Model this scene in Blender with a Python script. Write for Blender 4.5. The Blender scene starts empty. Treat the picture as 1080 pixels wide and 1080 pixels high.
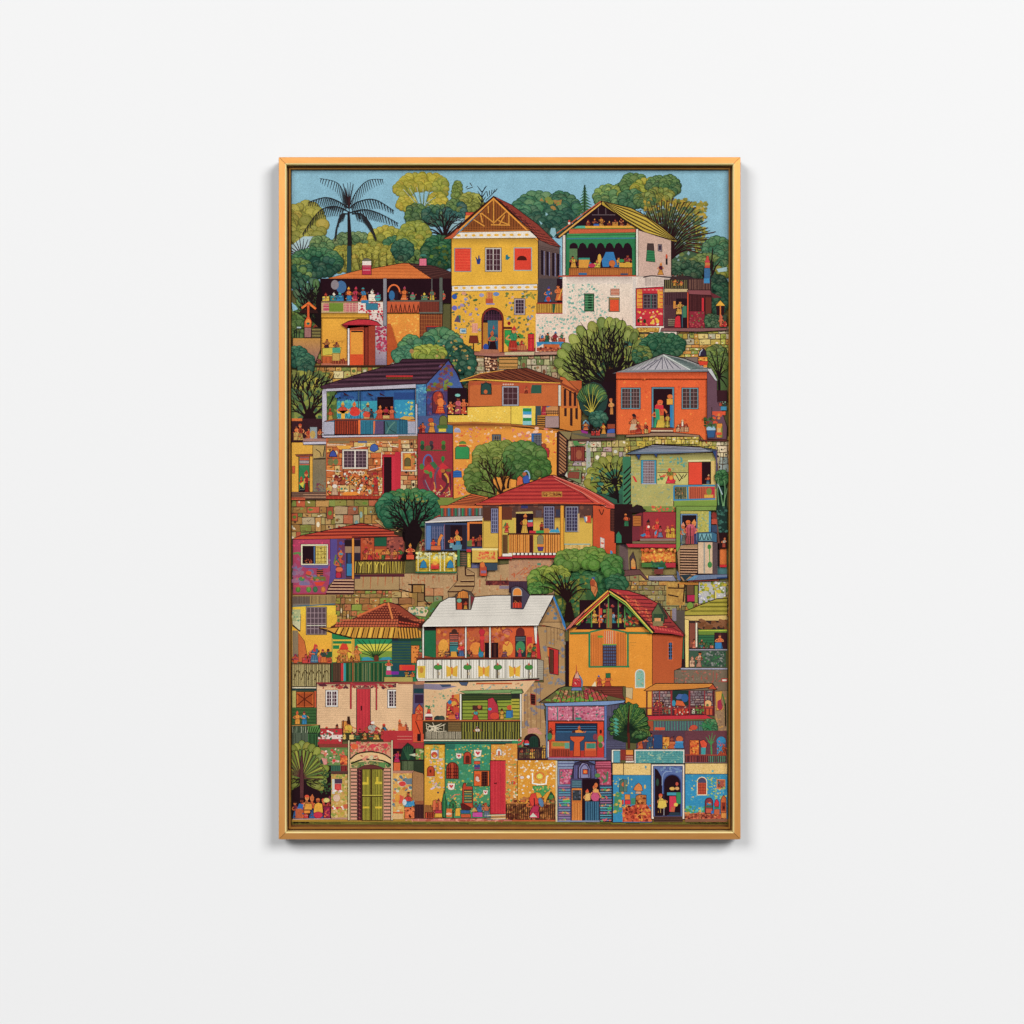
import bpy, math, random
import numpy as np

# ------------------------------------------------------------------ camera, world, lamps, exposure
S = 0.61 / 460.0                       # metres per photograph pixel, measured on the canvas plane
CAM_D = 3.2                            # camera distance from the canvas plane
sc = bpy.context.scene
cam_d = bpy.data.cameras.new('camera')
cam = bpy.data.objects.new('camera', cam_d)
sc.collection.objects.link(cam)
sc.camera = cam
Y_CANVAS = -0.018
Y_LIP = -0.034
cam.location = (0, Y_CANVAS - CAM_D, 0)
cam.rotation_euler = (math.pi / 2, 0, 0)
cam_d.sensor_width = 36
cam_d.lens = 36 * CAM_D / (1080 * S)
cam_d.clip_start = 0.05
cam_d.clip_end = 100
sc.view_settings.view_transform = 'Standard'
sc.view_settings.look = 'None'
sc.view_settings.exposure = 0
sc.view_settings.gamma = 1
sc.view_settings.use_curve_mapping = False

world = bpy.data.worlds.new('World')
sc.world = world
world.use_nodes = True
wn, wl = world.node_tree.nodes, world.node_tree.links
bg = wn['Background']
tc = wn.new('ShaderNodeTexCoord')
sx = wn.new('ShaderNodeSeparateXYZ')
wl.new(tc.outputs['Generated'], sx.inputs[0])
# a dim room with one broad pale patch (added for the gold rails to reflect) behind and a little left of the camera
def ramp01(sock, a, b):
    m = wn.new('ShaderNodeMapRange'); m.interpolation_type = 'SMOOTHSTEP'
    m.inputs[1].default_value = a; m.inputs[2].default_value = b
    wl.new(sock, m.inputs[0]); return m.outputs[0]
def mulw(p, q):
    m = wn.new('ShaderNodeMath'); m.operation = 'MULTIPLY'; wl.new(p, m.inputs[0]); wl.new(q, m.inputs[1]); return m.outputs[0]
f = mulw(mulw(ramp01(sx.outputs[0], -0.50, -0.38), ramp01(sx.outputs[0], 0.20, 0.08)),
         mulw(mulw(ramp01(sx.outputs[2], -0.60, -0.45), ramp01(sx.outputs[2], 0.42, 0.30)), ramp01(sx.outputs[1], -0.1, -0.3)))
st = wn.new('ShaderNodeMapRange'); st.inputs[3].default_value = 0.055; st.inputs[4].default_value = 0.62
wl.new(f, st.inputs[0]); wl.new(st.outputs[0], bg.inputs[1])
bg.inputs[0].default_value = (1, 1, 1, 1)

def area(name, loc, size, power, size_y=None):
    d = bpy.data.lights.new(name, 'AREA')
    d.shape = 'RECTANGLE'; d.size = size; d.size_y = size_y or size
    d.energy = power; d.color = (1.0, 1.0, 1.0)
    o = bpy.data.objects.new(name, d)
    sc.collection.objects.link(o)
    o.location = loc
    import mathutils
    o.rotation_euler = (mathutils.Vector((0, 0, -6.5)) - mathutils.Vector(loc)).to_track_quat('-Z', 'Y').to_euler()
    return o
area('softbox', (-7.2, -12.0, 6.0), 6.0, 1150)
area('softbox', (7.4, -12.0, 6.0), 6.0, 1700)

def lin(h):
    if len(h) == 3: h = h[0]*2 + h[1]*2 + h[2]*2
    out = []
    for i in (0, 2, 4):
        v = int(h[i:i+2], 16) / 255
        out.append(v/12.92 if v <= 0.04045 else ((v+0.055)/1.055)**2.4)
    return tuple(out) + (1.0,)

# ------------------------------------------------------------------ materials
def new_mat(name, rough=0.6, metal=0.0, col=(.8, .8, .8, 1), spec=0.5):
    m = bpy.data.materials.new(name); m.use_nodes = True
    b = m.node_tree.nodes['Principled BSDF']
    b.inputs['Roughness'].default_value = rough
    b.inputs['Metallic'].default_value = metal
    b.inputs['Base Color'].default_value = col
    b.inputs['Specular IOR Level'].default_value = spec
    return m, m.node_tree.nodes, m.node_tree.links, b

def noise(nodes, links, scale, detail=2, vec=None):
    n = nodes.new('ShaderNodeTexNoise')
    n.inputs['Scale'].default_value = scale; n.inputs['Detail'].default_value = detail
    if vec is None:
        t = nodes.new('ShaderNodeTexCoord'); vec = t.outputs['Object']
    links.new(vec, n.inputs['Vector'])
    return n

# painted plaster wall
M_WALL, n_, l_, b_ = new_mat('wall_paint', 0.9, 0, lin('f0f0f0'), 0.2)
w1 = noise(n_, l_, 160, 3); bp = n_.new('ShaderNodeBump'); bp.inputs['Strength'].default_value = 0.04
bp.inputs['Distance'].default_value = 0.001
l_.new(w1.outputs[0], bp.inputs['Height']); l_.new(bp.outputs[0], b_.inputs['Normal'])

# gold lacquered wood, fine grain running along each rail
def gold(name, c0, c1, stretch, rough, metal):
    m, n, l, b = new_mat(name, rough, metal)
    t = n.new('ShaderNodeTexCoord'); mp = n.new('ShaderNodeMapping')
    mp.inputs['Scale'].default_value = stretch
    l.new(t.outputs['Object'], mp.inputs[0])
    nz = noise(n, l, 40, 4, mp.outputs[0])
    r = n.new('ShaderNodeValToRGB')
    r.color_ramp.elements[0].position = 0.3; r.color_ramp.elements[1].position = 0.7
    r.color_ramp.elements[0].color = lin(c0); r.color_ramp.elements[1].color = lin(c1)
    l.new(nz.outputs[0], r.inputs[0]); l.new(r.outputs[0], b.inputs['Base Color'])
    bm_ = n.new('ShaderNodeBump'); bm_.inputs['Strength'].default_value = 0.05; bm_.inputs['Distance'].default_value = 0.0005
    l.new(nz.outputs[0], bm_.inputs['Height']); l.new(bm_.outputs[0], b.inputs['Normal'])
    return m
M_GOLD_H = gold('gold_rail_horizontal', 'd8964e', 'e0a058', (0.6, 8, 8), 0.45, 0.6)
M_GOLD_V = gold('gold_rail_upright', 'd8964e', 'e0a058', (8, 8, 0.6), 0.45, 0.6)
M_EDGE = gold('highlight_gold_edge', 'f8dc90', 'fce6a4', (1, 1, 1), 0.35, 0.1)  # pale colour paints in the bright highlight along the inner edge
M_TRAY = gold('bronze_tray', '7c4c1e', '8c5a28', (2, 2, 2), 0.45, 0.3)
M_RIB = gold('gold_bead', '9a6824', 'a8742c', (2, 2, 2), 0.4, 0.5)
M_MITRE, *_ = new_mat('mitre_shadow_gap', 0.8, 0, lin('4a2c10'))

# printed canvas: ink colour from the mesh, woven linen relief and a fine print grain
M_INK, n_, l_, b_ = new_mat('printed_ink', 0.75, 0, (.8, .8, .8, 1), 0.05)
at = n_.new('ShaderNodeAttribute'); at.attribute_name = 'ink'
t_ = n_.new('ShaderNodeTexCoord')
gn = noise(n_, l_, 1150, 2, t_.outputs['Object'])
g2 = noise(n_, l_, 45, 3, t_.outputs['Object'])
gr = n_.new('ShaderNodeMapRange'); gr.inputs[1].default_value = 0.3; gr.inputs[2].default_value = 0.7
gr.inputs[3].default_value = 0.74; gr.inputs[4].default_value = 1.22
l_.new(gn.outputs[0], gr.inputs[0])
g3 = n_.new('ShaderNodeMapRange'); g3.inputs[1].default_value = 0.3; g3.inputs[2].default_value = 0.7
g3.inputs[3].default_value = 0.92; g3.inputs[4].default_value = 1.06
l_.new(g2.outputs[0], g3.inputs[0])
mm = n_.new('ShaderNodeMath'); mm.operation = 'MULTIPLY'
l_.new(gr.outputs[0], mm.inputs[0]); l_.new(g3.outputs[0], mm.inputs[1])
mx = n_.new('ShaderNodeVectorMath'); mx.operation = 'SCALE'
l_.new(at.outputs['Color'], mx.inputs[0]); l_.new(mm.outputs[0], mx.inputs['Scale'])
l_.new(mx.outputs[0], b_.inputs['Base Color'])
wv = n_.new('ShaderNodeTexWave'); wv.inputs['Scale'].default_value = 260; wv.bands_direction = 'X'
wv2 = n_.new('ShaderNodeTexWave'); wv2.inputs['Scale'].default_value = 260; wv2.bands_direction = 'Z'
l_.new(t_.outputs['Object'], wv.inputs[0]); l_.new(t_.outputs['Object'], wv2.inputs[0])
ad = n_.new('ShaderNodeMath'); ad.operation = 'ADD'
l_.new(wv.outputs['Fac'], ad.inputs[0]); l_.new(wv2.outputs['Fac'], ad.inputs[1])
bp = n_.new('ShaderNodeBump'); bp.inputs['Strength'].default_value = 0.25; bp.inputs['Distance'].default_value = 0.0003
l_.new(ad.outputs[0], bp.inputs['Height']); l_.new(bp.outputs[0], b_.inputs['Normal'])
M_SIDE, *_ = new_mat('bounce_darkened_side', 0.7, 0, lin('5a5048'))  # outer sides darkened to keep gold bounce light off the wall
M_LINEN, *_ = new_mat('raw_canvas', 0.9, 0, lin('6a5a3a'))

def link(name, verts, faces, mat, parent=None, smooth=False):
    me = bpy.data.meshes.new(name); me.from_pydata(verts, [], faces); me.materials.append(mat); me.update()
    o = bpy.data.objects.new(name, me); sc.collection.objects.link(o)
    if parent: o.parent = parent
    return o

# ------------------------------------------------------------------ wall
WX = 3.0
wall = link('wall', [(-WX, 0, -WX), (WX, 0, -WX), (WX, 0, WX), (-WX, 0, WX),
                     (-WX, .12, -WX), (WX, .12, -WX), (WX, .12, WX), (-WX, .12, WX)],
            [(0, 1, 2, 3), (5, 4, 7, 6), (4, 5, 1, 0), (3, 2, 6, 7), (4, 0, 3, 7), (1, 5, 6, 2)], M_WALL)
wall['kind'] = 'structure'
wall['label'] = 'plain smooth white painted wall behind the framed canvas'
wall['category'] = 'wall'

# ------------------------------------------------------------------ framed canvas
pic = bpy.data.objects.new('framed_canvas', None); sc.collection.objects.link(pic)
pic.location = ((537.6-540)*S, 0, (540-525.5)*S)
pic['label'] = 'tall canvas print of a crowded painted hillside village in a thin gold floater frame'
pic['category'] = 'picture'
PX, PZ = pic.location.x, pic.location.z

def wp(px, py, y=Y_CANVAS):
    """photograph pixel to a point at depth y, in the picture's own space"""
    return ((px-540)*S - PX, y, (540-py)*S - PZ)

fr = link('floater_frame', [], [], M_TRAY, pic)
# profile across a rail: (inset from the outer edge in pixels, depth)
LIP = [(0, 0.0), (0, Y_LIP+0.0024), (0.4, Y_LIP+0.0012), (6.4, Y_LIP), (6.7, Y_LIP), (6.7, -0.006), (0.6, -0.006)]
EDGE = [(6.75, -0.006), (6.75, Y_LIP-0.0001), (7.1, Y_LIP-0.0002), (8.1, Y_LIP+0.0008), (8.1, -0.006)]
X0, X1, YT, YB = 295.0, 780.0, 167.3, 883.8
def corner(i, ins, y):
    xs = (X0+ins, X1-ins, X1-ins, X0+ins)[i]; ys = (YT+ins, YT+ins, YB-ins, YB-ins)[i]
    k = (CAM_D + (y - Y_CANVAS)) / CAM_D          # lip edges were measured on the photograph
    return ((xs-540)*S - PX, y, (540-ys)*S - PZ)
SIDE = ['gold top rail with pale inner edge', 'gold right rail, the darkest of the four', 'gold bottom rail with cream inner edge', 'gold left rail']
def rail(i, prof, mat, name, label):
    j = (i+1) % 4
    v = [corner(i, a, y) for a, y in prof] + [corner(j, a, y) for a, y in prof]
    # hairline mitre gap: pull each end back a touch along the rail
    g = 0.00035
    n = len(prof)
    ax = 0 if i in (0, 2) else 2
    sgn = 1 if (v[n][ax] > v[0][ax]) else -1
    v = [tuple(c + (sgn*g if q < n else -sgn*g if k == ax else 0) if k == ax else c for k, c in enumerate(p)) for q, p in enumerate(v)]
    f = [(k, (k+1) % n, n+(k+1) % n, n+k) for k in range(n)] + [tuple(range(n))[::-1], tuple(range(n, 2*n))]
    r = link(name, v, f, mat, fr)
    if name == 'frame_rail': r.data.materials.append(M_SIDE); r.data.polygons[0].material_index = 1
    r['label'] = label
for i in range(4):
    rail(i, LIP, M_GOLD_H if i in (0, 2) else M_GOLD_V, 'frame_rail', SIDE[i])
    rail(i, EDGE, M_EDGE, 'rail_edge', 'inner edge of the gold frame, its highlight painted in as pale gold')
# backing tray seen in the gap between rail and canvas
def ring(ins0, ins1, y0, y1, mat, name, back):
    v = []
    for ins in (ins0, ins1):
        for y in (y0, y1):
            v += [corner(i, ins, y) for i in range(4)]
    f = []
    for i in range(4):
        j = (i+1) % 4
        f += [(i, j, 8+j, 8+i), (4+i, 12+i, 12+j, 4+j), (i, 4+i, 4+j, j), (8+i, 8+j, 12+j, 12+i)]
    return link(name, v, f, mat, fr)
ring(8.15, 14.0, -0.002, -0.0145, M_TRAY, 'tray', 0)
ring(10.3, 11.7, -0.0147, -0.0225, M_RIB, 'inner_bead', 0)
# stretched canvas block
CX0, CX1, CY0, CY1 = 307.6, 768.4, 179.6, 869.6
cv = link('canvas', [], [], M_LINEN, pic)
cb = [wp(x, y, d) for d in (-0.009, Y_CANVAS+0.0004) for x, y in ((CX0, CY0), (CX1, CY0), (CX1, CY1), (CX0, CY1))]
cv.data.from_pydata(cb, [], [(0, 1, 2, 3), (7, 6, 5, 4), (0, 4, 5, 1), (1, 5, 6, 2), (2, 6, 7, 3), (3, 7, 4, 0)])
cv.data.update()
cv['label'] = 'stretched canvas printed with colourful hillside houses, trees and people'

# ------------------------------------------------------------------ the ink painter
# Printed shapes are laid over each other as sheets 6 micrometres apart; every printed motif is one mesh.
K = '2a1219'
DZ = 6e-6
BIN = 4.0
HG = np.zeros((int(700*BIN), int(470*BIN)), dtype=np.int32)
_cur = None
_ox, _oy, _s = 300.0, 175.0, 1/9
_clip = [(CX0, CY0, CX1, CY1)]
R_ = random.Random(5)
_items = []
_emits = []

def item(name, label):
    global _cur
    _cur = dict(name=name, label=label, v=[], f=[], c=[])
    _items.append(_cur)
def T(c, r):
    global _ox, _oy
    _ox, _oy = 300 + 120*c, 175 + 120*r
def push(x0, y0, x1, y1):
    a, b, c, d = _ox+x0*_s, _oy+y0*_s, _ox+x1*_s, _oy+y1*_s
    o = _clip[-1]
    _clip.append((max(a, o[0]), max(b, o[1]), min(c, o[2]), min(d, o[3])))
def pop(): _clip.pop()

def _cl(p, ax, lim, keep_less):
    out = []
    for i in range(len(p)):
        a, b = p[i-1], p[i]
        ia = a[ax] <= lim if keep_less else a[ax] >= lim
        ib = b[ax] <= lim if keep_less else b[ax] >= lim
        if ia != ib:
            t = (lim-a[ax])/(b[ax]-a[ax])
            out.append(tuple(a[k]+(b[k]-a[k])*t for k in range(len(a))))
        if ib: out.append(b)
    return out

def _spans(p):
    """bin rows a polygon touches, each with its horizontal extent"""
    P_ = [((q[0]-305)*BIN, (q[1]-177)*BIN) for q in p]
    r0 = int(min(q[1] for q in P_)); r1 = int(max(q[1] for q in P_))
    lo = [1e9]*(r1-r0+1); hi = [-1e9]*(r1-r0+1)
    for i in range(len(P_)):
        (xa, ya), (xb, yb) = P_[i-1], P_[i]
        if ya > yb: xa, ya, xb, yb = xb, yb, xa, ya
        d = (xb-xa)/(yb-ya) if yb > ya else 0
        for r in range(int(ya), int(yb)+1):
            if yb > ya:
                u = xa+d*(max(r, ya)-ya); v = xa+d*(min(r+1, yb)-ya)
            else: u, v = xa, xb
            if u > v: u, v = v, u
            k = r-r0
            if u < lo[k]: lo[k] = u
            if v > hi[k]: hi[k] = v
    return [(r0+k, int(lo[k]), int(hi[k])+1) for k in range(len(lo)) if hi[k] >= lo[k]]

def _emit(polys):
    """polys: list of (pixel points with rgb) that share one layer"""
    x0, y0, x1, y1 = _clip[-1]
    keep = []
    for p in polys:
        if min(q[0] for q in p) < x0 or max(q[0] for q in p) > x1 or min(q[1] for q in p) < y0 or max(q[1] for q in p) > y1:
            for ax, lim, less in ((0, x0, False), (0, x1, True), (1, y0, False), (1, y1, True)):
                p = _cl(p, ax, lim, less)
                if len(p) < 3: break
        if len(p) >= 3: keep.append(p)
    if not keep: return
    _emits.append((_cur, keep, [q for p in keep for q in _spans(p)]))

def settle():
    """give every printed shape the lowest sheet that still leaves it in front wherever it is the last ink laid down"""
    top = np.full(HG.shape, -1, dtype=np.int32)
    for k, (it, keep, sp) in enumerate(_emits):
        for r, a, b in sp: top[r, a:b] = k
    for k, (it, keep, sp) in enumerate(_emits):
        y0 = min(q[0] for q in sp)-1; y1 = max(q[0] for q in sp)+2
        x0 = min(q[1] for q in sp)-1; x1 = max(q[2] for q in sp)+1
        w = top[y0:y1, x0:x1] == k
        if not w.any(): continue
        d = w.copy()
        d[1:] |= w[:-1]; d[:-1] |= w[1:]
        e = d.copy()
        e[:, 1:] |= d[:, :-1]; e[:, :-1] |= d[:, 1:]
        cov = np.zeros(w.shape, dtype=bool)
        for r, a, b in sp: cov[r-y0, a-x0:b-x0] = True
        hw = HG[y0:y1, x0:x1]
        h = int(hw[e & cov].max())+1
        np.maximum(hw, h, out=hw, where=cov)
        y = Y_CANVAS - h*DZ
        V, F, C = it['v'], it['f'], it['c']
        for p in keep:
            n = len(V)
            ar = sum(p[i-1][0]*p[i][1]-p[i][0]*p[i-1][1] for i in range(len(p)))
            if ar > 0: p = p[::-1]        # image y runs down: keep faces towards the viewer
            V += [wp(q[0], q[1], y) for q in p]
            F.append(tuple(range(n, n+len(p)))); C += [q[2:5] for q in p]

_lc = {}
def col(h):
    if h not in _lc:                    # printer's inks are a little duller and warmer than the swatches
        c = lin(h)[:3]; g = .3*c[0]+.6*c[1]+.1*c[2]
        _lc[h] = tuple(max(0, g+(v-g)*.92)*k for v, k in zip(c, (.96, .92, .87)))
    return _lc[h]
def mix(a, b, t):
    if len(a) == 3: a = a[0]*2+a[1]*2+a[2]*2
    if len(b) == 3: b = b[0]*2+b[1]*2+b[2]*2
    return ''.join('%02x' % max(0, min(255, int(int(a[i:i+2], 16)*(1-t)+int(b[i:i+2], 16)*t))) for i in (0, 2, 4))
def dark(a, t=.35): return mix(a, '150c10', t)
def lite(a, t=.3): return mix(a, 'fff0c0', t)
def vary(a, t=.12): return mix(a, R_.choice(('180a10', 'ffe8a0', 'c04020', '305040')), R_.random()*t)

def _pt(x, y, c): return (_ox+x*_s, _oy+y*_s) + c
def P(c, *a, o=0, oc=K, c2=None):
    """filled polygon in tile units; c2 = colour of the lowest points (a printed blend)"""
    pts = list(zip(a[::2], a[1::2]))
    ca = col(c)
    if c2:
        cb_ = col(c2); ys = [p[1] for p in pts]; m0, m1 = min(ys), max(ys)
        _emit([[_pt(x, y, tuple(ca[k]+(cb_[k]-ca[k])*(y-m0)/(m1-m0+1e-6) for k in range(3))) for x, y in pts]])
    else:
        _emit([[_pt(x, y, ca) for x, y in pts]])
    if o: L(oc, o, *(list(a)+list(a[:4])), closed=True)
def R(c, x0, y0, x1, y1, o=0, oc=K, c2=None): P(c, x0, y0, x1, y0, x1, y1, x0, y1, o=o, oc=oc, c2=c2)
def L(c, w, *a, w2=None, closed=False):
    """stroke along points, optional taper from w to w2"""
    p = list(zip(a[::2], a[1::2]))
    if w <= 9 and int(c[:2], 16) < 0x5c: w *= 1.55; w2 = w2 and w2*1.5
    if closed: p = p[:-1]
    q = [p[0]]
    for t in p[1:]:
        if abs(t[0]-q[-1][0])+abs(t[1]-q[-1][1]) > .5: q.append(t)
    p = q
    if len(p) < 2: return
    n = len(p); w2 = w if w2 is None else w2
    cc = col(c); lr = []
    for i in range(n):
        if closed and i in (0, n-1): a_, b_ = p[n-2], p[1]
        else: a_, b_ = p[max(0, i-1)], p[min(n-1, i+1)]
        m_ = p[i]
        d1 = (m_[0]-a_[0], m_[1]-a_[1]); d2 = (b_[0]-m_[0], b_[1]-m_[1])
        l1 = math.hypot(*d1) or 1; l2 = math.hypot(*d2) or 1
        if l1 == 1 and d1 == (0, 0): d1, l1 = d2, l2
        if d2 == (0, 0): d2, l2 = d1, l1
        tx, ty = d1[0]/l1+d2[0]/l2, d1[1]/l1+d2[1]/l2
        tl = math.hypot(tx, ty) or 1
        k = min(1.8, 1/max(.3, tl/2))
        nx, ny = -ty/tl*k, tx/tl*k
        h = (w+(w2-w)*i/(n-1))/2
        lr.append(((m_[0]+nx*h, m_[1]+ny*h), (m_[0]-nx*h, m_[1]-ny*h)))
    quads = ([[_pt(*lr[i][0], cc), _pt(*lr[i+1][0], cc), _pt(*lr[i+1][1], cc), _pt(*lr[i][1], cc)] for i in range(n-1)])
    if _group is not None: _group.extend(quads)
    else: _emit(quads)
def curve(pts, n=8):
    """Catmull-Rom through flat list"""
    p = list(zip(pts[::2], pts[1::2])); p = [p[0]]+p+[p[-1]]; out = []
    for i in range(1, len(p)-2):
        for k in range(n):
            t = k/n; a, b, c, d = p[i-1:i+3]
            out += [0.5*(2*b[j]+(c[j]-a[j])*t+(2*a[j]-5*b[j]+4*c[j]-d[j])*t*t+(3*b[j]-a[j]-3*c[j]+d[j])*t**3) for j in (0, 1)]
    return out + list(p[-1])
def C(c, w, *a, w2=None):
    if len(a) == 6 and w >= 16 and w2 and int(c[:2], 16) < 0x30:      # a bare limb: bend it and let twigs leave it
        x0, y0, x1, y1, x2, y2 = a
        d = math.hypot(x2-x0, y2-y0); nx, ny = -(y2-y0)/d, (x2-x0)/d; k = R_.uniform(-.09, .09)*d
        x1 += nx*k; y1 += ny*k
        t = math.atan2(y2-y1, x2-x1)
        for q, sg in ((.15, 1), (.45, -1), (.7, 1)):
            bx, by = x1+(x2-x1)*q, y1+(y2-y1)*q; b = t+sg*R_.uniform(.4, .75); r = d*R_.uniform(.13, .22)
            L(c, w2+1, bx, by, bx+r*math.cos(b), by+r*math.sin(b), bx+r*1.8*math.cos((b+t)/2), by+r*1.8*math.sin((b+t)/2), w2=3)
        q = curve((x0, y0, x1, y1, x2, y2), 5)
        L(c, w*.8, *q, w2=w2)
        return
    L(c, w, *curve(a, 5), w2=w2)
def E(c, cx, cy, rx, ry=None, o=0, n=12, rot=0, a0=0, a1=360, oc=K):
    ry = ry or rx
    full = a1-a0 >= 360
    m = n if full else n+1
    pts = []
    for i in range(m):
        t = math.radians(a0+(a1-a0)*i/n)
        x, y = rx*math.cos(t), ry*math.sin(t)
        pts += [cx+x*math.cos(rot)-y*math.sin(rot), cy+x*math.sin(rot)+y*math.cos(rot)]
    if o: E(oc, cx, cy, rx+o, ry+o, n=n, rot=rot, a0=a0, a1=a1)
    P(c, *pts)
def arc(c, w, cx, cy, rx, ry, a0=180, a1=360, n=10):
    L(c, w, *[v for i in range(n+1) for v in (cx+rx*math.cos(math.radians(a0+(a1-a0)*i/n)), cy+ry*math.sin(math.radians(a0+(a1-a0)*i/n)))])
def arch(c, x0, y0, x1, y1, o=0, oc=K):
    r = (x1-x0)/2; pts = [x0, y1]
    for i in range(9):
        t = math.pi+math.pi*i/8
        pts += [x0+r+r*math.cos(t), y0+r+r*math.sin(t)]
    P(c, *pts, x1, y1, o=o, oc=oc)
def hatch(c, w, ax0, ay0, ax1, ay1, bx0, by0, bx1, by1, n, t0=0, t1=1, jit=0):
    """n lines joining the edge a (a0-a1) to the edge b (b0-b1)"""
    for i in range(n):
        t = t0+(t1-t0)*(i+.5)/n+R_.uniform(-jit, jit)/n
        L(c, w, ax0+(ax1-ax0)*t, ay0+(ay1-ay0)*t, bx0+(bx1-bx0)*t, by0+(by1-by0)*t)
_group = None
def grouped(f, *a, **k):
    global _group
    _group = []
    f(*a, **k)
    g, _group = _group, None
    if g: _emit(g)
def vl(c, w, x0, y0, x1, y1, n, jit=.15):
    w = min(w, (x1-x0)/n*.62); grouped(hatch, c, w, x0, y0, x1, y0, x0, y1, x1, y1, n, jit=jit)
def hl(c, w, x0, y0, x1, y1, n, jit=.1):
    w = min(w, (y1-y0)/n*.62); grouped(hatch, c, w, x0, y0, x0, y1, x1, y0, x1, y1, n, jit=jit)
def win(x0, y0, x1, y1, nx, ny, fr='b8b4bc', gl='4a3a44', bar='a89ca0', fw=9, bw=4, mid=True):
    R(fr, x0, y0, x1, y1, o=3); R(gl, x0+fw, y0+fw, x1-fw, y1-fw)
    for i in range(1, nx):
        x = x0+fw+(x1-x0-2*fw)*i/nx
        L(fr if (mid and 2*i == nx) else bar, bw*1.8 if (mid and 2*i == nx) else bw, x, y0+fw, x, y1-fw)
    for i in range(1, ny):
        y = y0+fw+(y1-y0-2*fw)*i/ny
        L(bar, bw, x0+fw, y, x1-fw, y)
def dabs(cols, x0, y0, x1, y1, n, r0, r1, asp=1.6):
    for _ in range(int(n*1.35)):
        x, y = R_.uniform(x0, x1), R_.uniform(y0, y1); r = R_.uniform(r0, r1)*.8; k = R_.randint(3, 6); a = R_.uniform(0, 6)
        E(R_.choice(cols), x, y, r*R_.uniform(1, asp), r, n=k, rot=a if k < 5 else R_.uniform(-.5, .5))
def stones(x0, y0, x1, y1, rh, cols, joint='4a3826', wr=(.8, 2.3), gap=6, fleck=None):
    """rubble masonry: uneven blocks, some two courses high, dark joints, chips and inked hatching"""
    R(joint, x0, y0, x1, y1)
    push(x0, y0, x1, y1)
    y = y0; tall = []
    while y < y1:
        h = rh*R_.uniform(.6, 1.35); x = x0-R_.uniform(0, rh)
        while x < x1:
            w = rh*R_.uniform(*wr); c = vary(R_.choice(cols), .22)
            if R_.random() < .12: tall.append((x, y, w*.6, h*2))
            g = gap/2; j = lambda: R_.uniform(-.09, .09)*h
            if w > gap*2 and h > gap*2:
                P(c, x+g+j(), y+g+abs(j()), x+w*.5, y+g+j()*.6, x+w-g+j()*.5, y+g+abs(j()), x+w-g, y+h-g+j()*.7, x+w*.45, y+h-g, x+g, y+h-g+j()*.7)
                L(lite(c, .25), 3, x+g*2, y+h*.3, x+w*.5, y+h*.25)
                for _ in range(2):
                    if R_.random() < .5: E(vary(R_.choice(fleck or cols), .3), x+w*R_.uniform(.25, .75), y+h*R_.uniform(.3, .7), w*R_.uniform(.06, .2), h*R_.uniform(.08, .22), n=R_.randint(4, 7), rot=R_.uniform(-.6, .6))
                if R_.random() < .5: a = x+w*R_.uniform(.1, .6); C(joint, 3, a, y+h*R_.uniform(.3, .8), a+w*.12, y+h*R_.uniform(.4, .9), a+w*.3, y+h*R_.uniform(.3, .8))
            x += w
        y += h
    for x, y, w, h in tall:
        c = vary(R_.choice(cols), .2); P(c, x, y+4, x+w, y, x+w*.96, y+h, x+4, y+h*.97, o=4, oc=joint)
        E(vary(R_.choice(fleck or cols), .2), x+w*.5, y+h*.5, w*.28, h*.2, n=7, o=2, oc=joint)
    pop()
FOL = ['2f5f42', '3c7048', '55823f', '6f9044', '3f7550']
def eave(c, x0, y0, x1, y1, t=.4): R(dark(c, t), x0, y0, x1, y1, c2=c)
def lobe(c, x, y, r, o=3.2, oc='142a20', hi=True):
    oc = mix(oc, c, .12)
    E(dark(c, .22), x, y, r, r*.92, o=o, oc=oc, n=11)
    E(c, x-r*.05, y-r*.14, r*.9, r*.78, n=10)
    if hi:
        E(lite(c, .1), x-r*.1, y-r*.3, r*.6, r*.46, n=8)
        for _ in range(4):
            a = R_.uniform(0, 6.28); d = r*R_.uniform(.2, .8)
            L(oc, 3, x+d*math.cos(a), y+d*math.sin(a), x+d*math.cos(a)+R_.uniform(-6, 6), y+d*math.sin(a)+6)
def bush(cx, cy, rx, ry, cols, r=34, n=26, low=None, oc='142a20'):
    """crown of overlapping leaf clumps, back ones first"""
    L_ = []
    for _ in range(n):
        a = R_.uniform(0, 6.28); d = math.sqrt(R_.random())
        L_.append((cy+ry*d*math.sin(a)*.9, cx+rx*d*math.cos(a)*.95))
    m = max(8, int((rx+ry)*3.1/r/1.15))
    for i in range(m):
        a = 6.28*i/m
        L_.append((cy+ry*.88*math.sin(a), cx+rx*.9*math.cos(a)))
    E(cols[0], cx, cy, rx*.93, ry*.9, n=16)
    for y, x in sorted(L_):
        t = (y-cy+ry)/(2*ry)
        c = cols[min(len(cols)-1, max(0, int((1-t)*len(cols)+R_.uniform(-.9, .9))))]
        lobe(vary(c, .12), x, y, r*R_.uniform(.75, 1.2), oc=oc)
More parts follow.
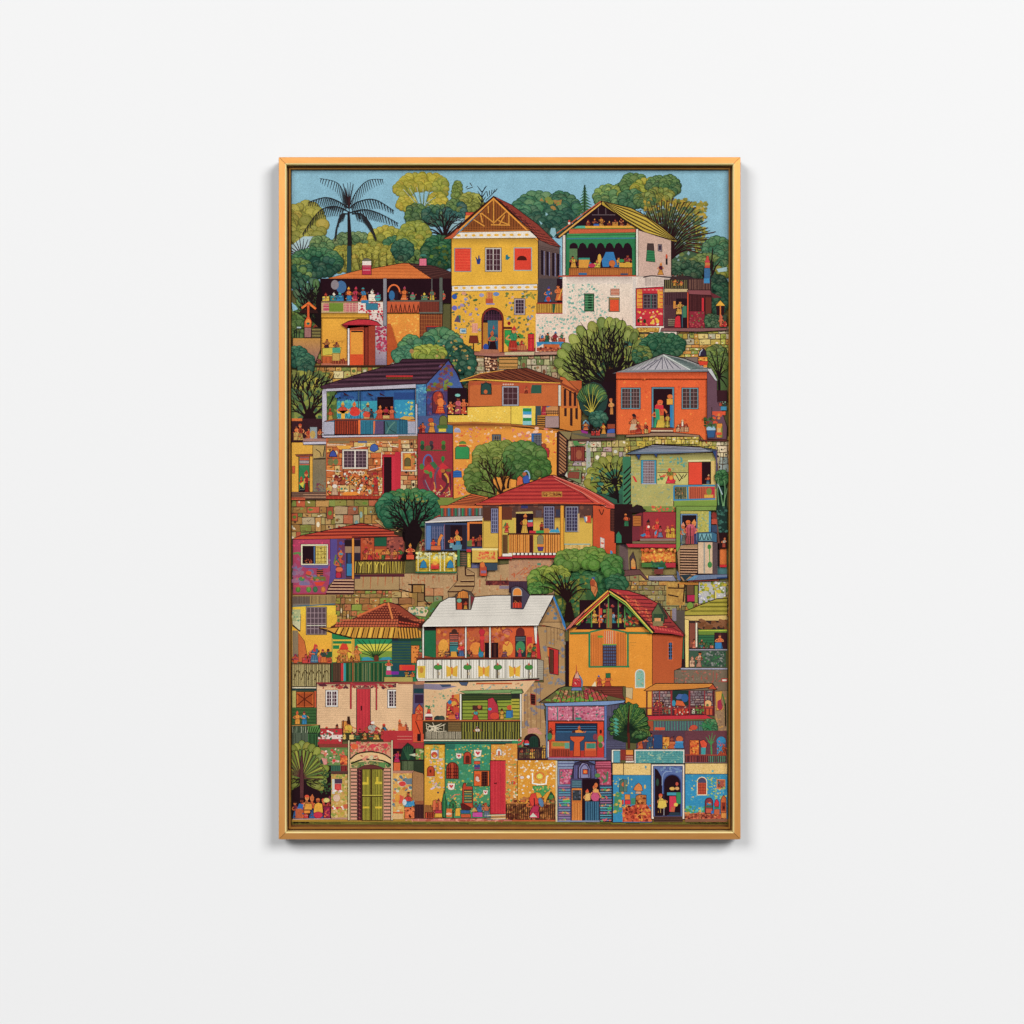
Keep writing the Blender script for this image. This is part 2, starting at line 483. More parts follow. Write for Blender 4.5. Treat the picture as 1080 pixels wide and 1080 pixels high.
def fan(bx, by, tips, r, cols, w=22, oc='1c1416', stem=None, w2=4, under=None, lean=.35):
    """tree whose bare limbs spread like a fan under clumps of leaves"""
    P0 = []
    for f, s in ((.62, .8), (.82, .9), (1, 1)):
        for i, (x, y) in enumerate(tips):
            px, py = bx+(x-bx)*f, by+(y-by)*f
            if f < 1 and R_.random() < .35: continue
            P0.append((f, px+R_.uniform(-8, 8)*(f < 1), py, s, i))
    for f, x, y, s, i in sorted(P0, key=lambda q: (q[0] < 1, q[2])):
        a = math.atan2(y-by, x-bx); c = vary(cols[i % len(cols)], .12)
        if f < 1: c = dark(c, .12)
        E(c, x-math.cos(a)*r*.5*s, y-math.sin(a)*r*.5*s, r*1.25*s, r*.82*s, o=3.5, oc=oc, n=12, rot=a)
        E(lite(c, .12), x-math.cos(a)*r*.2, y-math.sin(a)*r*.2, r*.7*s, r*.42*s, n=8, rot=a)
    for i, (x, y) in enumerate(tips):
        a = math.atan2(y-by, x-bx)
        ex, ey = x-math.cos(a)*r*.9, y-math.sin(a)*r*.9
        mx_, my_ = bx+(ex-bx)*.5, by+(ey-by)*.5+abs(ex-bx)*.10*lean*2
        C(oc, w*.55, bx, by, mx_, my_, ex, ey, w2=w2+1)
        for s in (-1, 1):
            q = R_.uniform(.4, .8); sx_, sy_ = bx+(ex-bx)*q, by+(ey-by)*q+abs(ex-bx)*.07*lean
            b_ = a+s*R_.uniform(.35, .6)
            C(oc, w2+2.5, sx_, sy_, sx_+math.cos(b_)*r*.8, sy_+math.sin(b_)*r*.8, sx_+math.cos(a+s*.25)*r*1.7, sy_+math.sin(a+s*.25)*r*1.7, w2=3)
SK = ['c8662e', 'd8733a', 'a84a26', '8a3c22', 'e08a4a']
CL = ['d8402c', 'e8a024', '2a86c0', '4a8a44', 'c43050', 'e8c23a', 'f08030', '2f9aa0', '7a3a6a', 'e8e0d0', 'd85a30', 'b83024']
def person(x, yb, h, c1, c2, hat=None, sk=None, w=None, arms=True):
    """small inked figure: skirt or trousers, leaning torso, bent arms, head with hair or hat"""
    w = w or h*.44; sk = sk or R_.choice(SK)
    d = R_.uniform(-.06, .06)*h; k = R_.uniform(.38, .58)
    P(c2, x-w*k, yb, x+w*k*.95, yb, x+w*.36, yb-h*.2, x+w*.26, yb-h*.44, x-w*.26, yb-h*.44, x-w*.38, yb-h*.22, o=2.5)
    for q in (-.2, .0, .18): L(dark(c2, .6), 2.5, x+w*q*.7, yb-h*.4, x+w*q*1.6, yb-h*.04)
    if R_.random() < .4: L(lite(c2, .5), 3, x-w*k*.8, yb-h*.1, x+w*k*.8, yb-h*.1)
    P(c1, x-w*.28, yb-h*.40, x+w*.28, yb-h*.40, x+w*.36+d*.6, yb-h*.60, x+w*.2+d, yb-h*.70, x-w*.2+d, yb-h*.70, x-w*.36+d*.6, yb-h*.60, o=2.5)
    L(dark(c1, .6), 2.5, x-w*.1+d, yb-h*.66, x+w*.1, yb-h*.46)
    if arms:
        C(sk, h*.055, x-w*.36+d*.6, yb-h*.61, x-w*R_.uniform(.45, .62), yb-h*.48, x-w*R_.uniform(-.1, .3), yb-h*.43)
        C(sk, h*.055, x+w*.36+d*.6, yb-h*.61, x+w*R_.uniform(.45, .62), yb-h*R_.uniform(.44, .56), x+w*R_.uniform(.1, .7), yb-h*R_.uniform(.38, .62))
    hx = x+d*1.4
    R(sk, hx-h*.03, yb-h*.73, hx+h*.03, yb-h*.68)
    E(sk, hx, yb-h*.79, h*.08, h*.10, o=2.5, n=9)
    E(hat or '2a1418', hx-d*.1, yb-h*.84, h*.092, h*.075, n=8, a0=160, a1=380)
    L('2a1014', 2.2, hx-h*.03, yb-h*.79, hx+h*.045, yb-h*.79)
    if hat and R_.random() < .5: P(hat, hx-h*.08, yb-h*.86, hx+h*.08, yb-h*.86, hx+h*.02, yb-h*1.0)
def pot(x, yb, h, c, c2=None):
    E(c, x, yb-h*.38, h*.34, h*.38, o=2.5, n=10); R(c2 or dark(c), x-h*.12, yb-h*.95, x+h*.12, yb-h*.68)
    L(c2 or lite(c), h*.08, x-h*.3, yb-h*.42, x+h*.3, yb-h*.42)
def crate(x, yb, w, h, c): R(c, x-w/2, yb-h, x+w/2, yb, o=2.5); L(dark(c), 3, x-w/2, yb-h/2, x+w/2, yb-h/2); L(lite(c), 4, x-w*.4, yb-h*.8, x+w*.4, yb-h*.8)
def crowd(x0, x1, yb, h, n, cols=None, mixp=.6):
    cols = cols or CL
    for i in range(n):
        x = x0+(x1-x0)*(i+.5)/n+R_.uniform(-.2, .2)*(x1-x0)/n; hh = h*R_.uniform(.75, 1.12); t = R_.random()
        c = vary(R_.choice(cols), .15)
        if t < mixp: person(x, yb, hh, c, R_.choice(cols), R_.choice(cols+[None]*6), w=min(hh*.5, (x1-x0)/n*1.1))
        elif t < mixp+.2: pot(x, yb, hh*.65, c, R_.choice(cols))
        else: crate(x, yb, min(hh*.6, (x1-x0)/n), hh*.42, c); pot(x, yb-hh*.42, hh*.3, R_.choice(cols))
        q = (x1-x0)/n*.5
        for _ in range(3):
            a, b = x+R_.uniform(-q, q), yb-R_.uniform(.05, .6)*hh
            E(vary(R_.choice(cols), .4), a, b, R_.uniform(4, 9), R_.uniform(3, 7), n=6, o=2)
        for _ in range(3):
            a, b = x+R_.uniform(-q, q), yb-R_.uniform(.05, .7)*hh
            C('2a1418', 3, a, b, a+R_.uniform(-9, 9), b-R_.uniform(4, 12), a+R_.uniform(-14, 14), b-R_.uniform(10, 24))
# ================================================================== THE PRINTED SCENE
item('printed_sky', 'flat teal blue strip of printed sky along the top of the canvas')
T(0, 0); R('88bcd4', 40, 30, 4240, 1200)
item('printed_backdrop', 'printed masonry terraces filling the gaps between the houses')
T(0, 1)
R('5d5a34', 40, 100, 4240, 5200)
T(0, 1); stones(240, 700, 1100, 1000, 62, ['c8b860', '8a9a4a', 'd8c890', 'b07838', 'd0a040', '9a9078'], fleck=['c04a2a', '5a7a3a', 'e8dcc0'])
T(1, 1); stones(640, 690, 1500, 1000, 52, ['b8a888', 'c8b890', '8a9a5a', 'd09858', 'a0988a', 'c88a50'], fleck=['5a7a3a', 'e8dcc0'])
T(2, 1); stones(0, 690, 700, 1100, 56, ['8f9a62', 'a8a878', 'c8b89a', '7a8a4e', 'b89878'], fleck=['46663a', 'e0d0b0', '7a4a30'])
T(3, 1); stones(60, 440, 1000, 760, 46, ['c8a83a', 'b8b84a', 'd8c070', '9aaa40', 'd89a40', 'c8c0a0'], fleck=['e8e0d0', '4a5a2a', '8a5a28'])

# ---- far trees
item('printed_tree', 'olive yellow round tree at the upper left edge of the print')
T(0, 0)
bush(190, 560, 190, 200, ['8a8a34', '9a963a', 'a8a23c'], r=60, n=26, oc='4a5424')
item('printed_shrub', 'spiky dark red agave on pale sky at the left edge of the print')
P('a8c4cc', 60, 760, 180, 670, 320, 670, 240, 800, 100, 900)
for a in (-2.95, -2.75, -2.5, -2.2, -1.95, -1.7, -1.45, -1.2, -.95, -.75):
    r = R_.uniform(150, 200)
    L('2f1018', 14, 165, 850, 165+r*math.cos(a), 850+r*math.sin(a), w2=5)
item('printed_trees', 'row of green rounded trees printed behind the palm')
bush(650, 740, 190, 100, ['4f7048', '55784e', '6a8a58'], r=38, n=22)
bush(350, 760, 100, 80, ['4f7a4e', '5f8550', '729256'], r=34, n=14)
bush(960, 690, 160, 100, ['8a8e2e', 'a3a22e', 'b4ae34'], r=42, n=18, oc='4a5020')
bush(1050, 760, 100, 70, ['2f6048', '3f7850'], r=36, n=8)
for i in range(9):
    x = 510+i*66
    bush(x, 880+R_.uniform(-20, 20), 44, 120, ['8a8a30', 'a39c30', '9a962e'], r=30, n=8, oc='5a5a20')
    for k in range(3): L('4a4a1c', 4, x+R_.uniform(-25, 25), 980, x+R_.uniform(-40, 40), 830)
bush(300, 920, 250, 130, ['1f4a3c', '28584a', '2f6a4a', '3f7a50'], r=38, n=40)
bush(140, 1000, 110, 110, ['2a5a44', '5f8040'], r=34, n=12)
T(1, 0)
bush(-10, 380, 0.1, .1, ['5a8550'], r=10, n=1)
item('printed_tree', 'tall bright yellow-green tree with pale forked limbs right of the palm')
T(1, 0)
P('88bcd4', 60, 190, 320, 190, 300, 420, 200, 440, 90, 300)
bush(230, 150, 200, 70, ['a39c28', 'b8ae2a', 'b0a82a'], r=44, n=22, oc='7a7a20')
bush(50, 220, 80, 60, ['96962c', 'a8a22c'], r=34, n=10, oc='7a7a20')
bush(400, 220, 60, 100, ['8a9030', '9aa030'], r=34, n=10, oc='5a7030')
bush(80, 360, 80, 60, ['b0a628', 'bcb030'], r=34, n=10, oc='7a7a20')
bush(375, 330, 70, 60, ['b8ac28', 'a8a028'], r=34, n=10, oc='7a7a20')
for a in ((60, 180), (120, 170), (190, 160), (250, 180), (310, 190), (370, 260), (330, 330)):
    C('6a7a34', 15, 245, 470, 235+(a[0]-235)*.35, 370, a[0], a[1]+10, w2=5)
    C('a8c4c8', 5, 225, 440, 225+(a[0]-235)*.35, 350, a[0]-14, a[1]+40, w2=3)
item('printed_trees', 'dark green bushes and bare dark limbs left of the yellow gabled house')
bush(170, 470, 90, 100, ['4a6a40', '55783e'], r=34, n=16)
bush(560, 260, 36, 110, ['5f7a34', '6f8838'], r=26, n=14, oc='3a4a20')
bush(690, 350, 100, 80, ['7a8434', '8f963a', '9aa03c'], r=34, n=18, oc='3a4a20')
bush(400, 470, 170, 90, ['2a5248', '2f5f52', '3f6a48'], r=38, n=28)
bush(540, 430, 90, 100, ['2a5a5a', '2f6460', '5a7a40'], r=36, n=20)
P('8ab0bc', 450, 600, 560, 500, 640, 500, 540, 640)
for x, y in ((240, 540), (220, 600), (240, 660), (300, 500), (380, 480), (420, 430), (470, 520), (510, 470), (550, 470), (600, 500), (640, 530), (650, 580)):
    C('241216', 20, 440, 690, (440+x)/2, (690+y)/2-30, x, y, w2=4)
for a in ((650, 220, 710, 200), (680, 160, 700, 190), (640, 210, 660, 190)): L('3a3a30', 5, *a)
bush(160, 680, 150, 140, ['7a8a30', '93992c', '8f9a38'], r=40, n=30, oc='4a5a20')
bush(130, 880, 150, 60, ['4a6a38', '5f7a38'], r=34, n=10)
bush(40, 800, 90, 90, ['1f4a3c', '2a5f4c', '356a50'], r=34, n=14)
bush(400, 820, 160, 150, ['14452f', '1d5238', '26603f'], r=42, n=34, oc='0e2a1c')
dabs(['5a7a2a', '4a5a20'], 300, 760, 480, 950, 12, 10, 30)
for s in (-1, 1):
    for k in range(4): L('1c1c24', 7, 795, 400-k*50, 795+s*(30+k*5), 340-k*50, w2=3)
L('1c1c24', 10, 795, 400, 795, 260, 830, 190, w2=3)
for k in range(5): L('2a3438', 5, 850+k*18, 290-k*12, 840+k*25, 240-k*6)
L('2a3438', 5, 830, 330, 930, 230)
item('printed_trees', 'dark green clumped trees between the two tall gabled houses')
T(2, 0)
bush(240, 400, 210, 130, ['2c5c4c', '357058', '3f7a58', '4f8058'], r=52, n=40)
bush(480, 400, 150, 130, ['25564a', '2f6450', '3a7254'], r=52, n=34)
bush(400, 560, 130, 90, ['1f4c44', '285a4a'], r=50, n=14)
dabs(['7a8a3a', 'a07a3a'], 200, 300, 480, 420, 8, 14, 34)
P('8ab8c4', 370, 590, 410, 590, 420, 640, 395, 680, 360, 640); P('8ab8c4', 318, 440, 345, 460, 320, 475); P('8ab8c4', 255, 520, 290, 545, 275, 560)
item('printed_tree', 'small pointed conifer against the sky beside the white gabled house')
for k in range(9):
    y = 200+k*30; w = 14+k*11
    for s in (-1, 1):
        L('35603c', 15, 690, y, 690+s*w, y+22, w2=5)
        L('4a7a48', 8, 690, y+12, 690+s*w*.8, y+42, w2=3)
L('244030', 8, 690, 180, 690, 460)
item('printed_trees', 'green and yellow clumped trees above the white gabled house')
bush(890, 290, 100, 90, ['4f7848', '5f8a4c', '7a9a4a'], r=48, n=18)
bush(1060, 290, 110, 110, ['4a7a50', '5a8650', '8a9a3a'], r=44, n=24)
T(3, 0)
bush(80, 180, 120, 90, ['4a7440', '568044'], r=40, n=18)
bush(200, 220, 130, 90, ['7a8a30', '9aa030', 'a8a830'], r=42, n=22, oc='4a5a20')
bush(290, 180, 80, 70, ['4a7048', '5a8048'], r=36, n=12)
bush(420, 190, 80, 90, ['3f6840', '4a7544', '5a8044'], r=36, n=18)
bush(60, 320, 110, 70, ['3a6a4a', '447850'], r=40, n=14)
bush(330, 270, 110, 50, ['8a8a30', '7a8a38'], r=34, n=12)
bush(180, 330, 90, 60, ['4a7040', '6a8038'], r=34, n=12)
item('printed_tree', 'bushy tree of fanned bare dark branches at the upper right')
E('6a7040', 430, 560, 270, 240); E('3f5a40', 480, 700, 240, 260)
dabs(['9ab8c0'], 270, 350, 640, 600, 26, 12, 24); dabs(['4a6644', '6a7a40', '8a8838', '5a6a40'], 200, 330, 740, 900, 130, 14, 30)
dabs(['8a8230', 'a08a2c', 'b0942c', '6a7434'], 180, 310, 600, 420, 60, 12, 26)
dabs(['a8902c', '8f8a30', 'b89a30', '7a7a34'], 540, 340, 760, 520, 80, 12, 26)
dabs(['96903a', 'a89c38', '8a9438'], 660, 560, 760, 880, 50, 10, 26)
dabs(['4a6644', '55704a', '3a5a44', '6a7a44', '84a0a0'], 250, 400, 720, 900, 190, 10, 26)
for i in range(40):
    a = -2.45+i*0.071; r = R_.uniform(.88, 1.05); rx, ry = 400, 420
    ex, ey = 400+rx*r*math.cos(a)*(1 if a > -1.5 else .95), 720+ry*r*math.sin(a)
    C('2a1418', 13, 385+R_.uniform(-15, 25), 690+i*6, (390+ex)/2-14, (720+ey)/2+24, ex, ey, w2=4)
    if i % 2: C('4a2620', 7, (390+ex)/2, (730+ey)/2, ex+25, ey+18, ex+45, ey+8, w2=3)
item('printed_tree', 'green tree with dark forked trunk at the right edge beside the red spire')
bush(870, 800, 130, 120, ['3a6a50', '457a58', '4f8458'], r=40, n=26)
bush(760, 960, 160, 110, ['3f6a48', '5a7840', '6a8040'], r=38, n=24)
bush(930, 960, 60, 90, ['7a8a30', '3f7050'], r=34, n=10)
P('9abcc4', 860, 980, 960, 960, 960, 1000, 880, 1010)
L('281418', 22, 820, 1080, 815, 900, 825, 780, w2=7)
L('281418', 22, 810, 1060, 850, 960, 900, 900, w2=6); L('281418', 18, 740, 1060, 710, 990, 680, 950, w2=6)
item('printed_trees', 'dark green undergrowth behind the red house at the right edge')
T(3, 0); bush(580, 990, 150, 70, ['2a4a38', '355a42'], r=34, n=18)
T(3, 1); bush(880, 140, 90, 190, ['1f4a3a', '28563f', '1a3a30'], r=34, n=34)

# ---- palm
item('printed_palm_tree', 'tall dark coconut palm with drooping fronds against the teal sky')
T(0, 0)
P('241a1e', 600, 430, 618, 430, 640, 700, 636, 1025, 590, 1025, 600, 700)
P('28484a', 596, 760, 632, 760, 634, 1022, 592, 1022)
FR = [((610, 400, 580, 290, 500, 160, 335, 118), 1), ((610, 400, 680, 250, 790, 140, 940, 126), 1), ((610, 400, 500, 330, 380, 300, 225, 345), 1),
      ((610, 410, 700, 340, 860, 320, 1040, 425), 1), ((600, 430, 480, 385, 330, 430, 170, 650), 1), ((620, 445, 760, 415, 900, 450, 1080, 545), 1),
      ((600, 455, 540, 460, 510, 540, 490, 690), 1), ((640, 455, 740, 460, 820, 560, 870, 690), 1)]
for p, s in FR:
    q = curve(p, 7); pts = list(zip(q[::2], q[1::2]))
    L('1c181c', 10, *q, w2=5)
    for i in range(3, len(pts)-1):
        x, y = pts[i]; dx, dy = pts[i][0]-pts[i-1][0], pts[i][1]-pts[i-1][1]
        for f in (0,):
            ln = 85*math.sin(math.pi*min(1, (i+f)/len(pts)*.86+.12))+18
            xx, yy = x-dx*f, y-dy*f
            d = math.hypot(dx, dy)
            ux, uy = dx/d*.35, .95
            if abs(dx) < 4: ux = -.35 if x < 600 else .3
            L('2a282c', 6.5, xx, yy, xx+ux*ln*.8, yy+uy*ln, w2=3)
for dx, dy in ((-55, 165), (-12, 160), (15, 155), (42, 170), (-30, 210)):
    L('2c1c20', 9, 612, 400, 612+dx*.5, 400-(400-dy)*.55, 612+dx, dy, w2=3)
L('3a2226', 22, 618, 300, 612, 400, w2=12)

# ---- house with orange roofed veranda, upper left
item('printed_house', 'orange roofed house with an open veranda full of people, upper left')
T(1, 0)
P('3a2024', 40, 915, 270, 940, 350, 950, 510, 1010, 510, 1090, 320, 1080, c2='4a2824')
hatch('5a3430', 5, 60, 930, 330, 1070, 300, 945, 510, 1020, 6)
R('e0708a', 200, 880, 270, 950, o=3); E('3a7a6a', 238, 860, 34, 24, o=3, a0=180, a1=360)
T(0, 0)
P('d06a28', 380, 1078, 730, 985, 830, 975, 1110, 925, 1180, 925, 1420, 1085, o=4, c2='e07a30')
hatch('b0501c', 4, 1110, 930, 400, 1075, 1200, 935, 1410, 1080, 5)
R('c02848', 738, 920, 826, 1035, o=3); R('e8dcd4', 740, 905, 824, 944); E('6a6a5a', 782, 905, 42, 26, o=3, a0=180, a1=360); L('a87888', 5, 745, 960, 820, 960); L('e8b0b8', 5, 745, 990, 815, 990)
T(0, 1)
P('260e18', 340, -10, 1640, -10, 1640, 225, 350, 225)
crowd(350, 930, 205, 150, 8, mixp=.4); E('3f6a9a', 540, 70, 50, 60); E('8a8088', 480, 50, 38, 46)
crowd(990, 1540, 195, 130, 6, ['e07028', 'd8b828', '5a8a6a', 'b04060', 'd85a40'])
arc('e87030', 14, 1040, 120, 55, 70); R('2a1a28', 1000, 110, 1080, 190); E('2f6ca0', 1020, 150, 28, 46, o=2)
R('8a7058', 340, 205, 960, 222)
# parapet
R('c8a878', 350, 215, 950, 318, o=3)
for i in range(5): R(('c05068', '6f8a2a', 'c87868', '78903a', 'c86060')[i], 370+i*68, 228, 432+i*68, 300); hl('e0c8a0', 4, 370+i*68, 228, 432+i*68, 310, 3)
R('6f8a2a', 425, 222, 560, 305); R('c46a70', 570, 222, 695, 310); vl('e0c0a0', 4, 570, 222, 695, 310, 4)
hl('d8a890', 4, 560, 225, 700, 312, 4)
R('e8d8cc', 700, 215, 950, 318); dabs(['c82840', 'c02838', 'd86070'], 705, 225, 940, 312, 26, 6, 18)
R('2f7a94', 775, 225, 888, 288, o=2); R('2f80b0', 730, 195, 800, 225)
# yellow wall
P('e8a824', 350, 320, 810, 320, 810, 380, 600, 400, 600, 800, 350, 800, o=3, c2='e09828')
P('e0ccc4', 810, 320, 970, 320, 970, 810, 860, 810, 860, 400, 810, 390, c2='8a7a94')
dabs(['c02838', 'b83048', '3a2a34'], 815, 325, 965, 420, 22, 5, 14); dabs(['b02a48', '9a3058', 'c04060'], 870, 440, 968, 700, 60, 6, 20)
R('e0982c', 975, 210, 1280, 320, o=2)
R('c8582c', 975, 205, 1285, 315, o=3)
for i in range(7): P('3a1a18', 1000+i*42, 310, 1018+i*42, 225, 1036+i*42, 310, 1026+i*42, 310, 1018+i*42, 255, 1008+i*42, 310)
P('e8962c', 975, 320, 1290, 320, 1290, 640, 1000, 800, 975, 810, c2='e07a24')
dabs(['f0b84a', 'e8a838', 'e88a2a'], 985, 330, 1280, 560, 60, 6, 14, 1.3)
P('b8501c', 975, 420, 1010, 420, 1075, 640, 1085, 700, 1000, 810, 975, 810)
R('6a2c20', 1285, 205, 1470, 315, o=3); vl('8a4030', 4, 1290, 210, 1465, 310, 12)
R('7a3a20', 1285, 320, 1500, 560, o=3)
for i in range(6): L('a8602c', 4, 1290, 340+i*36, 1495, 345+i*36)
vl('a8602c', 4, 1290, 320, 1500, 560, 9)
R('5a6058', 1470, -20, 1502, 320, o=2); R('6a6a60', 1280, 308, 1500, 322); R('5a5850', 1000, 195, 1500, 210); L('5a5a58', 10, 1400, -10, 1400, 200)
R('4a4450', 1350, 450, 1450, 580, o=4); L('b83020', 10, 1340, 444, 1460, 444)
R('8a8a94', 938, -10, 972, 440, o=2)
# red-roofed booth
R('8a3020', 755, 430, 862, 815, o=3); P('a03c24', 862, 430, 862, 815, 800, 815, 800, 430)
R('e87024', 600, 430, 755, 815, o=3); R('9a3a24', 600, 430, 752, 480); R('e89a28', 630, 500, 745, 708); R('d84a18', 625, 710, 750, 812); R('2a1418', 635, 486, 745, 500)
R('e8e0dc', 600, 440, 620, 815, o=3)
P('c02838', 540, 430, 610, 395, 700, 376, 800, 378, 880, 400, 925, 440, o=5); P('7a1c24', 545, 432, 925, 440, 880, 436, 740, 424, 610, 432, 590, 465)
eave('e8a824', 352, 320, 800, 360, .3)
crowd(370, 530, 660, 120, 2, ['7a2434', '4a2030', 'c07030'])
for a in ((440, 600, 570, 580), (460, 600, 440, 570), (540, 600, 555, 590)): L('8a5a20', 4, *a)
P('c8b838', 360, 650, 540, 640, 530, 700, 360, 720, o=2); R('4a9a7a', 455, 645, 530, 695); R('c86028', 355, 728, 450, 808, o=2); R('c8a048', 455, 700, 525, 770, o=2)
vl('6a1c20', 4, 355, 728, 450, 808, 5); crowd(540, 590, 790, 90, 1, ['a83a24']); R('b86a50', 350, 795, 600, 815); R('7a3020', 450, 770, 600, 800); vl('c8703a', 4, 450, 770, 600, 800, 6)
crowd(300, 350, 800, 80, 1, ['8a3a34']); E('7a8a34', 270, 760, 26, 40)
R('4a3020', 240, 812, 1060, 826)

item('printed_shrine', 'little orange roofed shrine on a purple terrace at the left edge')
bush(160, 400, 150, 170, ['4a6a34', '5f8040', '6f8a3a'], r=44, n=24)
fan(330, 440, [(90, 40), (110, 120), (140, 200), (160, 20), (210, 60), (100, 260), (260, 10), (180, 130), (300, 20)], 40, ['2f5a48', '3a6a4e', '4f7a44'], w=34, w2=6)
P('1c1014', 300, 200, 350, 0, 350, 560, 300, 560)
P('88bcd4', 70, 215, 110, 250, 130, 280, 80, 300)
P('331818', 135, 320, 170, 285, 310, 290, 325, 320)
L('e86820', 20, 165, 272, 232, 222, 300, 280); L('f08a30', 8, 175, 268, 232, 232, 290, 276)
P('d85820', 214, 240, 240, 240, 240, 350, 262, 400, 255, 455, 190, 455, 190, 400, 216, 350, o=3); E('e8902c', 226, 405, 24, 30); E('1f5a5a', 226, 418, 16, 12)
R('9a6a68', 190, 455, 256, 550, o=3); crowd(280, 330, 470, 50, 1, ['a83020'])
R('5a5030', 262, 460, 345, 550); hl('a89a50', 5, 262, 465, 345, 545, 3); 
for x in (95, 115, 140): L('1c1c20', 6, x, 480, x, 550)
L('1c1c20', 6, 95, 490, 130, 460, 190, 460); R('a8c0c8', 120, 448, 160, 462)
P('c08a3c', 80, 555, 345, 555, 345, 660, 290, 800, 80, 800, c2='8a6068', o=3)
bush(120, 730, 80, 80, ['1f5244', '2a6450', '35725a'], r=42, n=16); bush(200, 800, 65, 90, ['235648', '2f6a54'], r=38, n=16)

item('printed_tree', 'olive tree with dark branching limbs at the left edge beside the blue house')
T(0, 1)
P('5a6a38', 70, 880, 440, 880, 360, 1010, 360, 1350, 70, 1400)
dabs(['7a8040', '96983c', '4f6038', 'b0a038', '6a7a3c'], 80, 880, 420, 1100, 70, 20, 44)
for x, y in ((80, 900), (140, 880), (200, 900), (280, 870), (340, 890), (430, 900), (380, 920), (90, 960)):
    C('1c1014', 18, 235, 1380, 190+(x-235)*.5, 1150, x, y, w2=7); L('1c1014', 7, 212+(x-235)*.4, 1150, x+40, y+70)
T(0, 2)
P('5a7038', 70, -30, 400, -30, 400, 260, 70, 260)
dabs(['7a8840', '8f963c', '4a6a48', '3a5a40', '86903e'], 75, -30, 395, 250, 60, 18, 40)
for x, y in ((70, 60), (75, 150), (90, -40), (150, -40), (210, -60), (280, -60), (360, -30), (365, 60), (360, 140), (470, 20), (120, 30), (320, 20), (480, 110)):
    C('241014', 24, 235, 250, (235+x)/2, (220+y)/2+8, x, y, w2=7)
P('241014', 150, 310, 190, 200, 235, 120, 290, 200, 330, 310)

# ---- yellow gabled house
item('printed_house', 'tall yellow house with timber gable, red shutters and arched doorway, top centre')
T(1, 0)
R('c84830', 640, 440, 720, 470, o=3); P('e8982c', 640, 470, 700, 470, 630, 530)
R('e8b024', 505, 690, 1325, 1190); 
T(1, 1); P('e8b024', 505, 100, 1325, 100, 1300, 690, 700, 700, 660, 640, 505, 560, c2='e0a428')
T(1, 0)
eave('e8b024', 505, 690, 1325, 760, .25); L(K, 4, 505, 690, 505, 1640)
P('4a2420', 900, 290, 920, 290, 1545, 775, 1530, 760, 1400, 680, 1080, 460)
P('8a3428', 915, 290, 1080, 372, 1330, 560, 1545, 770, 1440, 750, 1330, 700, 1250, 600, o=4, c2='8a3c30')
for i in range(11):
    t = (i+.6)/11; L('5a2424' if i % 2 else 'b04c3c', 5, 915+630*t*.52, 290+470*t*.57, 1250+190*t+20, 590+165*t)
hatch('4a2020', 4, 930, 300, 1545, 770, 920, 320, 1380, 730, 14)
P('3a1a14', 430, 690, 905, 285, 1345, 700, 1325, 720, 905, 320, 500, 690)
P('8a4a1c', 905, 320, 1270, 620, 590, 630, o=3)
for i in range(26): L('5a2e14', 4, 620+i*25, 625, 620+i*25, 625-min(1, (13-abs(i-12.5))/12)*265)
hl('a05a20', 5, 620, 570, 1240, 620, 2)
for a in ((905, 320, 905, 530), (855, 380, 855, 450), (790, 450, 905, 540), (1030, 430, 900, 550), (715, 510, 820, 575), (780, 450, 800, 540), (1050, 450, 1050, 560), (880, 560, 1060, 565), (950, 520, 1050, 560), (1010, 470, 960, 560)): L('d8922c', 11, *a)
L('e8982c', 14, 500, 680, 905, 312, 1210, 600, 1330, 710); L('d8862c', 12, 590, 628, 1240, 616)
P('c05830', 435, 695, 500, 660, 560, 600, 590, 600, 520, 690)
P('e8e0d4', 515, 690, 580, 632, 1250, 618, 1320, 685, o=3)
for i in range(10): E('e8b024', 572+i*72, 662-i*.8, 17+R_.uniform(-3, 8), 12, n=7)
R('e03c24', 536, 783, 690, 1003, o=8, oc='8a8a94'); hatch('f05a38', 4, 540, 790, 540, 1000, 688, 790, 688, 1000, 8)
win(824, 778, 980, 1005, 4, 4, 'c8c0b8', '4a2a34', 'a08c90', fw=13, bw=5)
P('1c3a8a', 735, 865, 755, 890, 770, 850, 775, 885, 785, 880, 775, 935, 750, 935); L('2a3a5a', 5, 735, 865, 760, 900, 765, 850); P('1f7a8a', 1020, 850, 1035, 840, 1045, 860, 1065, 870, 1040, 895, 1018, 890)
R('e03c24', 1100, 780, 1266, 993, o=8, oc='8ab0b4'); E('4a1814', 1174, 890, 46, 36, a0=180, a1=360); L('4a1814', 8, 1128, 892, 1220, 892)
# side wall
P('6a5450', 1330, 700, 1340, 705, 1440, 750, 1530, 775, 1525, 1180, 1330, 1180, c2='5a4848', o=3)
for i in range(7): L('4a3a3a', 3, 1335, 760+i*18, 1520, 800+i*12)
for x in (1355, 1405, 1460, 1505): P('241420', x, 800+(x-1355)*.2, x+24, 808+(x-1355)*.2, x+24, 1040+(x-1355)*.1, x, 1030+(x-1355)*.1); L('8080a8', 7, x+30, 810+(x-1355)*.2, x+30, 1040+(x-1355)*.1)
T(1, 1)
P('e8e0d4', 510, 60, 1320, 42, 1322, 100, 510, 112, o=3)
for i in range(11): E('e8b024', 550+i*75, 80-i*.8, 19+R_.uniform(-4, 6), 13, n=7)
dabs(['6a7a3a', '5a6a4a', '8a7a4a', 'b88a5a', '4a6a3a'], 520, 120, 780, 640, 46, 5, 17, 2)
dabs(['a08ab0', 'c8a8a0', '7a8ab8', 'd89878'], 520, 130, 780, 600, 18, 8, 22)
dabs(['6a7a3a', '5a6a4a', '4a6a3a', '8a7a4a'], 1010, 110, 1310, 560, 40, 5, 18, 2)
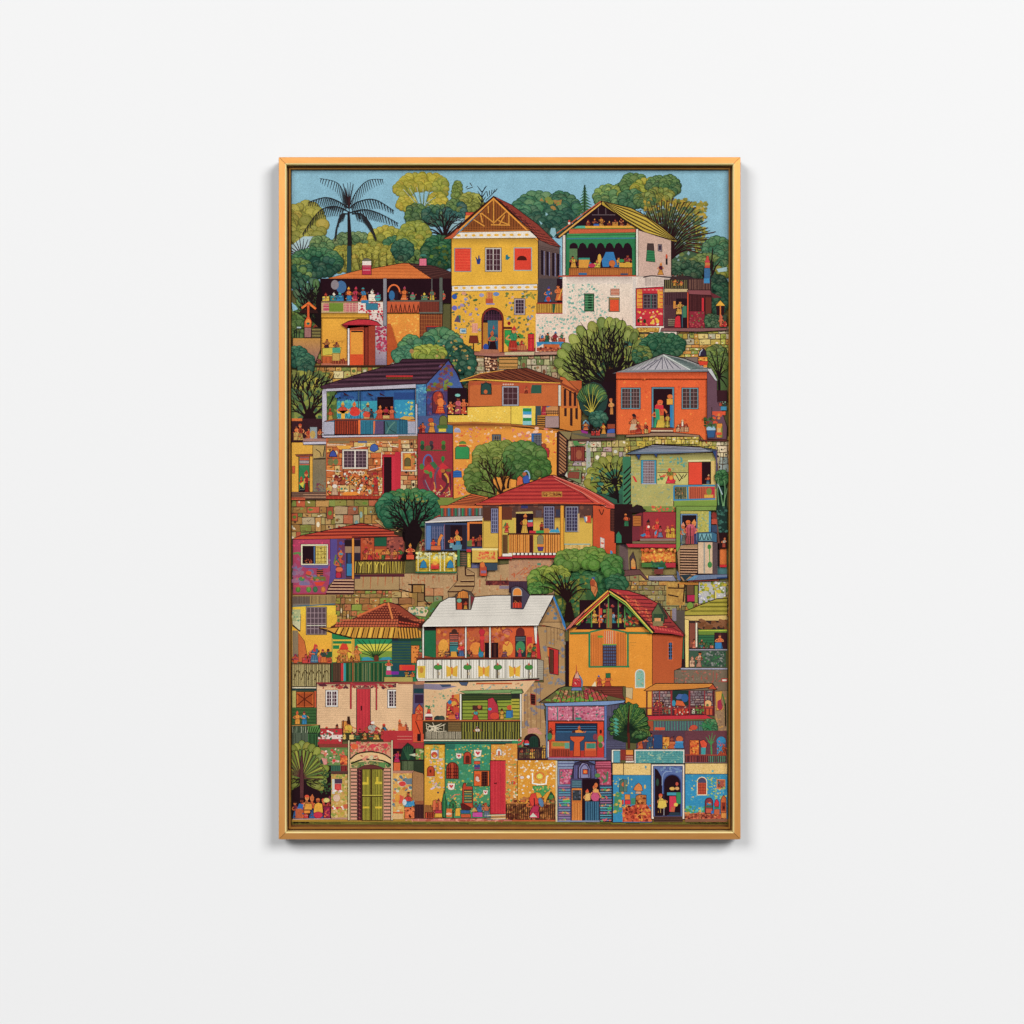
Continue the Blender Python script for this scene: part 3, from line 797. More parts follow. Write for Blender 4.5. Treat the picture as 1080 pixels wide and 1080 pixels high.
dabs(['8a9aa8', 'a08ab0', 'd8a888'], 1020, 110, 1310, 520, 14, 8, 20)
E('2a5ab0', 535, 162, 24, 24, o=2); E('6a6ac0', 535, 270, 26, 24); P('5a4a6a', 530, 400, 560, 340, 595, 345, 590, 405); P('2f7a5a', 570, 330, 595, 345, 590, 400)
E('6a8ac0', 930, 138, 30, 20); E('9a9ac0', 792, 148, 24, 18); R('c85a30', 830, 180, 900, 228); R('e08a4a', 845, 120, 895, 180); vl('a04030', 4, 830, 120, 900, 228, 5); R('8a8ac0', 835, 225, 915, 238)
R('b8c8c8', 585, 462, 648, 512, o=2); R('5a8ab0', 600, 475, 640, 500); R('e8a890', 700, 415, 755, 505); vl('c05a3a', 4, 700, 420, 755, 500, 4)
P('7a2c1c', 680, 533, 752, 533, 764, 602, 672, 602, o=3); L('3a1c14', 12, 714, 602, 714, 700)
arch('7a241c', 792, 265, 1000, 690, o=3); arch('241420', 808, 285, 985, 690); R('3a6a7a', 848, 388, 948, 560); R('b87a20', 805, 410, 850, 660); R('d87a20', 948, 390, 985, 690); R('28506a', 862, 520, 948, 660)
hl('5a3048', 3, 812, 330, 980, 385, 4); vl('5a3048', 3, 815, 300, 978, 385, 6)
P('c83828', 905, 430, 915, 470, 895, 470); person(898, 660, 180, 'c83038', '2a1018', 'c85a28'); E('5a8a5a', 900, 560, 26, 22); E('2a4a9a', 832, 640, 26, 32); E('2a4a9a', 632, 655, 18, 22)
# courtyard right of door
P('8a2c1c', 650, 680, 1000, 690, 1330, 650, 1640, 670, 1650, 710, 1330, 720, 900, 730, 650, 715, o=3, c2='b07868')
P('a86a50', 790, 660, 950, 665, 970, 700, 760, 700)
R('2a9a48', 1010, 480, 1075, 600, o=3); P('2a9a48', 1010, 600, 1075, 600, 1042, 640); R('5a2018', 1000, 448, 1080, 470); E('8a1c20', 1052, 416, 16, 18)
P('4a8a3a', 1110, 530, 1150, 510, 1190, 530, 1185, 560, 1110, 560)
crowd(1060, 1200, 670, 130, 3, ['c83030', 'e08030', '2f8a5a', 'd86a40']); person(1090, 675, 240, '2f8a5a', 'b83020', 'c83030')
R('d02830', 1232, 515, 1290, 678, o=3); P('2f7a3a', 1240, 515, 1262, 500, 1285, 515); L('7a1418', 4, 1232, 560, 1290, 560); vl('7a1418', 4, 1232, 515, 1290, 678, 2); R('c07040', 1130, 625, 1220, 670); vl('8a3a20', 4, 1130, 625, 1220, 670, 4)
T(2, 1)
win(20, 180, 125, 335, 3, 4, 'b0a0a4', '3a2434', '8a7880', fw=14, bw=5, mid=False)
for k in range(3): L('7a8a3a', 6, 135, 180, 180-k*8, 120+k*14, 215, 180+k*5)
item('printed_steps', 'brown steps and ledges below the arched door of the yellow house')
T(1, 1)
R('b87a58', 820, 730, 940, 860, o=3)
for i in range(5): hl('3a1820', 6, 820, 735+i*26, 940, 745+i*26, 1); dabs(['f0c8a0', 'e8b888'], 830, 745+i*25, 930, 755+i*25, 4, 7, 12)
R('c89048', 955, 735, 1135, 850, o=3); hl('5a4a20', 6, 955, 740, 1135, 850, 3)
P('c8b890', 1010, 690, 1330, 685, 1330, 715, 1010, 715)
P('a0786a', 1300, 680, 1560, 675, 1560, 700, 1300, 718); L('6a1c28', 7, 1290, 716, 1560, 700)

# ---- balcony annex and white gabled house
item('printed_house', 'white gabled house with green scalloped gallery and yellow roof, top right')
T(2, 1)
R('4a4248', 245, -10, 425, 215); R('2a1420', 425, -10, 515, 215)
person(340, 210, 150, '2a6ab0', '3a7ac0', '3a3a8a'); E('c03828', 345, 185, 20, 24); person(445, 200, 170, 'd86a28', 'e07028'); person(485, 200, 110, 'd87030', 'c05020')
L('e8b030', 7, 440, 190, 480, 80)
R('c8962c', 235, 225, 510, 318, o=3); P('2f5a40', 380, 225, 415, 225, 400, 318, 385, 318); vl('7a4a18', 5, 240, 230, 380, 315, 9); vl('6a4a18', 5, 415, 230, 505, 315, 6); L('b02030', 9, 235, 225, 510, 225); L('b02030', 9, 230, 320, 510, 320)
T(2, 0)
P('e8d8cc', 480, 1050, 1560, 1045, 1560, 1640, 1200, 1560, 480, 1560)
T(2, 1)
P('e8d8c8', 515, -30, 1170, -40, 1170, 480, 1100, 560, 560, 640, 225, 690, 225, 325, 515, 325, c2='e8ccb8')
dabs(['7ab0a0', '88b8a8', '6aa898', 'a8c8b8'], 530, 10, 900, 400, 110, 5, 15, 1.8); dabs(['7ab0a0', '88b8a8', 'a0c0b0'], 240, 350, 620, 520, 70, 5, 15, 1.8); dabs(['7ab0a0', '9ac0b0'], 880, 10, 1010, 300, 8, 10, 24)
for _ in range(40):
    x, y = R_.uniform(530, 860), R_.uniform(20, 520); C('78ac9c', 4, x, y, x+R_.uniform(-20, 20), y+20, x+R_.uniform(-30, 30), y+R_.uniform(20, 50))
eave('e8d8cc', 516, -26, 1140, 40, .2); R('2f6a44', 688, 135, 776, 300, o=4); R('142e20', 722, 150, 756, 285); hl('5a9a6a', 4, 692, 150, 772, 290, 6)
R('b8664a', 935, 88, 1018, 150, o=2); hl('e8b8a0', 4, 938, 90, 1016, 150, 4); R('6a6a50', 918, 170, 1020, 306, o=2); R('e04a20', 930, 192, 1012, 300); R('a87a30', 925, 172, 1015, 188)
R('d8ccc4', 1170-25, -30, 1172, 560)
# table scene
crowd(245, 490, 610, 120, 4, ['b84a28', '2f7ab0', 'c8822c', 'a02c3c', '2f6a4a'])
P('2f86b8', 232, 592, 490, 590, 486, 650, 460, 650, 450, 612, 300, 610, 240, 640); R('c86028', 300, 615, 450, 662, o=2); R('a84a30', 235, 645, 470, 680); dabs(['5a2a20', 'd88a5a'], 240, 640, 470, 680, 14, 6, 12)
P('b88a78', 215, 690, 460, 680, 440, 712, 215, 718, o=3)
# gallery
T(2, 0)
R('d8d0c8', 480, 655, 508, 1040, o=3)
P('2a7a4c', 510, 650, 1190, 620, 1190, 1045, 510, 1045, o=3); hl('3a9a5c', 8, 530, 660, 1170, 690, 2); L('3a7a90', 12, 520, 690, 1180, 685)
arch('260f1c', 545, 730, 625, 1030)
R('260f1c', 545, 780, 1140, 1030)
for i in range(7): P('260f1c', 545+i*85, 785, 560+i*85, 740, 587+i*85, 728, 612+i*85, 745, 630+i*85, 785)
R('5a7a50', 545, 785, 620, 900)
crowd(560, 1130, 965, 130, 8, ['d87030', 'e0a030', '2f7a9a', 'b03040', 'd8c038'])
P('d8962c', 632, 880, 740, 880, 715, 1010, 635, 1010, o=2); R('2f8a7a', 632, 872, 738, 890)
P('2f7ab8', 850, 900, 890, 815, 965, 815, 1005, 960, 970, 960, 950, 890, 920, 960, 860, 960, o=2); E('c86a28', 950, 925, 30, 30, o=2)
E('d8a838', 830, 880, 18, 45); E('c02850', 760, 945, 34, 20); R('d8a028', 1018, 920, 1140, 962); E('2f8a4a', 1040, 900, 26, 16)
R('b86a28', 540, 970, 1140, 1040, o=2); vl('8a4a1c', 4, 545, 975, 1135, 1035, 30); R('2f6a9a', 632, 1015, 710, 1035); R('2a4a6a', 1030, 1020, 1100, 1035)
L('b84020', 12, 440, 1048, 1210, 1045)
# gable
P('26121c', 850, 350, 1180, 560, 640, 590, 560, 600)
L('6a5a60', 7, 760, 465, 980, 465); L('5a4a50', 6, 820, 400, 820, 470); L('5a4a50', 6, 890, 400, 890, 470)
crowd(700, 1130, 570, 90, 7, ['c8822c', 'e09830', 'a84028', '8a3020']); R('2f60a8', 775, 550, 825, 580)
P('e0a428', 690, 570, 1190, 568, 1190, 588, 700, 590); P('4aa890', 575, 600, 620, 570, 690, 568, 700, 590); R('7a8030', 560, 590, 1190, 605)
P('c85a34', 540, 600, 1210, 598, 1210, 630, 540, 645, o=2)
P('3f8a50', 520, 645, 1190, 632, 1190, 650, 520, 662)
P('3a1a1c', 410, 680, 845, 330, 858, 350, 450, 690)
L('e0a848', 14, 445, 675, 850, 352); L('c85a34', 9, 425, 640, 540, 560, 640, 480, 840, 338)
R('c83828', 534, 515, 552, 535); R('e0dcd0', 532, 535, 552, 555)
P('b89a2c', 850, 335, 940, 355, 1130, 400, 1280, 480, 1420, 580, 1560, 700, 1570, 725, 1440, 700, 1310, 660, 1210, 600, 850, 370, o=5)
for i in range(9):
    t = (i+.5)/9; L('3a2a18' if i % 2 == 0 else 'd4b840', 6, 860+t*20, 340+t*18, 1100+t*-10, 410+t*130, 1280-t*30, 480+t*160, 1565-t*20, 715-t*8)
# side of white house
T(3, 0)
P('c8a898', 115, 610, 210, 640, 430, 710, 430, 1050, 115, 1050, o=3, c2='d0aea0')
R('dcd4c8', 96, 600, 118, 1045, o=2)
P('4a3a38', 205, 738, 262, 740, 278, 915, 192, 905, o=3); P('2f7a4c', 200, 800, 272, 810, 276, 912, 194, 902); hl('1f5a38', 4, 200, 810, 272, 905, 4)
P('8a808a', 305, 745, 340, 748, 343, 815, 305, 810, o=3); R('3a2a38', 312, 755, 335, 800)
person(330, 1035, 120, '5a2038', 'd8902c', 'e08830'); P('1c1418', 378, 860, 396, 860, 396, 940, 378, 940); E('c85030', 386, 860, 10, 22)

# ---- red house at right
item('printed_house', 'small red painted house with dark timber veranda and yellow bordered window, right')
P('e0ccc0', 115, 1050, 430, 1050, 430, 1160, 100, 1180)
vl('7a6a68', 4, 180, 1060, 420, 1140, 22); C('1c1420', 7, 165, 1060, 250, 1045, 430, 1060, 580, 1050, 650, 1075)
crowd(440, 560, 1080, 60, 4, ['d84a3a', 'e08030']); 
P('3a2a2c', 430, 1050, 560, 1045, 700, 1080, 810, 1080, 810, 1190, 360, 1190)
P('c84838', 766, 855, 785, 855, 800, 970, 745, 970, o=2); R('3a6a9a', 742, 970, 800, 1120, o=2); R('c87838', 750, 920, 798, 945); R('c83848', 750, 900, 796, 915)
T(3, 1)
P('3a3028', 360, 0, 590, 0, 590, 95, 360, 95); vl('8a8048', 4, 370, 5, 580, 85, 12); crowd(430, 550, 60, 80, 2, ['d84a3a', 'e0a030'])
R('3a2428', 590, -10, 800, 95); vl('8a6050', 5, 595, 0, 800, 95, 14)
R('3a8ac0', 740, -10, 795, 35)
P('c8b080', 365, 85, 590, 88, 590, 118, 365, 122, o=3)
P('c82838', 95, 85, 355, 68, 355, 440, 95, 440, o=4)
for x0 in (105, 300): 
    R('e09a28', x0, 95, x0+50, 270)
    for i in range(5): R('c82838', x0+R_.uniform(0, 30), 105+i*36, x0+50, 112+i*36)
for i in range(5): E('e8a090', 180+i*38, 98, 14, 5, n=6)
win(162, 135, 300, 278, 4, 4, '6a5a68', '3a2a34', '7a6a70', fw=10, bw=5); L('2f6a5a', 10, 240, 140, 240, 270)
dabs(['e8c038', 'e8a080', 'e8e0c0', 'e09040'], 105, 300, 340, 430, 22, 6, 15); E('e8b830', 256, 404, 15, 18); E('e8b830', 300, 396, 16, 20); E('2a3a20', 120, 390, 12, 20); E('2a3a20', 178, 395, 14, 20)
P('54343a', 360, 120, 590, 118, 590, 460, 360, 460); vl('3a2228', 5, 370, 125, 580, 240, 12)
R('26141c', 475, 180, 580, 460); R('d88a2c', 450, 205, 472, 275); crowd(480, 545, 330, 130, 1, ['d8a038']); R('3f7a5a', 540, 250, 575, 360)
P('3a2c2c', 385, 445, 440, 365, 470, 365, 450, 445); hl('b0a080', 5, 400, 370, 465, 440, 4)
P('d02030', 460, 455, 468, 360, 490, 342, 515, 345, 522, 455, o=2); L('3a5a6a', 6, 535, 270, 535, 455)
R('5a2a2c', 590, 130, 815, 300, o=3); vl('3a1a20', 4, 595, 130, 810, 300, 14); L('e04a20', 10, 588, 120, 588, 460)
R('8a2434', 600, 300, 748, 460, o=2); dabs(['c04a4a', '5a6a3a', 'a83a4a'], 605, 305, 740, 455, 34, 5, 12)
R('d02430', 720, 175, 740, 300); R('2a161c', 740, 175, 755, 300); R('6a3028', 755, 170, 810, 330)
P('8a4a50', 580, 100, 800, 100, 830, 150, 600, 140, o=3); P('6a2c34', 800, 120, 910, 170, 830, 178, 810, 150)
R('3a4a3a', 750, 335, 955, 460); bush(800, 390, 40, 50, ['3f6a48'], r=24, n=6); bush(860, 400, 40, 60, ['4a6a50', '3a5a40'], r=24, n=8); crowd(880, 955, 450, 110, 2, ['d86a48', 'c83030'])
P('8a5a5a', 340, 460, 700, 460, 960, 460, 960, 480, 700, 495, 330, 490, o=3)
P('e0a828', 848, 250, 895, 195, 945, 250, o=3); P('2a161c', 855, 250, 938, 250, 930, 340, 862, 340); L('d87028', 12, 896, 250, 896, 440); E('c86040', 900, 380, 14, 50)
P('c89a38', 100, 455, 320, 455, 310, 500, 100, 500, o=2); dabs(['a06a28', 'e0c050'], 105, 460, 315, 495, 22, 5, 12)

# ---- middle trees of the second row
item('printed_tree', 'large olive tree with dark fanned branches in front of the white house')
T(2, 1)
E('2f5040', 800, 860, 340, 270, n=20); P('3a5a44', 560, 900, 1080, 700, 1060, 1080, 560, 1060)
dabs(['4a7a7a', '3f7068', 'd8a030', 'c89a38', '4a6a40', '6a8a48', '3a6a78', '9aa058'], 580, 560, 1080, 960, 90, 18, 38)
TP = [(440, 790), (470, 700), (510, 640), (580, 560), (650, 480), (760, 440), (850, 400), (925, 400), (985, 410), (1040, 430), (1095, 500), (480, 870), (520, 920), (560, 790), (600, 740), (610, 650), (690, 600), (720, 520), (880, 500), (800, 560), (960, 480), (1060, 590), (610, 920), (1110, 480), (1160, 510), (1205, 590), (1225, 670), (1215, 740), (1130, 600)]
fan(930, 1010, TP, 62, ['7a8c3a', '889a3c', '6a8038', '94a040'], w=34, w2=7)
P('241014', 860, 1080, 880, 900, 905, 850, 960, 850, 985, 900, 985, 1080); P('241014', 985, 880, 1060, 720, 1080, 730, 1000, 900)
for x, y in ((1150, 560), (1180, 620), (1220, 640)): C('1c1014', 20, 990, 900, 1080, 740, x, y, w2=6)
item('printed_tree', 'round olive treetop and limbs left of the grey roofed orange house')
T(3, 1)
dabs(['7a8a38', '4f7f8a', 'c89a38', '3f6a58', '8a9a48'], 0, 560, 190, 780, 40, 14, 30)
fan(-10, 900, [(20, 510), (80, 530), (130, 600), (150, 680), (130, 740)], 46, ['7a8c3a', '6a8038'], w=22, w2=7)
item('printed_bush', 'dense dark green bush behind the grey hipped roof')
bush(350, 630, 210, 110, ['1c4c38', '245a40', '2c6848'], r=36, n=50, oc='10301f'); bush(150, 720, 80, 80, ['2c6040', '6a8038'], r=30, n=14)
P('7a6a64', 540, 740, 740, 730, 740, 830, 620, 780, o=2)
item('printed_tree', 'olive tree with forked dark trunk at the right edge beside the orange house')
E('4a6438', 880, 880, 110, 250); bush(860, 760, 100, 130, ['5f7a34', '6f8838', '55703a'], r=38, n=28)
for x, y in ((800, 680), (860, 660), (940, 660), (950, 740), (780, 760), (960, 850), (960, 940), (960, 1020)): C('1c1014', 18, 890, 1110, 885, 940, (885+x)/2, (900+y)/2, x, y, w2=6)
item('printed_tree', 'dark green rounded bush with yellow-green clump above the purple roof')
T(1, 1)
bush(400, 640, 200, 160, ['1f5344', '2a6450', '35745a', '4a8458'], r=50, n=46)
bush(600, 800, 110, 180, ['1a483c', '225746'], r=44, n=30); bush(120, 640, 90, 90, ['3f7a5a', '55905a'], r=44, n=14); bush(40, 720, 80, 60, ['3f8060'], r=40, n=8)
bush(300, 700, 140, 60, ['7a9030', '98a834', 'a0ac38'], r=42, n=16, oc='3a4a1c')
dabs(['a08a3a', '6a8a3a', 'c0965a'], 360, 560, 680, 900, 26, 8, 18); E('a87a48', 128, 680, 20, 22)
# ================================================================== SECOND ROW
item('printed_terraces', 'printed patchwork stone terraces between the middle houses')
T(0, 3); stones(70, -80, 480, 300, 62, ['c05a38', '7a8a3a', 'd89a50', 'a87a3a', 'b8a060', 'd8b890'], fleck=['5a3428', '6a8a30', 'e8dcc0'])
stones(480, -80, 1100, 260, 70, ['b8843c', 'a88a48', '98903c', 'd8b888', 'b86a48', 'c8b890'], fleck=['8a5a28', '6a8a30', '7aa0a0', 'c04a3a'])
T(2, 2); stones(530, 440, 1180, 900, 52, ['c8b890', '9aa050', 'b8a860', 'd8c8a8', '8a9a58', 'b8a0a8'], fleck=['4f7a3a', 'b8604a', 'e8e0d0'])
T(3, 2); stones(0, 400, 980, 760, 46, ['c8b038', 'b8a83a', 'd8c068', '9a9a48'], fleck=['6a7030', 'e0d090'])
stones(860, 450, 980, 760, 60, ['d8c8a0', 'c8a860', '9aa8a8', 'e0d0b0'], fleck=['2f4a5a', '2a3a20'])
T(3, 3); stones(0, 640, 980, 1080, 50, ['a89a60', '9a8a50', 'b89a58', 'a0986a', 'c0883c', '8a8a5a'], fleck=['8a3a30', '6a8a38', '8a8aa0', 'd8a040'])
T(0, 4); R('8a6a3a', 60, -300, 500, 60)
T(0, 3); stones(480, 790, 1100, 1200, 48, ['a0783a', 'b8843c', '8a9a3a', '98703a', 'c07040'], fleck=['5a7a2a', 'c04a30', 'd8c8a0'])
T(1, 3); stones(-60, 720, 480, 1090, 80, ['b8843c', 'c07a44', 'a88a50', 'b08848'], fleck=['8a5a28', 'c8a070'])
P('d8c09a', 85, 1010, 100, 945, 240, 940, 290, 980, 260, 1040, 110, 1020, o=3); dabs(['5a8a6a', '7a9a8a', '6a8a3a'], 110, 950, 320, 1070, 16, 8, 20)
P('5a7a38', 250, 1000, 330, 920, 420, 890, 300, 1080, 180, 1080, 150, 1040); dabs(['7a8a30', '4a8a5a'], 200, 960, 360, 1080, 20, 8, 18); dabs(['7aa090'], 260, 820, 300, 880, 3, 14, 24)

# ---- blue house with purple roof
item('printed_house', 'blue house with long purple tiled roof and a porch full of people, upper left')
T(0, 1)
R('3a62a0', 380, 1040, 1640, 1700)
T(1, 2)
P('3f4a8a', 180, -80, 540, -100, 640, 0, 470, 200, 470, 380, 185, 380)
R('4a5088', 185, 0, 470, 380)
T(0, 2)
R('2f5f9a', 400, -20, 1640, 250)
R('4f6a34', 405, -20, 500, 255); dabs(['7a8a3a', '3a5a30'], 410, -10, 495, 180, 8, 12, 24); L('1c1416', 7, 500, -20, 410, 140); L('1c1416', 6, 460, 20, 440, 100)
P('2f9ab0', 500, 80, 880, 70, 880, 260, 500, 260); dabs(['58b8a8', '3fa8c0'], 505, 70, 800, 240, 26, 10, 26)
dabs(['2a4a8a', '34609c'], 500, -10, 1500, 60, 30, 12, 30)
for x in (560, 790, 900): P('3a1820', x, -10, x+45, 15, x+60, 28, x+10, 15)
L('3a5a68', 10, 706, -20, 706, 380); L('20304a', 4, 724, -20, 724, 380)
R('24101a', 885, 35, 1032, 250, o=4)
T(1, 2); R('2a90b8', -40, 60, 160, 250); dabs(['3fa8c8', 'c8c050', '5ab8b0'], -30, 80, 150, 210, 16, 8, 18); R('2a4a88', -40, -10, 165, 60)
T(0, 2)
person(440, 255, 120, 'c85a28', 'c89a38', 'b83020'); person(555, 255, 180, 'd84a30', '2f9ab0', 'd8b030', w=110); P('e8b030', 505, 190, 610, 190, 610, 160, 575, 180, 575, 250, 540, 250, 540, 180, 505, 165)
person(670, 255, 180, 'd83428', '2f8ab0', 'd86020', w=110); E('d83428', 670, 180, 50, 36); person(785, 245, 165, '5a9aa0', 'c8a060', 'c8b860'); E('d84a30', 785, 200, 40, 28); person(830, 245, 110, '2a4a5a', '2a4a5a')
person(905, 250, 140, 'd8562c', 'c84a34', 'e08838', w=80); person(965, 235, 130, 'c02a40', 'b83040'); person(1020, 250, 140, 'd86a40', 'd85a3c', 'd86a28')
R('c8a860', 935, 208, 1000, 240, o=2)
# parapet strip
R('2f6a88', 400, 255, 1640, 385); 
R('a83c20', 480, 258, 705, 388, o=3); vl('4a1c18', 5, 485, 262, 700, 386, 13); R('e87028', 702, 250, 722, 388)
R('2f7f9a', 730, 262, 845, 385); vl('1f5a74', 5, 732, 265, 842, 385, 7); P('d86a30', 845, 262, 868, 262, 855, 385, 845, 385); R('5a4a70', 862, 262, 945, 385); R('2a2430', 942, 262, 956, 385)
R('3a6a70', 956, 262, 1070, 385); C('2a4a4a', 6, 970, 270, 1000, 340, 1060, 375); C('5a8a80', 8, 1050, 270, 1000, 320, 970, 380)
L('8a4428', 14, 395, 264, 480, 248, 1080, 244, 1090, 244)
R('b0b0c4', 360, 270, 474, 390); L(K, 4, 478, 262, 478, 388)
T(1, 2); R('2f7088', 0, 255, 95, 380); vl('1f4a68', 5, 0, 255, 90, 380, 5); R('a8a8bc', 92, 268, 172, 380); P('d0a040', 10, 240, 60, 215, 140, 220, 160, 240, 90, 252); R('c87830', 90, 250, 165, 266)
R('b8b4c4', 164, -100, 184, 385, o=2)
T(0, 2)
P('c0bccc', 360, -30, 400, -30, 404, 60, 404, 255, 375, 270, 375, 400, 360, 400, o=2)
P('c4c0d0', 360, 400, 1640, 382, 1640, 400, 380, 420, 360, 415, o=2)
# roof
T(0, 1)
P('3f2434', 340, 1020, 380, 1000, 700, 900, 1000, 810, 1090, 790, 1120, 755, 1570, 755, 1350, 990, 380, 1045, o=5, c2='4a2c3c')
for i in range(10): L('24121e' if i % 2 == 0 else '6a4254', 6, 1085-i*72+0, 790+i*23, 1555-i*18, 772+i*22)
R('c02428', 965, 910, 1220, 925); R('3a2a18', 970, 928, 1215, 945); vl('7a5a20', 4, 970, 928, 1215, 945, 24)
P('b8b4c4', 375, 1050, 400, 1035, 1250, 990, 1250, 1030, 400, 1062, o=3); R('a8a4b8', 370, 1040, 396, 1085)
T(1, 1)
P('3f4a90', 270, 980, 400, 850, 480, 760, 560, 900, 640, 1080, 640, 1180, 270, 1180, c2='4a70a8')
dabs(['6a3a5a', '6a7a2a', '8a4a30', '3a5a9a', '7a3a40', '5a5aa0'], 285, 990, 480, 1080, 26, 12, 30); dabs(['6a3a5a', '7a5a2a', '6a4a80', '8a4a30'], 400, 800, 520, 1000, 30, 10, 26); dabs(['7a8a30'], 440, 940, 510, 1010, 3, 18, 26)
P('4a88b0', 170, 995, 268, 990, 268, 1180, 170, 1180, o=3); dabs(['3f9ab8', '6aa8c0', '3a70a8'], 180, 1000, 260, 1080, 14, 10, 22)
L(K, 8, 475, 755, 560, 890, 645, 1085); L(K, 6, 480, 760, 270, 985)
T(1, 2)
R('3f70a0', 190, 0, 265, 380); dabs(['5a88b0', '3a5a98'], 195, 10, 260, 370, 18, 8, 20)
R('4a3a6a', 270, -20, 470, 210); dabs(['6a4a70', '7a3a50', '3a4a8a'], 275, -10, 465, 200, 28, 12, 24)
arch('6a2a3a', 325, -20, 430, 190, o=3); E('a83828', 378, 40, 46, 60); person(400, 190, 200, 'd8602c', 'd84a20', 'd85a28', w=90); E('e87a30', 405, 85, 28, 40)
for i in range(4): L('e88a30', 6, 380, 100+i*22, 430, 100+i*22)
R('24101a', 470, -50, 652, 200, o=3); person(500, 195, 140, 'd8602c', 'c84a28'); person(570, 195, 180, 'c85a6a', 'b84a5a', w=80); person(625, 195, 170, 'd86a34', 'd8502c', w=60); E('7ac0b8', 565, 18, 26, 14)
P('4a5a8a', 190, 215, 465, 205, 465, 375, 190, 375)
arch('6a7034', 390, 210, 466, 300, o=3); R('d8c030', 385, 330, 455, 365); R('4a6a30', 370, 300, 470, 335); person(240, 375, 110, 'd85a2c', 'c83828', w=40); person(210, 375, 90, 'a83028', '8a2828'); person(320, 370, 140, 'e0982c', 'e0902c', w=70); E('b84a30', 310, 255, 26, 22, o=2)
R('3a2a30', 186, 372, 480, 382)

# ---- yellow shop beside the blue house, lower left
item('printed_house', 'narrow yellow house front with a green door under an orange transom, left edge')
T(0, 2)
R('3a1c24', 70, 240, 360, 460); crowd(80, 350, 445, 170, 5, ['c84a28', 'a83424', 'd86a30', '8a3a30', 'c09a50']); R('8a98a0', 245, 320, 312, 430); E('b89a50', 270, 390, 26, 38)
R('d8702c', 72, 238, 170, 262); R('a87a70', 180, 428, 400, 455); P('c0bccc', 170, 460, 404, 456, 404, 482, 185, 486, o=2)
P('e0a830', 70, 465, 180, 465, 182, 490, 270, 490, 270, 940, 70, 940, o=2)
R('8a7450', 272, 490, 395, 940, c2='7a7460'); P('b89a58', 275, 495, 385, 495, 365, 600, 275, 620); C('3a2a20', 5, 300, 530, 340, 560, 350, 600); L('2a1c18', 8, 278, 622, 392, 620); dabs(['7a3a50', '6a5060', '8a5a3a'], 300, 820, 385, 930, 16, 8, 16); L('2a1c18', 5, 385, 500, 368, 600)
P('8a4a3a', 105, 580, 270, 575, 265, 595, 120, 600, o=3); R('2f7f50', 138, 595, 240, 930, o=4); R('c85a30', 145, 598, 236, 680); hl('5a5a70', 5, 145, 600, 236, 680, 3); R('a09898', 148, 640, 234, 662)
person(215, 935, 210, 'a82a20', '8a2018', 'a83424', w=50); person(170, 925, 140, 'c83a20', '1c2a34', 'c83020', w=44); P('c8c030', 145, 860, 190, 830, 180, 900); R('c8562c', 76, 690, 102, 760, o=2)
R('7a5a4a', 70, 935, 400, 1005, o=3); hl('c09070', 8, 180, 945, 395, 1000, 2); R('c85a38', 70, 985, 200, 1010)
hl('3a2018', 4, 70, 940, 395, 1005, 3)

# ---- patterned stone house with red door
item('printed_house', 'patterned orange stone house with a white barred window and red door, left')
P('c8642c', 398, 425, 1640, 400, 1640, 1000, 398, 1000)
stones(405, 430, 930, 990, 52, ['d87030', 'e09038', 'c85a2c', 'd8a060', 'c87838', 'b85030', 'd8b870'], joint='6a3020', fleck=['e8d0a8', 'a83828', '6a6a38', '8a3a50', 'e8b040'])
stones(930, 430, 1085, 590, 44, ['d8a060', 'd87038', 'c8b070'], joint='6a3020', fleck=['e8d8c0', '7a4a30'])
R('8a7450', 420, 430, 620, 475); R('9a6a3a', 420, 425, 1080, 452)
for a in ((405, 488, 560, 488, 640, 520, 760, 500, 770, 480), (990, 460, 1010, 500, 1080, 510), (400, 730, 540, 740), (800, 730, 850, 715, 920, 700, 925, 560)): L('e8dcc8', 6, *a)
P('e8a838', 490, 495, 650, 495, 600, 540, 520, 530)
P('3f50a0', 425, 600, 440, 555, 465, 538, 488, 560, 502, 602, o=4); P('3f60a8', 810, 530, 825, 490, 855, 476, 885, 495, 895, 530, 860, 555, 825, 550, o=3)
E('7a7040', 440, 650, 28, 34); E('6a7a48', 490, 650, 24, 30); R('4a6090', 700, 452, 785, 470)
dabs(['e8d8b8', 'd8d8d0', 'd83a28', 'e8882c', '5a2a24', '3f8a7a', 'c8982c'], 410, 760, 920, 980, 110, 6, 18)
for _ in range(16):
    x, y = R_.uniform(420, 900), R_.uniform(770, 940); C('4a1c18', 5, x, y, x+R_.uniform(-40, 40), y+20, x+R_.uniform(-60, 60), y+50)
person(480, 965, 200, 'd88a60', 'c8a080', '6a1c24', w=70); P('6a1c24', 470, 800, 500, 800, 485, 765); E('e0d8cc', 480, 880, 24, 18); person(870, 960, 230, 'c02a30', 'b83828', 'a82028', w=60)
for i in range(6): E('e8d0b0', 620+i*26, 745+(i % 2)*8, 14, 12); E('5a2a28', 620+i*26, 755, 8, 6)
P('e88a20', 560, 940, 680, 930, 720, 960, 560, 975); R('a83020', 398, 975, 940, 1002); vl('c85030', 5, 400, 978, 940, 1000, 12); R('7a3424', 398, 968, 940, 976)
win(550, 530, 795, 718, 6, 5, 'd8cfc0', '4a3440', '8a7078', fw=16, bw=6); L('e8e0d4', 12, 672, 540, 672, 712)
R('a8202c', 930, 578, 1170, 600); R('c82438', 930, 590, 1160, 985); R('2a1018', 945, 603, 1018, 980); R('d02840', 1022, 603, 1170, 1000); L('7a1420', 5, 935, 580, 935, 980); 
T(1, 2)
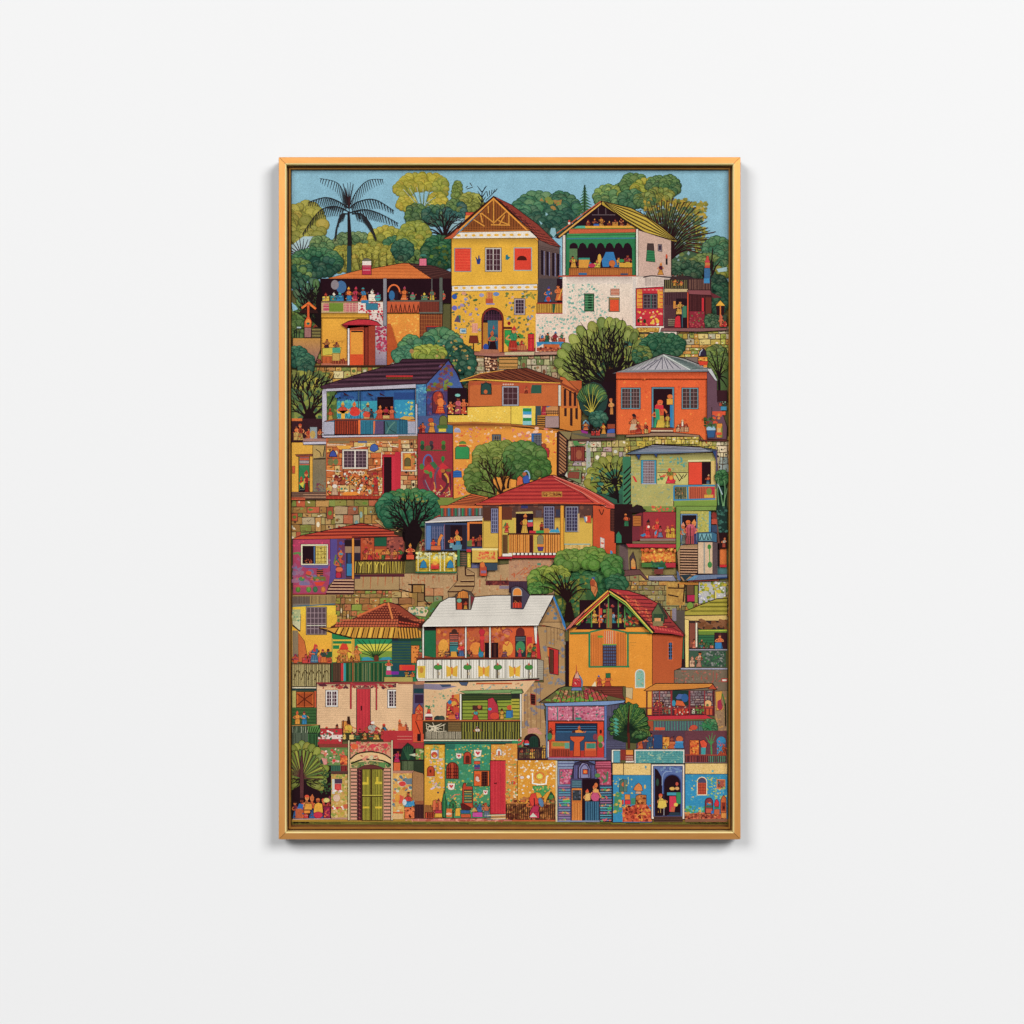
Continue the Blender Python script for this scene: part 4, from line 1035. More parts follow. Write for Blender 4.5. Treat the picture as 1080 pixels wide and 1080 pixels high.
stones(25, 440, 180, 940, 50, ['d8a868', 'c8804a', 'd8c090', 'b89858', 'c8683a'], joint='5a3020', fleck=['5a7a38', 'a83a28', 'e8dcc8', '3a2a20'])
R('8a6a44', 0, 400, 180, 436); R('d8d0c0', 28, 552, 175, 740, o=2); R('c87838', 42, 565, 165, 728); R('e0a030', 62, 575, 120, 715); arch('6a6034', 62, 610, 118, 690, o=3)
dabs(['3a3020', '5a8a40', 'a83a28'], 120, 570, 172, 720, 9, 8, 18)
R('c8243a', -30, 555, 22, 985)
item('printed_house', 'crimson wall painted with figures and animals below the blue house')
R('a03038', 185, 380, 520, 1000, o=4, c2='982838'); vl('9a2430', 4, 190, 385, 515, 560, 16)
R('3a5a34', 215, 535, 460, 545)
for x, c_ in ((230, '2f6a44'), (315, '4a3a44'), (430, '4a7a34')): E(c_, x, 470, 20, 22); E(dark(c_), x, 510, 22, 26)
E('5a5a3a', 285, 515, 30, 22)
arc('4a6aa8', 14, 285, 660, 44, 78, 160, 370); E('8a2030', 293, 625, 24, 32); P('c82a34', 240, 715, 290, 670, 340, 715, 350, 830, 300, 760, 240, 760); P('3a6a44', 300, 660, 340, 645, 375, 690, 350, 725)
C('7a3048', 32, 260, 760, 250, 860, 330, 970, w2=18); C('6a8090', 7, 255, 820, 290, 900, 340, 980); C('8a2838', 34, 230, 820, 270, 770, 320, 800, 300, 900, w2=12)
E('2a7a3a', 425, 620, 18, 26); L('2a6a3a', 7, 425, 640, 420, 690); P('c82834', 370, 710, 420, 655, 480, 705, 440, 720, 420, 800, 390, 800)
C('6a4a60', 26, 385, 700, 350, 780, 360, 900, w2=14); C('5a2a30', 42, 440, 720, 430, 800, 470, 860, 400, 960, w2=18); C('e0a028', 22, 440, 760, 470, 800, 475, 850, w2=10); E('b86a28', 425, 735, 22, 18)
C('4a2430', 18, 490, 760, 500, 880, 480, 960, w2=8); C('e0962c', 8, 340, 840, 350, 900, 330, 960); C('e0962c', 8, 400, 870, 420, 900, 390, 920); C('e0a028', 7, 480, 890, 490, 950, 450, 970)
E('4a7a3a', 225, 695, 22, 30); E('5a8a3a', 270, 745, 28, 16, rot=.5); E('6a6a30', 480, 730, 26, 14); E('3f7a44', 310, 770, 16, 34); dabs(['d8c090', 'b0a890', 'd8902c'], 320, 920, 490, 980, 22, 4, 9)
R('7a8a38', 370, 988, 520, 1010)

# ---- orange-brown house with yellow balcony
item('printed_house', 'orange house with brown hipped roof and pale yellow balcony wall, centre')
T(1, 1)
R('b85828', 670, 960, 1740, 1330)
T(2, 1)
P('e08a24', 460, 1000, 640, 1080, 640, 1400, 460, 1400)
T(1, 2)
R('b05028', 665, -100, 985, 125); R('e0a830', 720, -40, 980, 25); R('3a4a44', 785, -80, 880, 60); P('3a4a44', 785, -80, 830, -115, 880, -80); R('b04a30', 720, 25, 980, 110)
crowd(700, 980, 112, 110, 4, ['d8502c', 'e06a30', '2f7aa0', '4a6a40']); R('2f7f9a', 718, 80, 775, 115); R('2f7f9a', 935, 75, 978, 112); E('d8502c', 885, 85, 50, 36)
T(2, 2)
R('c85a28', -20, -110, 440, 70); R('8a8a90', -30, -100, 60, 105)
win(-100, -100, 60, 108, 4, 4, 'b0acb4', '3a2a34', '9a8a90', fw=14)
R('e08a2c', 62, -60, 165, 90); P('c8502c', 75, -90, 160, -90, 160, 30, 110, 60); person(125, 60, 120, 'd8602c', 'e07a30'); R('2f6a5a', 165, -105, 275, 70); person(200, 60, 110, 'c83a28', '2f9ab0')
R('e8962c', 275, -80, 440, 220); person(305, 205, 210, 'c82a44', 'c02a40', '4a2448', w=60); E('2f7ab8', 355, 100, 32, 46, o=3); P('c88a50', 320, 140, 400, 110, 440, 130, 440, 190, 320, 190)
hl('5a3a24', 5, 320, 160, 440, 200, 2); vl('5a3a24', 4, 320, 160, 440, 205, 6)
T(1, 2)
P('ecc440', 470, 205, 655, 205, 655, 130, 1310, 110, 1310, 305, 1080, 290, 470, 275, o=4)
dabs(['f4dc80', 'e8b430', 'f0d060'], 480, 140, 1290, 270, 70, 5, 12, 1.2)
P('8a4a20', 470, 278, 700, 272, 1000, 282, 1300, 300, 1660, 372, 1660, 388, 1300, 325, 1080, 315, 520, 305, 470, 296); P('b87028', 470, 276, 700, 268, 1080, 284, 1660, 366, 1660, 374, 1080, 298, 700, 284, 470, 290)
T(2, 2)
P('e8c83c', -10, 110, 225, 105, 222, 305, -10, 290, o=3); R('7ac0c8', 102, 140, 186, 300); 
for i, c_ in enumerate(('1f8a4a', '3a9ac8', 'e0e0d8', '1f8a4a', '8ac8d0')): R(c_, 104, 142+i*30, 184, 172+i*30)
P('3a5058', 225, 75, 275, 60, 275, 200, 250, 230, 235, 300, 225, 300); R('b87c2c', 240, 210, 315, 315); 
for i in range(5): L('3a2418', 6, 238, 225+i*20, 315, 228+i*20)
R('a88a88', 315, 215, 445, 325, o=2); P('7a4a30', 430, -110, 470, -80, 470, 220, 440, 220)
P('d88a28', 450, -130, 655, -20, 655, 380, 560, 360, 450, 335, o=3, c2='d07a20')
for x, y in ((495, -110), (550, -20), (600, 20)): P('3a1c1c', x, y, x+24, y+8, x+24, y+ (330 if x < 560 else 230), x, y+(325 if x < 560 else 220))
P('c8642c', 455, -160, 500, -150, 700, 45, 690, 55, 640, 20, 450, -110, o=3)
T(1, 1)
P('6a3020', 585, 960, 780, 895, 950, 865, 1220, 838, 1560, 960, 1540, 985, 1080, 970, 720, 950, o=4, c2='7a3a24')
hatch('3a1a18', 5, 600, 958, 1180, 840, 720, 955, 1520, 975, 14); hatch('9a5030', 4, 700, 920, 1160, 850, 800, 955, 1400, 960, 8)
L('e8b830', 11, 585, 966, 730, 945, 960, 960, 1100, 968, 1540, 985); L('e8a030', 6, 600, 955, 780, 893, 1000, 860)
P('c8662c', 730, 985, 780, 975, 1480, 985, 1540, 1000, 1540, 1200, 680, 1200, 680, 1010)
P('b8502c', 680, 1010, 730, 975, 1560, 985, 1560, 1000, 730, 1000)
P('244848', 785, 985, 885, 985, 885, 1085, 785, 1085); arch('2a4a44', 785, 980, 885, 1090, o=4); E('c8602c', 830, 1065, 18, 20)
win(985, 1010, 1145, 1200, 3, 3, 'a8a8b4', '4a2a30', '8a7078', fw=14)
for i in range(5): E('d8b0a0', 1000+i*22, 995, 9, 8)
P('2f5a4a', 1270, 1000, 1360, 1000, 1360, 1080, 1250, 1080); R('b84a2a', 1150, 1000, 1260, 1080); person(1215, 1080, 70, 'd85a30', 'b83c24'); R('d8d0c0', 1518, 1000, 1545, 1200, o=3)
P('c86a28', 1550, 1000, 1700, 1080, 1700, 1220, 1550, 1220)
L('8a3a20', 20, 1540, 985, 1740, 1085, 1775, 1120)
L(K, 5, 1560, 1020, 1700, 1100); 
for x in (1570, 1620, 1665): R('3a1c1c', x, 1040+(x-1570)*.3, x+24, 1200)

# ---- orange patterned wall under it
item('printed_house', 'bright orange patterned wall with small grey window below the yellow balcony')
T(1, 2)
P('e8962c', 520, 305, 1080, 318, 1300, 335, 1300, 800, 700, 960, 525, 1000, o=3)
P('e8962c', 1080, 318, 1520, 360, 1512, 790, 1080, 900, c2='e89a28')
L(K, 5, 1520, 362, 1512, 785)
eave('e8962c', 522, 306, 1075, 350, .35); dabs(['f0b070', 'e8b8a0', 'd85a30', 'c87a8a', 'e87a3a', 'f0c860'], 540, 320, 1010, 600, 90, 5, 14, 2.2)
dabs(['f0c8b0', 'd8786a', 'e8b8a0'], 1090, 330, 1500, 480, 30, 8, 22, 2.2); dabs(['d8502c', 'f0b838'], 1370, 420, 1500, 760, 20, 6, 14)
dabs(['f0b838', 'd8603a', 'd8a0a0'], 540, 640, 700, 960, 40, 5, 13, 2)
E('b8b0c8', 560, 350, 30, 22); P('9aa0c0', 530, 370, 595, 372, 590, 345, 540, 340)
P('2f9050', 542, 520, 560, 502, 655, 502, 675, 520, 675, 622, 542, 622, o=3); R('b03028', 578, 490, 648, 506); E('5a8a3a', 612, 480, 34, 26, o=2, a0=180, a1=360)
P('2f70b8', 522, 798, 522, 740, 560, 728, 600, 740, 605, 796, o=2); hl('1a4a9a', 5, 530, 745, 600, 790, 3)
R('5a6a78', 892, 390, 975, 480, o=3); R('2a2a3a', 905, 402, 962, 470); vl('8a7a60', 4, 905, 402, 962, 470, 3); hl('8a7a60', 4, 905, 402, 962, 470, 3)
T(2, 2)
R('2f6ab0', 185, 380, 280, 512, o=2); R('3a3a48', 205, 390, 278, 510); vl('7a7a80', 4, 205, 390, 278, 510, 5); hl('7a7a80', 4, 205, 390, 278, 510, 6)
P('c02c38', 272, 545, 300, 510, 345, 520, 355, 545, 350, 605, 280, 615, o=3); E('a0442c', 302, 498, 22, 22, o=3); hl('8a1c28', 4, 275, 540, 352, 605, 4)
R('3a2424', 430, 365, 530, 780); P('a8744c', 450, 370, 520, 435, 518, 740, 445, 770)
for i in range(13): L('2a1418', 10, 442, 370+i*32, 525, 440+i*32)
L(K, 8, 430, 365, 428, 780); L(K, 9, 522, 440, 518, 750)
# ledge and painting wall to the right
P('7a6a44', 560, 360, 640, 350, 720, 380, 740, 420, 740, 440, 560, 435, o=3); P('8a7a50', 440, 355, 570, 365, 545, 440, 530, 440, o=3)
P('5a3a3a', 540, 440, 620, 432, 980, 425, 980, 445, 620, 452)
R('7a2c28', 556, 505, 690, 640, o=4); vl('a04a38', 5, 560, 510, 688, 638, 6); E('a0583c', 635, 580, 30, 44); 
P('4f8a4a', 575, 450, 620, 450, 640, 480, 700, 478, 690, 492, 590, 495); R('a8b0a8', 705, 460, 745, 900); dabs(['8a9a5a', 'c8c8c0', 'b0a8b0'], 700, 460, 750, 880, 12, 8, 16)
P('7a8a5a', 520, 740, 655, 730, 655, 860, 520, 800, o=3); P('8a4434', 515, 800, 540, 745, 640, 745, 635, 810, o=2); P('c8c8b8', 500, 780, 520, 745, 530, 800)

# ---- tree and figures between orange houses
item('printed_tree', 'small green tree with yellow twigs between the two orange houses')
R('241018', 860, -110, 985, 380)
E('24403a', 770, 60, 140, 170, o=5)
for i in range(17):
    a = -2.75+i*.145; ex, ey = 760+150*math.cos(a), 110+205*math.sin(a)
    E(vary(['3a6a44', '4a7a44', '55844a', '6a8a40'][i % 4], .1), 760+105*math.cos(a), 110+150*math.sin(a), 56, 26, rot=math.atan2(205*math.sin(a), 150*math.cos(a)), o=3.5)
    L('16241c', 5, 755, 200, ex, ey, w2=3)
for x, y in ((690, 20), (720, -40), (770, -60), (820, -30), (860, 30), (680, 110), (690, 160)): C('c8b838', 7, 755, 190, (755+x)/2, (170+y)/2, x, y, w2=3); 
L('241014', 20, 752, 180, 750, 400, w2=24)
bush(820, 240, 70, 60, ['2a5a4c', '306a5a'], r=34, n=14)
P('5a5a50', 560, 380, 980, 385, 980, 420, 740, 420)
person(945, 200, 170, 'e0a050', 'd88a3c', 'c8602c', w=44); person(870, 385, 120, 'e0a028', 'e0982c', w=46); P('3f60b0', 905, 345, 975, 325, 975, 375, 900, 378, o=2); R('9a4428', 905, 290, 978, 335, o=2)
P('7ab0c8', 665, 340, 670, 270, 700, 245, 735, 275, 735, 345, o=3); person(700, 350, 90, 'd89048', 'c8622c', w=60); P('9a2c8a', 655, 345, 720, 365, 715, 385, 660, 372); crowd(755, 835, 400, 110, 2, ['c83028', '3a6a6a', '2a2a34']); R('8a6a6a', 900, 378, 975, 410)

# ---- large orange house with grey hipped roof
item('printed_house', 'bright orange house with pale grey hipped roof and blue framed windows, right')
T(3, 1)
P('e85c24', -95, 880, 770, 870, 770, 1560, 700, 1480, -95, 1470, o=3, c2='e86a28')
P('6a4a5a', 770, 865, 865, 965, 865, 1100, 960, 1400, 955, 1515, 770, 1510, o=3)
P('9a9c9c', -120, 890, 0, 845, 355, 705, 560, 750, 810, 850, 780, 875, 0, 885, o=5)
P('b4b0b8', 60, 855, 345, 735, 590, 855); P('7a8a88', 365, 715, 620, 855, 735, 850, 480, 745)
for a in ((345, 735, 200, 855), (345, 735, 275, 855), (345, 735, 345, 850), (360, 740, 400, 850), (380, 750, 450, 845), (300, 760, 140, 855), (420, 770, 520, 850)): L('5a5a68', 5, *a)
L('d8e0dc', 8, 355, 715, 610, 858); hatch('4a5a5a', 4, 380, 720, 640, 850, 500, 750, 790, 850, 9)
for i in range(7): L('6a6a70', 4, 60+i*40, 825-i*16, -60+i*45, 875-i*4)
P('7a8490', -130, 890, 0, 865, 780, 855, 800, 868, 0, 882); P('c0c4c8', 770, 845, 810, 845, 870, 960, 850, 960, 790, 880, o=2)
P('2f2840', 690, 725, 700, 680, 735, 650, 760, 680, 765, 725, o=4); L('b8c0d0', 8, 700, 720, 705, 690, 730, 660); R('e0902c', 685, 732, 775, 775, o=2); P('d83a20', 680, 775, 780, 775, 770, 815, 700, 815, o=2); R('e08a30', 735, 812, 770, 835)
dabs(['4a2a20', 'e8c040'], 690, 740, 770, 770, 8, 5, 10)
eave('e85c24', -93, 880, 768, 940, .3); dabs(['f07030', 'f0802c', 'd84a20'], -60, 900, 760, 1400, 60, 6, 14)
T(2, 1); L(K, 4, 985, 900, 985, 1500)
T(3, 2)
for x0, x1 in ((-45, 140), (530, 690)):
    win(x0, -55, x1, 148, 6 if x0 < 0 else 4, 5, '6a9aa8', '4a3434', '8a7070', fw=10, bw=5)
R('5a8aa0', 245, -60, 460, 330, o=3); R('2a1018', 262, -45, 442, 325); R('2f80b8', 420, 110, 445, 320)
person(290, 325, 240, 'd83438', '2fa070', 'e0502c', w=60); person(335, 325, 290, 'd8502c', 'd8b030', 'e0602c', w=90, arms=True); P('2fa070', 275, 140, 315, 140, 325, 250, 290, 250); P('d82838', 280, 110, 355, 110, 360, 150, 275, 145); R('e0a030', 388, 50, 448, 106, o=2); E('d8702c', 420, 30, 26, 22); person(395, 320, 150, 'c8a030', 'a8902c', w=60)
for x in (310, 335, 360, 395): L('c8b030', 7, x, 260, x, 325)
R('8a3c28', 240, 325, 450, 350, o=3); R('d8c0a0', 240, 348, 448, 362); R('6a3428', 230, 362, 455, 378, o=2)
person(75, 375, 190, 'c88a60', 'b8502c', '2a2030', w=80); P('c8b090', 35, 350, 50, 290, 100, 290, 110, 340); crowd(100, 210, 380, 130, 2, ['b83020', 'c8b060', 'a83020']); E('2a1c24', 75, 205, 16, 14); crowd(470, 600, 365, 120, 3, ['b83020', 'd8b080', 'c82c28']); vl('a82a18', 4, 20, 345, 230, 385, 10); vl('a82a18', 4, 470, 310, 600, 370, 8)
P('e8e0c8', 530, 270, 545, 265, 545, 310, 530, 310)
P('2f5a8a', 765, 350, 850, 350, 840, 420, 775, 420, o=3); P('9ac0d8', 765, 320, 800, 310, 845, 300, 850, 350, 765, 350); dabs(['3a5a30', '2f4a2a', '8a3a24', '4a6a38'], 745, 220, 870, 320, 34, 8, 18); L('3a2a20', 4, 815, 130, 815, 240)
R('e0902c', 860, 285, 915, 420, o=2); P('8a8a30', 870, 400, 915, 300, 915, 420); R('d8502c', 855, 370, 910, 395); R('d8b070', 870, 330, 900, 370)
R('3a1c24', 865, -30, 960, 80); crowd(870, 955, 120, 90, 2, ['8ab0a0', 'c84830', '2f5a5a']); R('3a8ab0', 900, 125, 955, 160); R('d8502c', 820, 170, 945, 205); dabs(['d8502c', 'e08030'], 830, 180, 900, 280, 8, 12, 22)
P('9a7a60', 0, 395, 210, 385, 240, 372, 460, 372, 700, 395, 700, 415, 500, 405, 280, 405, 0, 415, o=4); P('5a2a2c', 700, 405, 720, 440, 960, 435, 960, 455, 700, 450)
stones(280, 410, 690, 480, 40, ['d8c048', 'c8b040', 'b8a83c', 'd8c060'], fleck=['e8dcb0'])

# ---- lime house with slate roof
item('printed_tree', 'dark fanned tree with green leaves behind the lime house')
T(2, 2)
P('2f5a48', 700, 1000, 740, 720, 900, 620, 1110, 610, 1110, 1200, 1000, 1200, 850, 1000)
TP = [(770, 760), (750, 740), (800, 690), (860, 640), (920, 630), (990, 630), (1050, 640), (740, 800), (1090, 640), (720, 850)]
fan(1000, 1000, TP, 58, ['8a9030', '9a9c34', '7a8838'], w=26, w2=8)
dabs(['7a8830', '3a7a68', '2f6a50', '8a9438'], 760, 700, 1060, 960, 40, 14, 34)
for x, y in ((760, 760), (800, 700), (860, 660), (930, 650), (1000, 640), (1080, 620), (1090, 780), (740, 850), (1075, 900), (830, 920)): C('1c1014', 18, 1010, 1040, 985, 870, (985+x)/2, (830+y)/2, x, y, w2=7)
T(3, 2)
R('3a7a58', -30, 600, 48, 1080)
for i in range(9): L('241014', 13, -20, 760+i*55, 50, 690+i*55)
item('printed_house', 'lime green house with slate roof, red door and blue balcony, right')
P('b2ac62', 48, 570, 865, 560, 865, 1080, 48, 1080, o=3)
dabs(['c8b870', 'a8a868', '8aa080', 'c0b060', 'a8a860', '98a880'], 55, 590, 590, 1070, 260, 5, 13, 2.4)
eave('b2ac62', 50, 572, 860, 630, .35); hl('8a9040', 3, 300, 590, 590, 870, 9); hl('8a9040', 3, 55, 600, 140, 760, 5); dabs(['c8b860', 'a8b070'], 810, 600, 860, 850, 14, 6, 12); dabs(['4a9a9a', '5aa890'], 320, 590, 580, 690, 12, 8, 14, 3)
P('c8c070', 300, 750, 590, 750, 590, 860, 300, 860); L('5a4a30', 5, 300, 750, 590, 750); 
for a in ((470, 760, 510, 830, 550, 770), (500, 760, 540, 810), (550, 800, 580, 760), (320, 770, 340, 820), (440, 790, 470, 840)): L('3a2a20', 5, *a)
dabs(['3f8a4a', 'd83a34'], 305, 770, 370, 820, 6, 8, 16); P('d82c34', 60, 780, 85, 790, 110, 840, 90, 840)
P('4a4656', -5, 575, 60, 545, 280, 480, 420, 490, 700, 510, 875, 535, 840, 555, 500, 570, 60, 578, o=5, c2='6a8098')
for i in range(5): L('b0b0c0', 4, 240-i*30, 495+i*13, 720+i*20, 518+i*7)
for a in ((95, 580, 125, 635, 140, 580), (265, 575, 292, 612, 300, 572), (820, 545, 858, 640, 868, 545)): P('2f4878', *a, o=3)
L('5a4a6a', 9, 860, 545, 862, 900)
R('3a9ab8', 145, 632, 290, 858, o=3); R('6a4a50', 165, 640, 272, 850); vl('b8b0b8', 4, 165, 640, 272, 850, 7); hl('b0a8b0', 4, 165, 640, 272, 850, 8); R('a8a8c0', 150, 852, 290, 862)
person(425, 855, 160, '7a7a30', 'd8283c', 'd84030', w=85); E('e8902c', 430, 800, 18, 22); P('d8283c', 390, 820, 480, 820, 440, 858)
P('e0d8a0', 590, 632, 800, 628, 806, 642, 590, 650); R('e84428', 595, 652, 724, 865, o=3); R('2a1018', 726, 648, 808, 862); person(780, 860, 95, 'd8602c', '3a6a8a', 'd8b080')
R('d8b868', 810, 640, 850, 860); 
R('8a7a4a', 455, 885, 575, 1010); crowd(465, 570, 1010, 110, 3, ['b8a870', '7a8a6a', 'c8b880']); vl('3a4a3a', 5, 460, 890, 575, 1010, 9)
R('c85a38', 600, 885, 845, 1000); vl('6a2a28', 5, 605, 890, 845, 1000, 14); R('c02c40', 770, 890, 845, 995); R('d8a838', 745, 960, 830, 990); E('7a8a3a', 790, 930, 26, 34)
for a in ((455, 878, 850, 874), (455, 1012, 850, 1000), (585, 880, 590, 1010), (457, 878, 457, 1015)): L('2f88b8', 14, *a)
P('7a9a3c', 455, 1022, 865, 1012, 865, 1080, 455, 1080); L(K, 5, 455, 1020, 455, 1200)
P('1c3a30', 868, 750, 960, 750, 960, 1200, 868, 1200); bush(910, 800, 50, 60, ['2f6a3a', '3a7a44'], r=26, n=8)
for a in ((880, 1060, 870, 900, 880, 800), (920, 1070, 900, 950, 880, 850), (920, 1070, 950, 950, 958, 900), (930, 1080, 940, 900, 930, 820)): C('6a9a6a', 10, *a, w2=5)
C('a8c0c8', 12, 915, 960, 890, 900, 870, 860, w2=6)
P('241420', 68, 1080, 100, 1055, 150, 1065, 165, 1080)
# ---- tree in centre
item('printed_tree', 'broad olive green tree with dark limbs in front of the bright orange wall')
T(1, 2)
P('d88a2c', 800, 900, 1000, 800, 1080, 700, 1080, 900, 900, 980, 860, 980)
bush(960, 620, 240, 150, ['55702c', '6a8030', '758a34', '7f9238'], r=52, n=56, oc='2a3a18')
bush(760, 800, 110, 140, ['55742c', '688234'], r=46, n=18, oc='2a3a18'); bush(830, 920, 90, 50, ['5f7a30'], r=34, n=8, oc='2a3a18')
bush(1200, 640, 190, 170, ['35602c', '3f6a30', '4f7a34', '55803a'], r=52, n=46, oc='1f3418')
T(2, 2); bush(270, 700, 80, 70, ['3a6a2c', '45742f'], r=40, n=12, oc='1f3418')
T(1, 2)
for x, y in ((760, 640), (850, 700), (820, 650), (940, 620), (1000, 650), (1050, 700), (700, 900), (780, 780)):
    C('2a1614', 20, 980 if x > 800 else 920, 960, (960+x)/2, (900+y)/2+30, x, y, w2=5)
C('2a1614', 24, 1010, 910, 1000, 830, 970, 760, w2=8); C('2a1614', 26, 1040, 900, 1060, 820, 1090, 760, w2=8)
T(2, 2)
P('d8602c', 40, 880, 50, 800, 75, 780, 100, 800, 105, 860, o=3); P('3a5ab0', 100, 800, 140, 770, 170, 800, 165, 850, 110, 855, o=2); arc('8ab0d8', 12, 135, 800, 32, 66, 200, 370); E('b8603a', 118, 765, 20, 18); R('e8982c', -10, 820, 36, 890)
# ================================================================== THIRD ROW
item('printed_wall', 'long tan retaining wall streaked with red below the red roofed house')
T(0, 3)
R('b89468', 640, 640, 1100, 790)
T(1, 3)
P('b89468', -60, 630, 560, 620, 560, 580, 1700, 480, 1700, 1000, 420, 900, -60, 760, o=3)
for i in range(26):
    x = R_.uniform(-40, 1040); y = R_.uniform(640, 700); L('b8562c', R_.uniform(4, 9), x, y, x+R_.uniform(-5, 5), y+R_.uniform(40, 150), w2=3)
dabs(['c8a478', 'a8845c', 'b8784a', 'c09c70'], -50, 640, 1080, 880, 150, 5, 14, 3)
stones(-60, 800, 130, 1000, 78, ['b8843c', 'b87a44', 'a88a50', 'c89a60'], joint='3a2418'); stones(130, 735, 250, 940, 84, ['a07c3c', 'b87a44', 'a88048'], joint='2a1c14'); stones(250, 765, 430, 900, 60, ['b88a58', '9a8a5a', 'c0885a', '8a9a6a'], joint='4a3424')
L('2a1814', 8, 95, 733, 250, 735, 250, 880, 300, 930); L('2a1814', 7, 130, 735, 130, 810, 0, 775)
P('5a7a38', 250, 1000, 330, 900, 420, 880, 480, 860, 440, 900, 300, 1080, 180, 1080, 150, 1040); dabs(['7a8a30', '4a8a5a', '8a9a3a'], 200, 940, 400, 1070, 26, 8, 18)
P('d8c09a', 85, 1010, 100, 945, 240, 940, 290, 980, 260, 1040, 110, 1020, o=3); dabs(['5a8a6a', '7a9a8a', '6a8a3a'], 110, 950, 270, 1020, 14, 8, 20)
R('6a2c2c', 830, 700, 1240, 740); dabs(['8a3c34', '4a2028'], 835, 702, 1240, 738, 30, 8, 14); R('8a7a8a', 960, 745, 1240, 775)
L(K, 4, 850, 600, 830, 700); L(K, 4, 840, 698, 1240, 698)
T(2, 3)
P('b88a68', -30, 480, 500, 470, 500, 560, 430, 640, 200, 700, -30, 700); dabs(['c88a50', 'c05a30', 'a87a60', 'c89870'], -20, 500, 420, 690, 80, 6, 14, 1.6); R('4a3448', -30, 705, 160, 810); vl('3a2838', 4, -30, 705, 150, 820, 10); R('4f8a70', 240, 530, 275, 550)
for i in range(7): L('c05a30', 5, R_.uniform(0, 400), 570, R_.uniform(0, 400), 640)
T(0, 3)
R('b09060', 665, 640, 1090, 785, o=3)
for i in range(5): L('b8562c', 8, 750+i*70, 645, 745+i*70, 720+R_.uniform(0, 60), w2=4)
L(K, 5, 660, 788, 1090, 788)

item('printed_steps', 'tan steps climbing between the awning house and the retaining wall')
T(1, 3)
P('a88458', 560, 560, 645, 560, 645, 580, 725, 625, 725, 745, 700, 800, 480, 860, 470, 800, 560, 700, o=3)
for a in ((645, 650, 725, 650), (590, 705, 720, 705), (530, 750, 720, 750), (470, 802, 640, 802), (560, 640, 560, 700), (635, 560, 640, 650)): L('3a1c18', 8, *a)
for a in ((650, 640, 720, 630), (600, 695, 718, 690), (550, 735, 718, 730)): L('c8a070', 7, *a)
R('4a4a3a', 585, 420, 650, 560); hl('8a5a4a', 6, 590, 425, 648, 555, 6)

# ---- left pink house
item('printed_house', 'magenta house with red hipped roof, porch and cream framed window, left edge')
T(0, 3)
R('5a2430', 430, 280, 1140, 660)
P('b43c60', 78, 305, 435, 300, 435, 690, 400, 820, 78, 825, o=4, c2='a24064')
dabs(['8a6a90', '9a6a88', 'a0507a', '7a6a94'], 85, 470, 430, 740, 34, 14, 34, 2.2); dabs(['e84a6a', 'd83a70'], 85, 320, 425, 380, 10, 8, 16)
P('5a4a90', 436, 300, 580, 300, 580, 675, 470, 690, 420, 740, 436, 600); R('6a3a5a', 500, 305, 575, 670); dabs(['8a3a4a', '4a4aa0'], 505, 310, 570, 660, 14, 10, 22)
C('5a8a4a', 20, 85, 440, 140, 435, 150, 460)
win(155, 350, 415, 550, 1, 1, 'e0d8b8', '2a1018', 'c8b040', fw=16); R('24101a', 172, 380, 275, 536); R('d0b850', 296, 366, 400, 536, o=2); vl('8a7430', 5, 300, 368, 398, 534, 3); hl('8a7430', 5, 300, 368, 398, 534, 5); dabs(['7a6a28'], 305, 375, 395, 530, 12, 6, 9)
crowd(178, 270, 535, 70, 2, ['8a3028', 'd86a30']); L('4a6a9a', 8, 284, 370, 284, 540); P('6a5a9a', 150, 550, 420, 552, 410, 580, 200, 575)
E('d84a38', 230, 625, 28, 22); E('3f8a50', 165, 680, 28, 20); E('4f8a4a', 290, 680, 24, 20); R('3a2420', 305, 590, 368, 650); hl('c85a3a', 6, 305, 592, 368, 650, 3); P('7a6a30', 290, 690, 310, 650, 390, 660, 395, 700); P('d83a28', 280, 710, 385, 710, 360, 745, 300, 745)
C('6a5a3a', 12, 200, 640, 260, 660, 290, 700); dabs(['4f8a4a', 'c86a3a'], 90, 640, 380, 700, 10, 6, 16)
for x, c_ in ((130, '5a8a30'), (230, '5a9a3a'), (293, '3f7a50'), (368, 'd87a30')): E(dark(c_, .2), x, 780, 24, 30); E(c_, x, 778, 14, 20)
hl('d84a50', 5, 85, 740, 270, 760, 2); R('a82a3a', 78, 818, 650, 828)
# porch interior
R('5a3a50', 580, 305, 720, 680); R('2a1820', 570, 310, 720, 370); R('9a7a60', 575, 372, 720, 432); R('2f2838', 585, 435, 720, 660); R('2f80b0', 592, 535, 640, 650); R('2a4a7a', 600, 440, 630, 530)
person(515, 670, 270, 'c84a38', '9a2c30', 'c8682c', w=70); C('2f6a5a', 16, 470, 520, 500, 500, 540, 560, w2=10); P('4a90a8', 520, 430, 560, 440, 548, 455, 520, 450); C('6a7a3a', 14, 470, 540, 490, 450); E('d8683c', 520, 590, 34, 22); E('b82040', 512, 645, 24, 26)
R('b84a24', 725, 285, 850, 505); dabs(['7a3424', 'c86038'], 730, 290, 848, 350, 12, 10, 20); R('1f5a40', 853, 280, 970, 370, o=2); R('a84828', 855, 372, 970, 500); R('9a4a40', 972, 280, 1140, 500); dabs(['5a2a2c', 'b85a44'], 975, 285, 1130, 380, 14, 10, 20)
R('c87828', 860, 400, 940, 490); crowd(740, 1130, 498, 120, 7, ['d86a28', 'c82c38', 'e08a30', 'c84a28', '4a7a3a'])
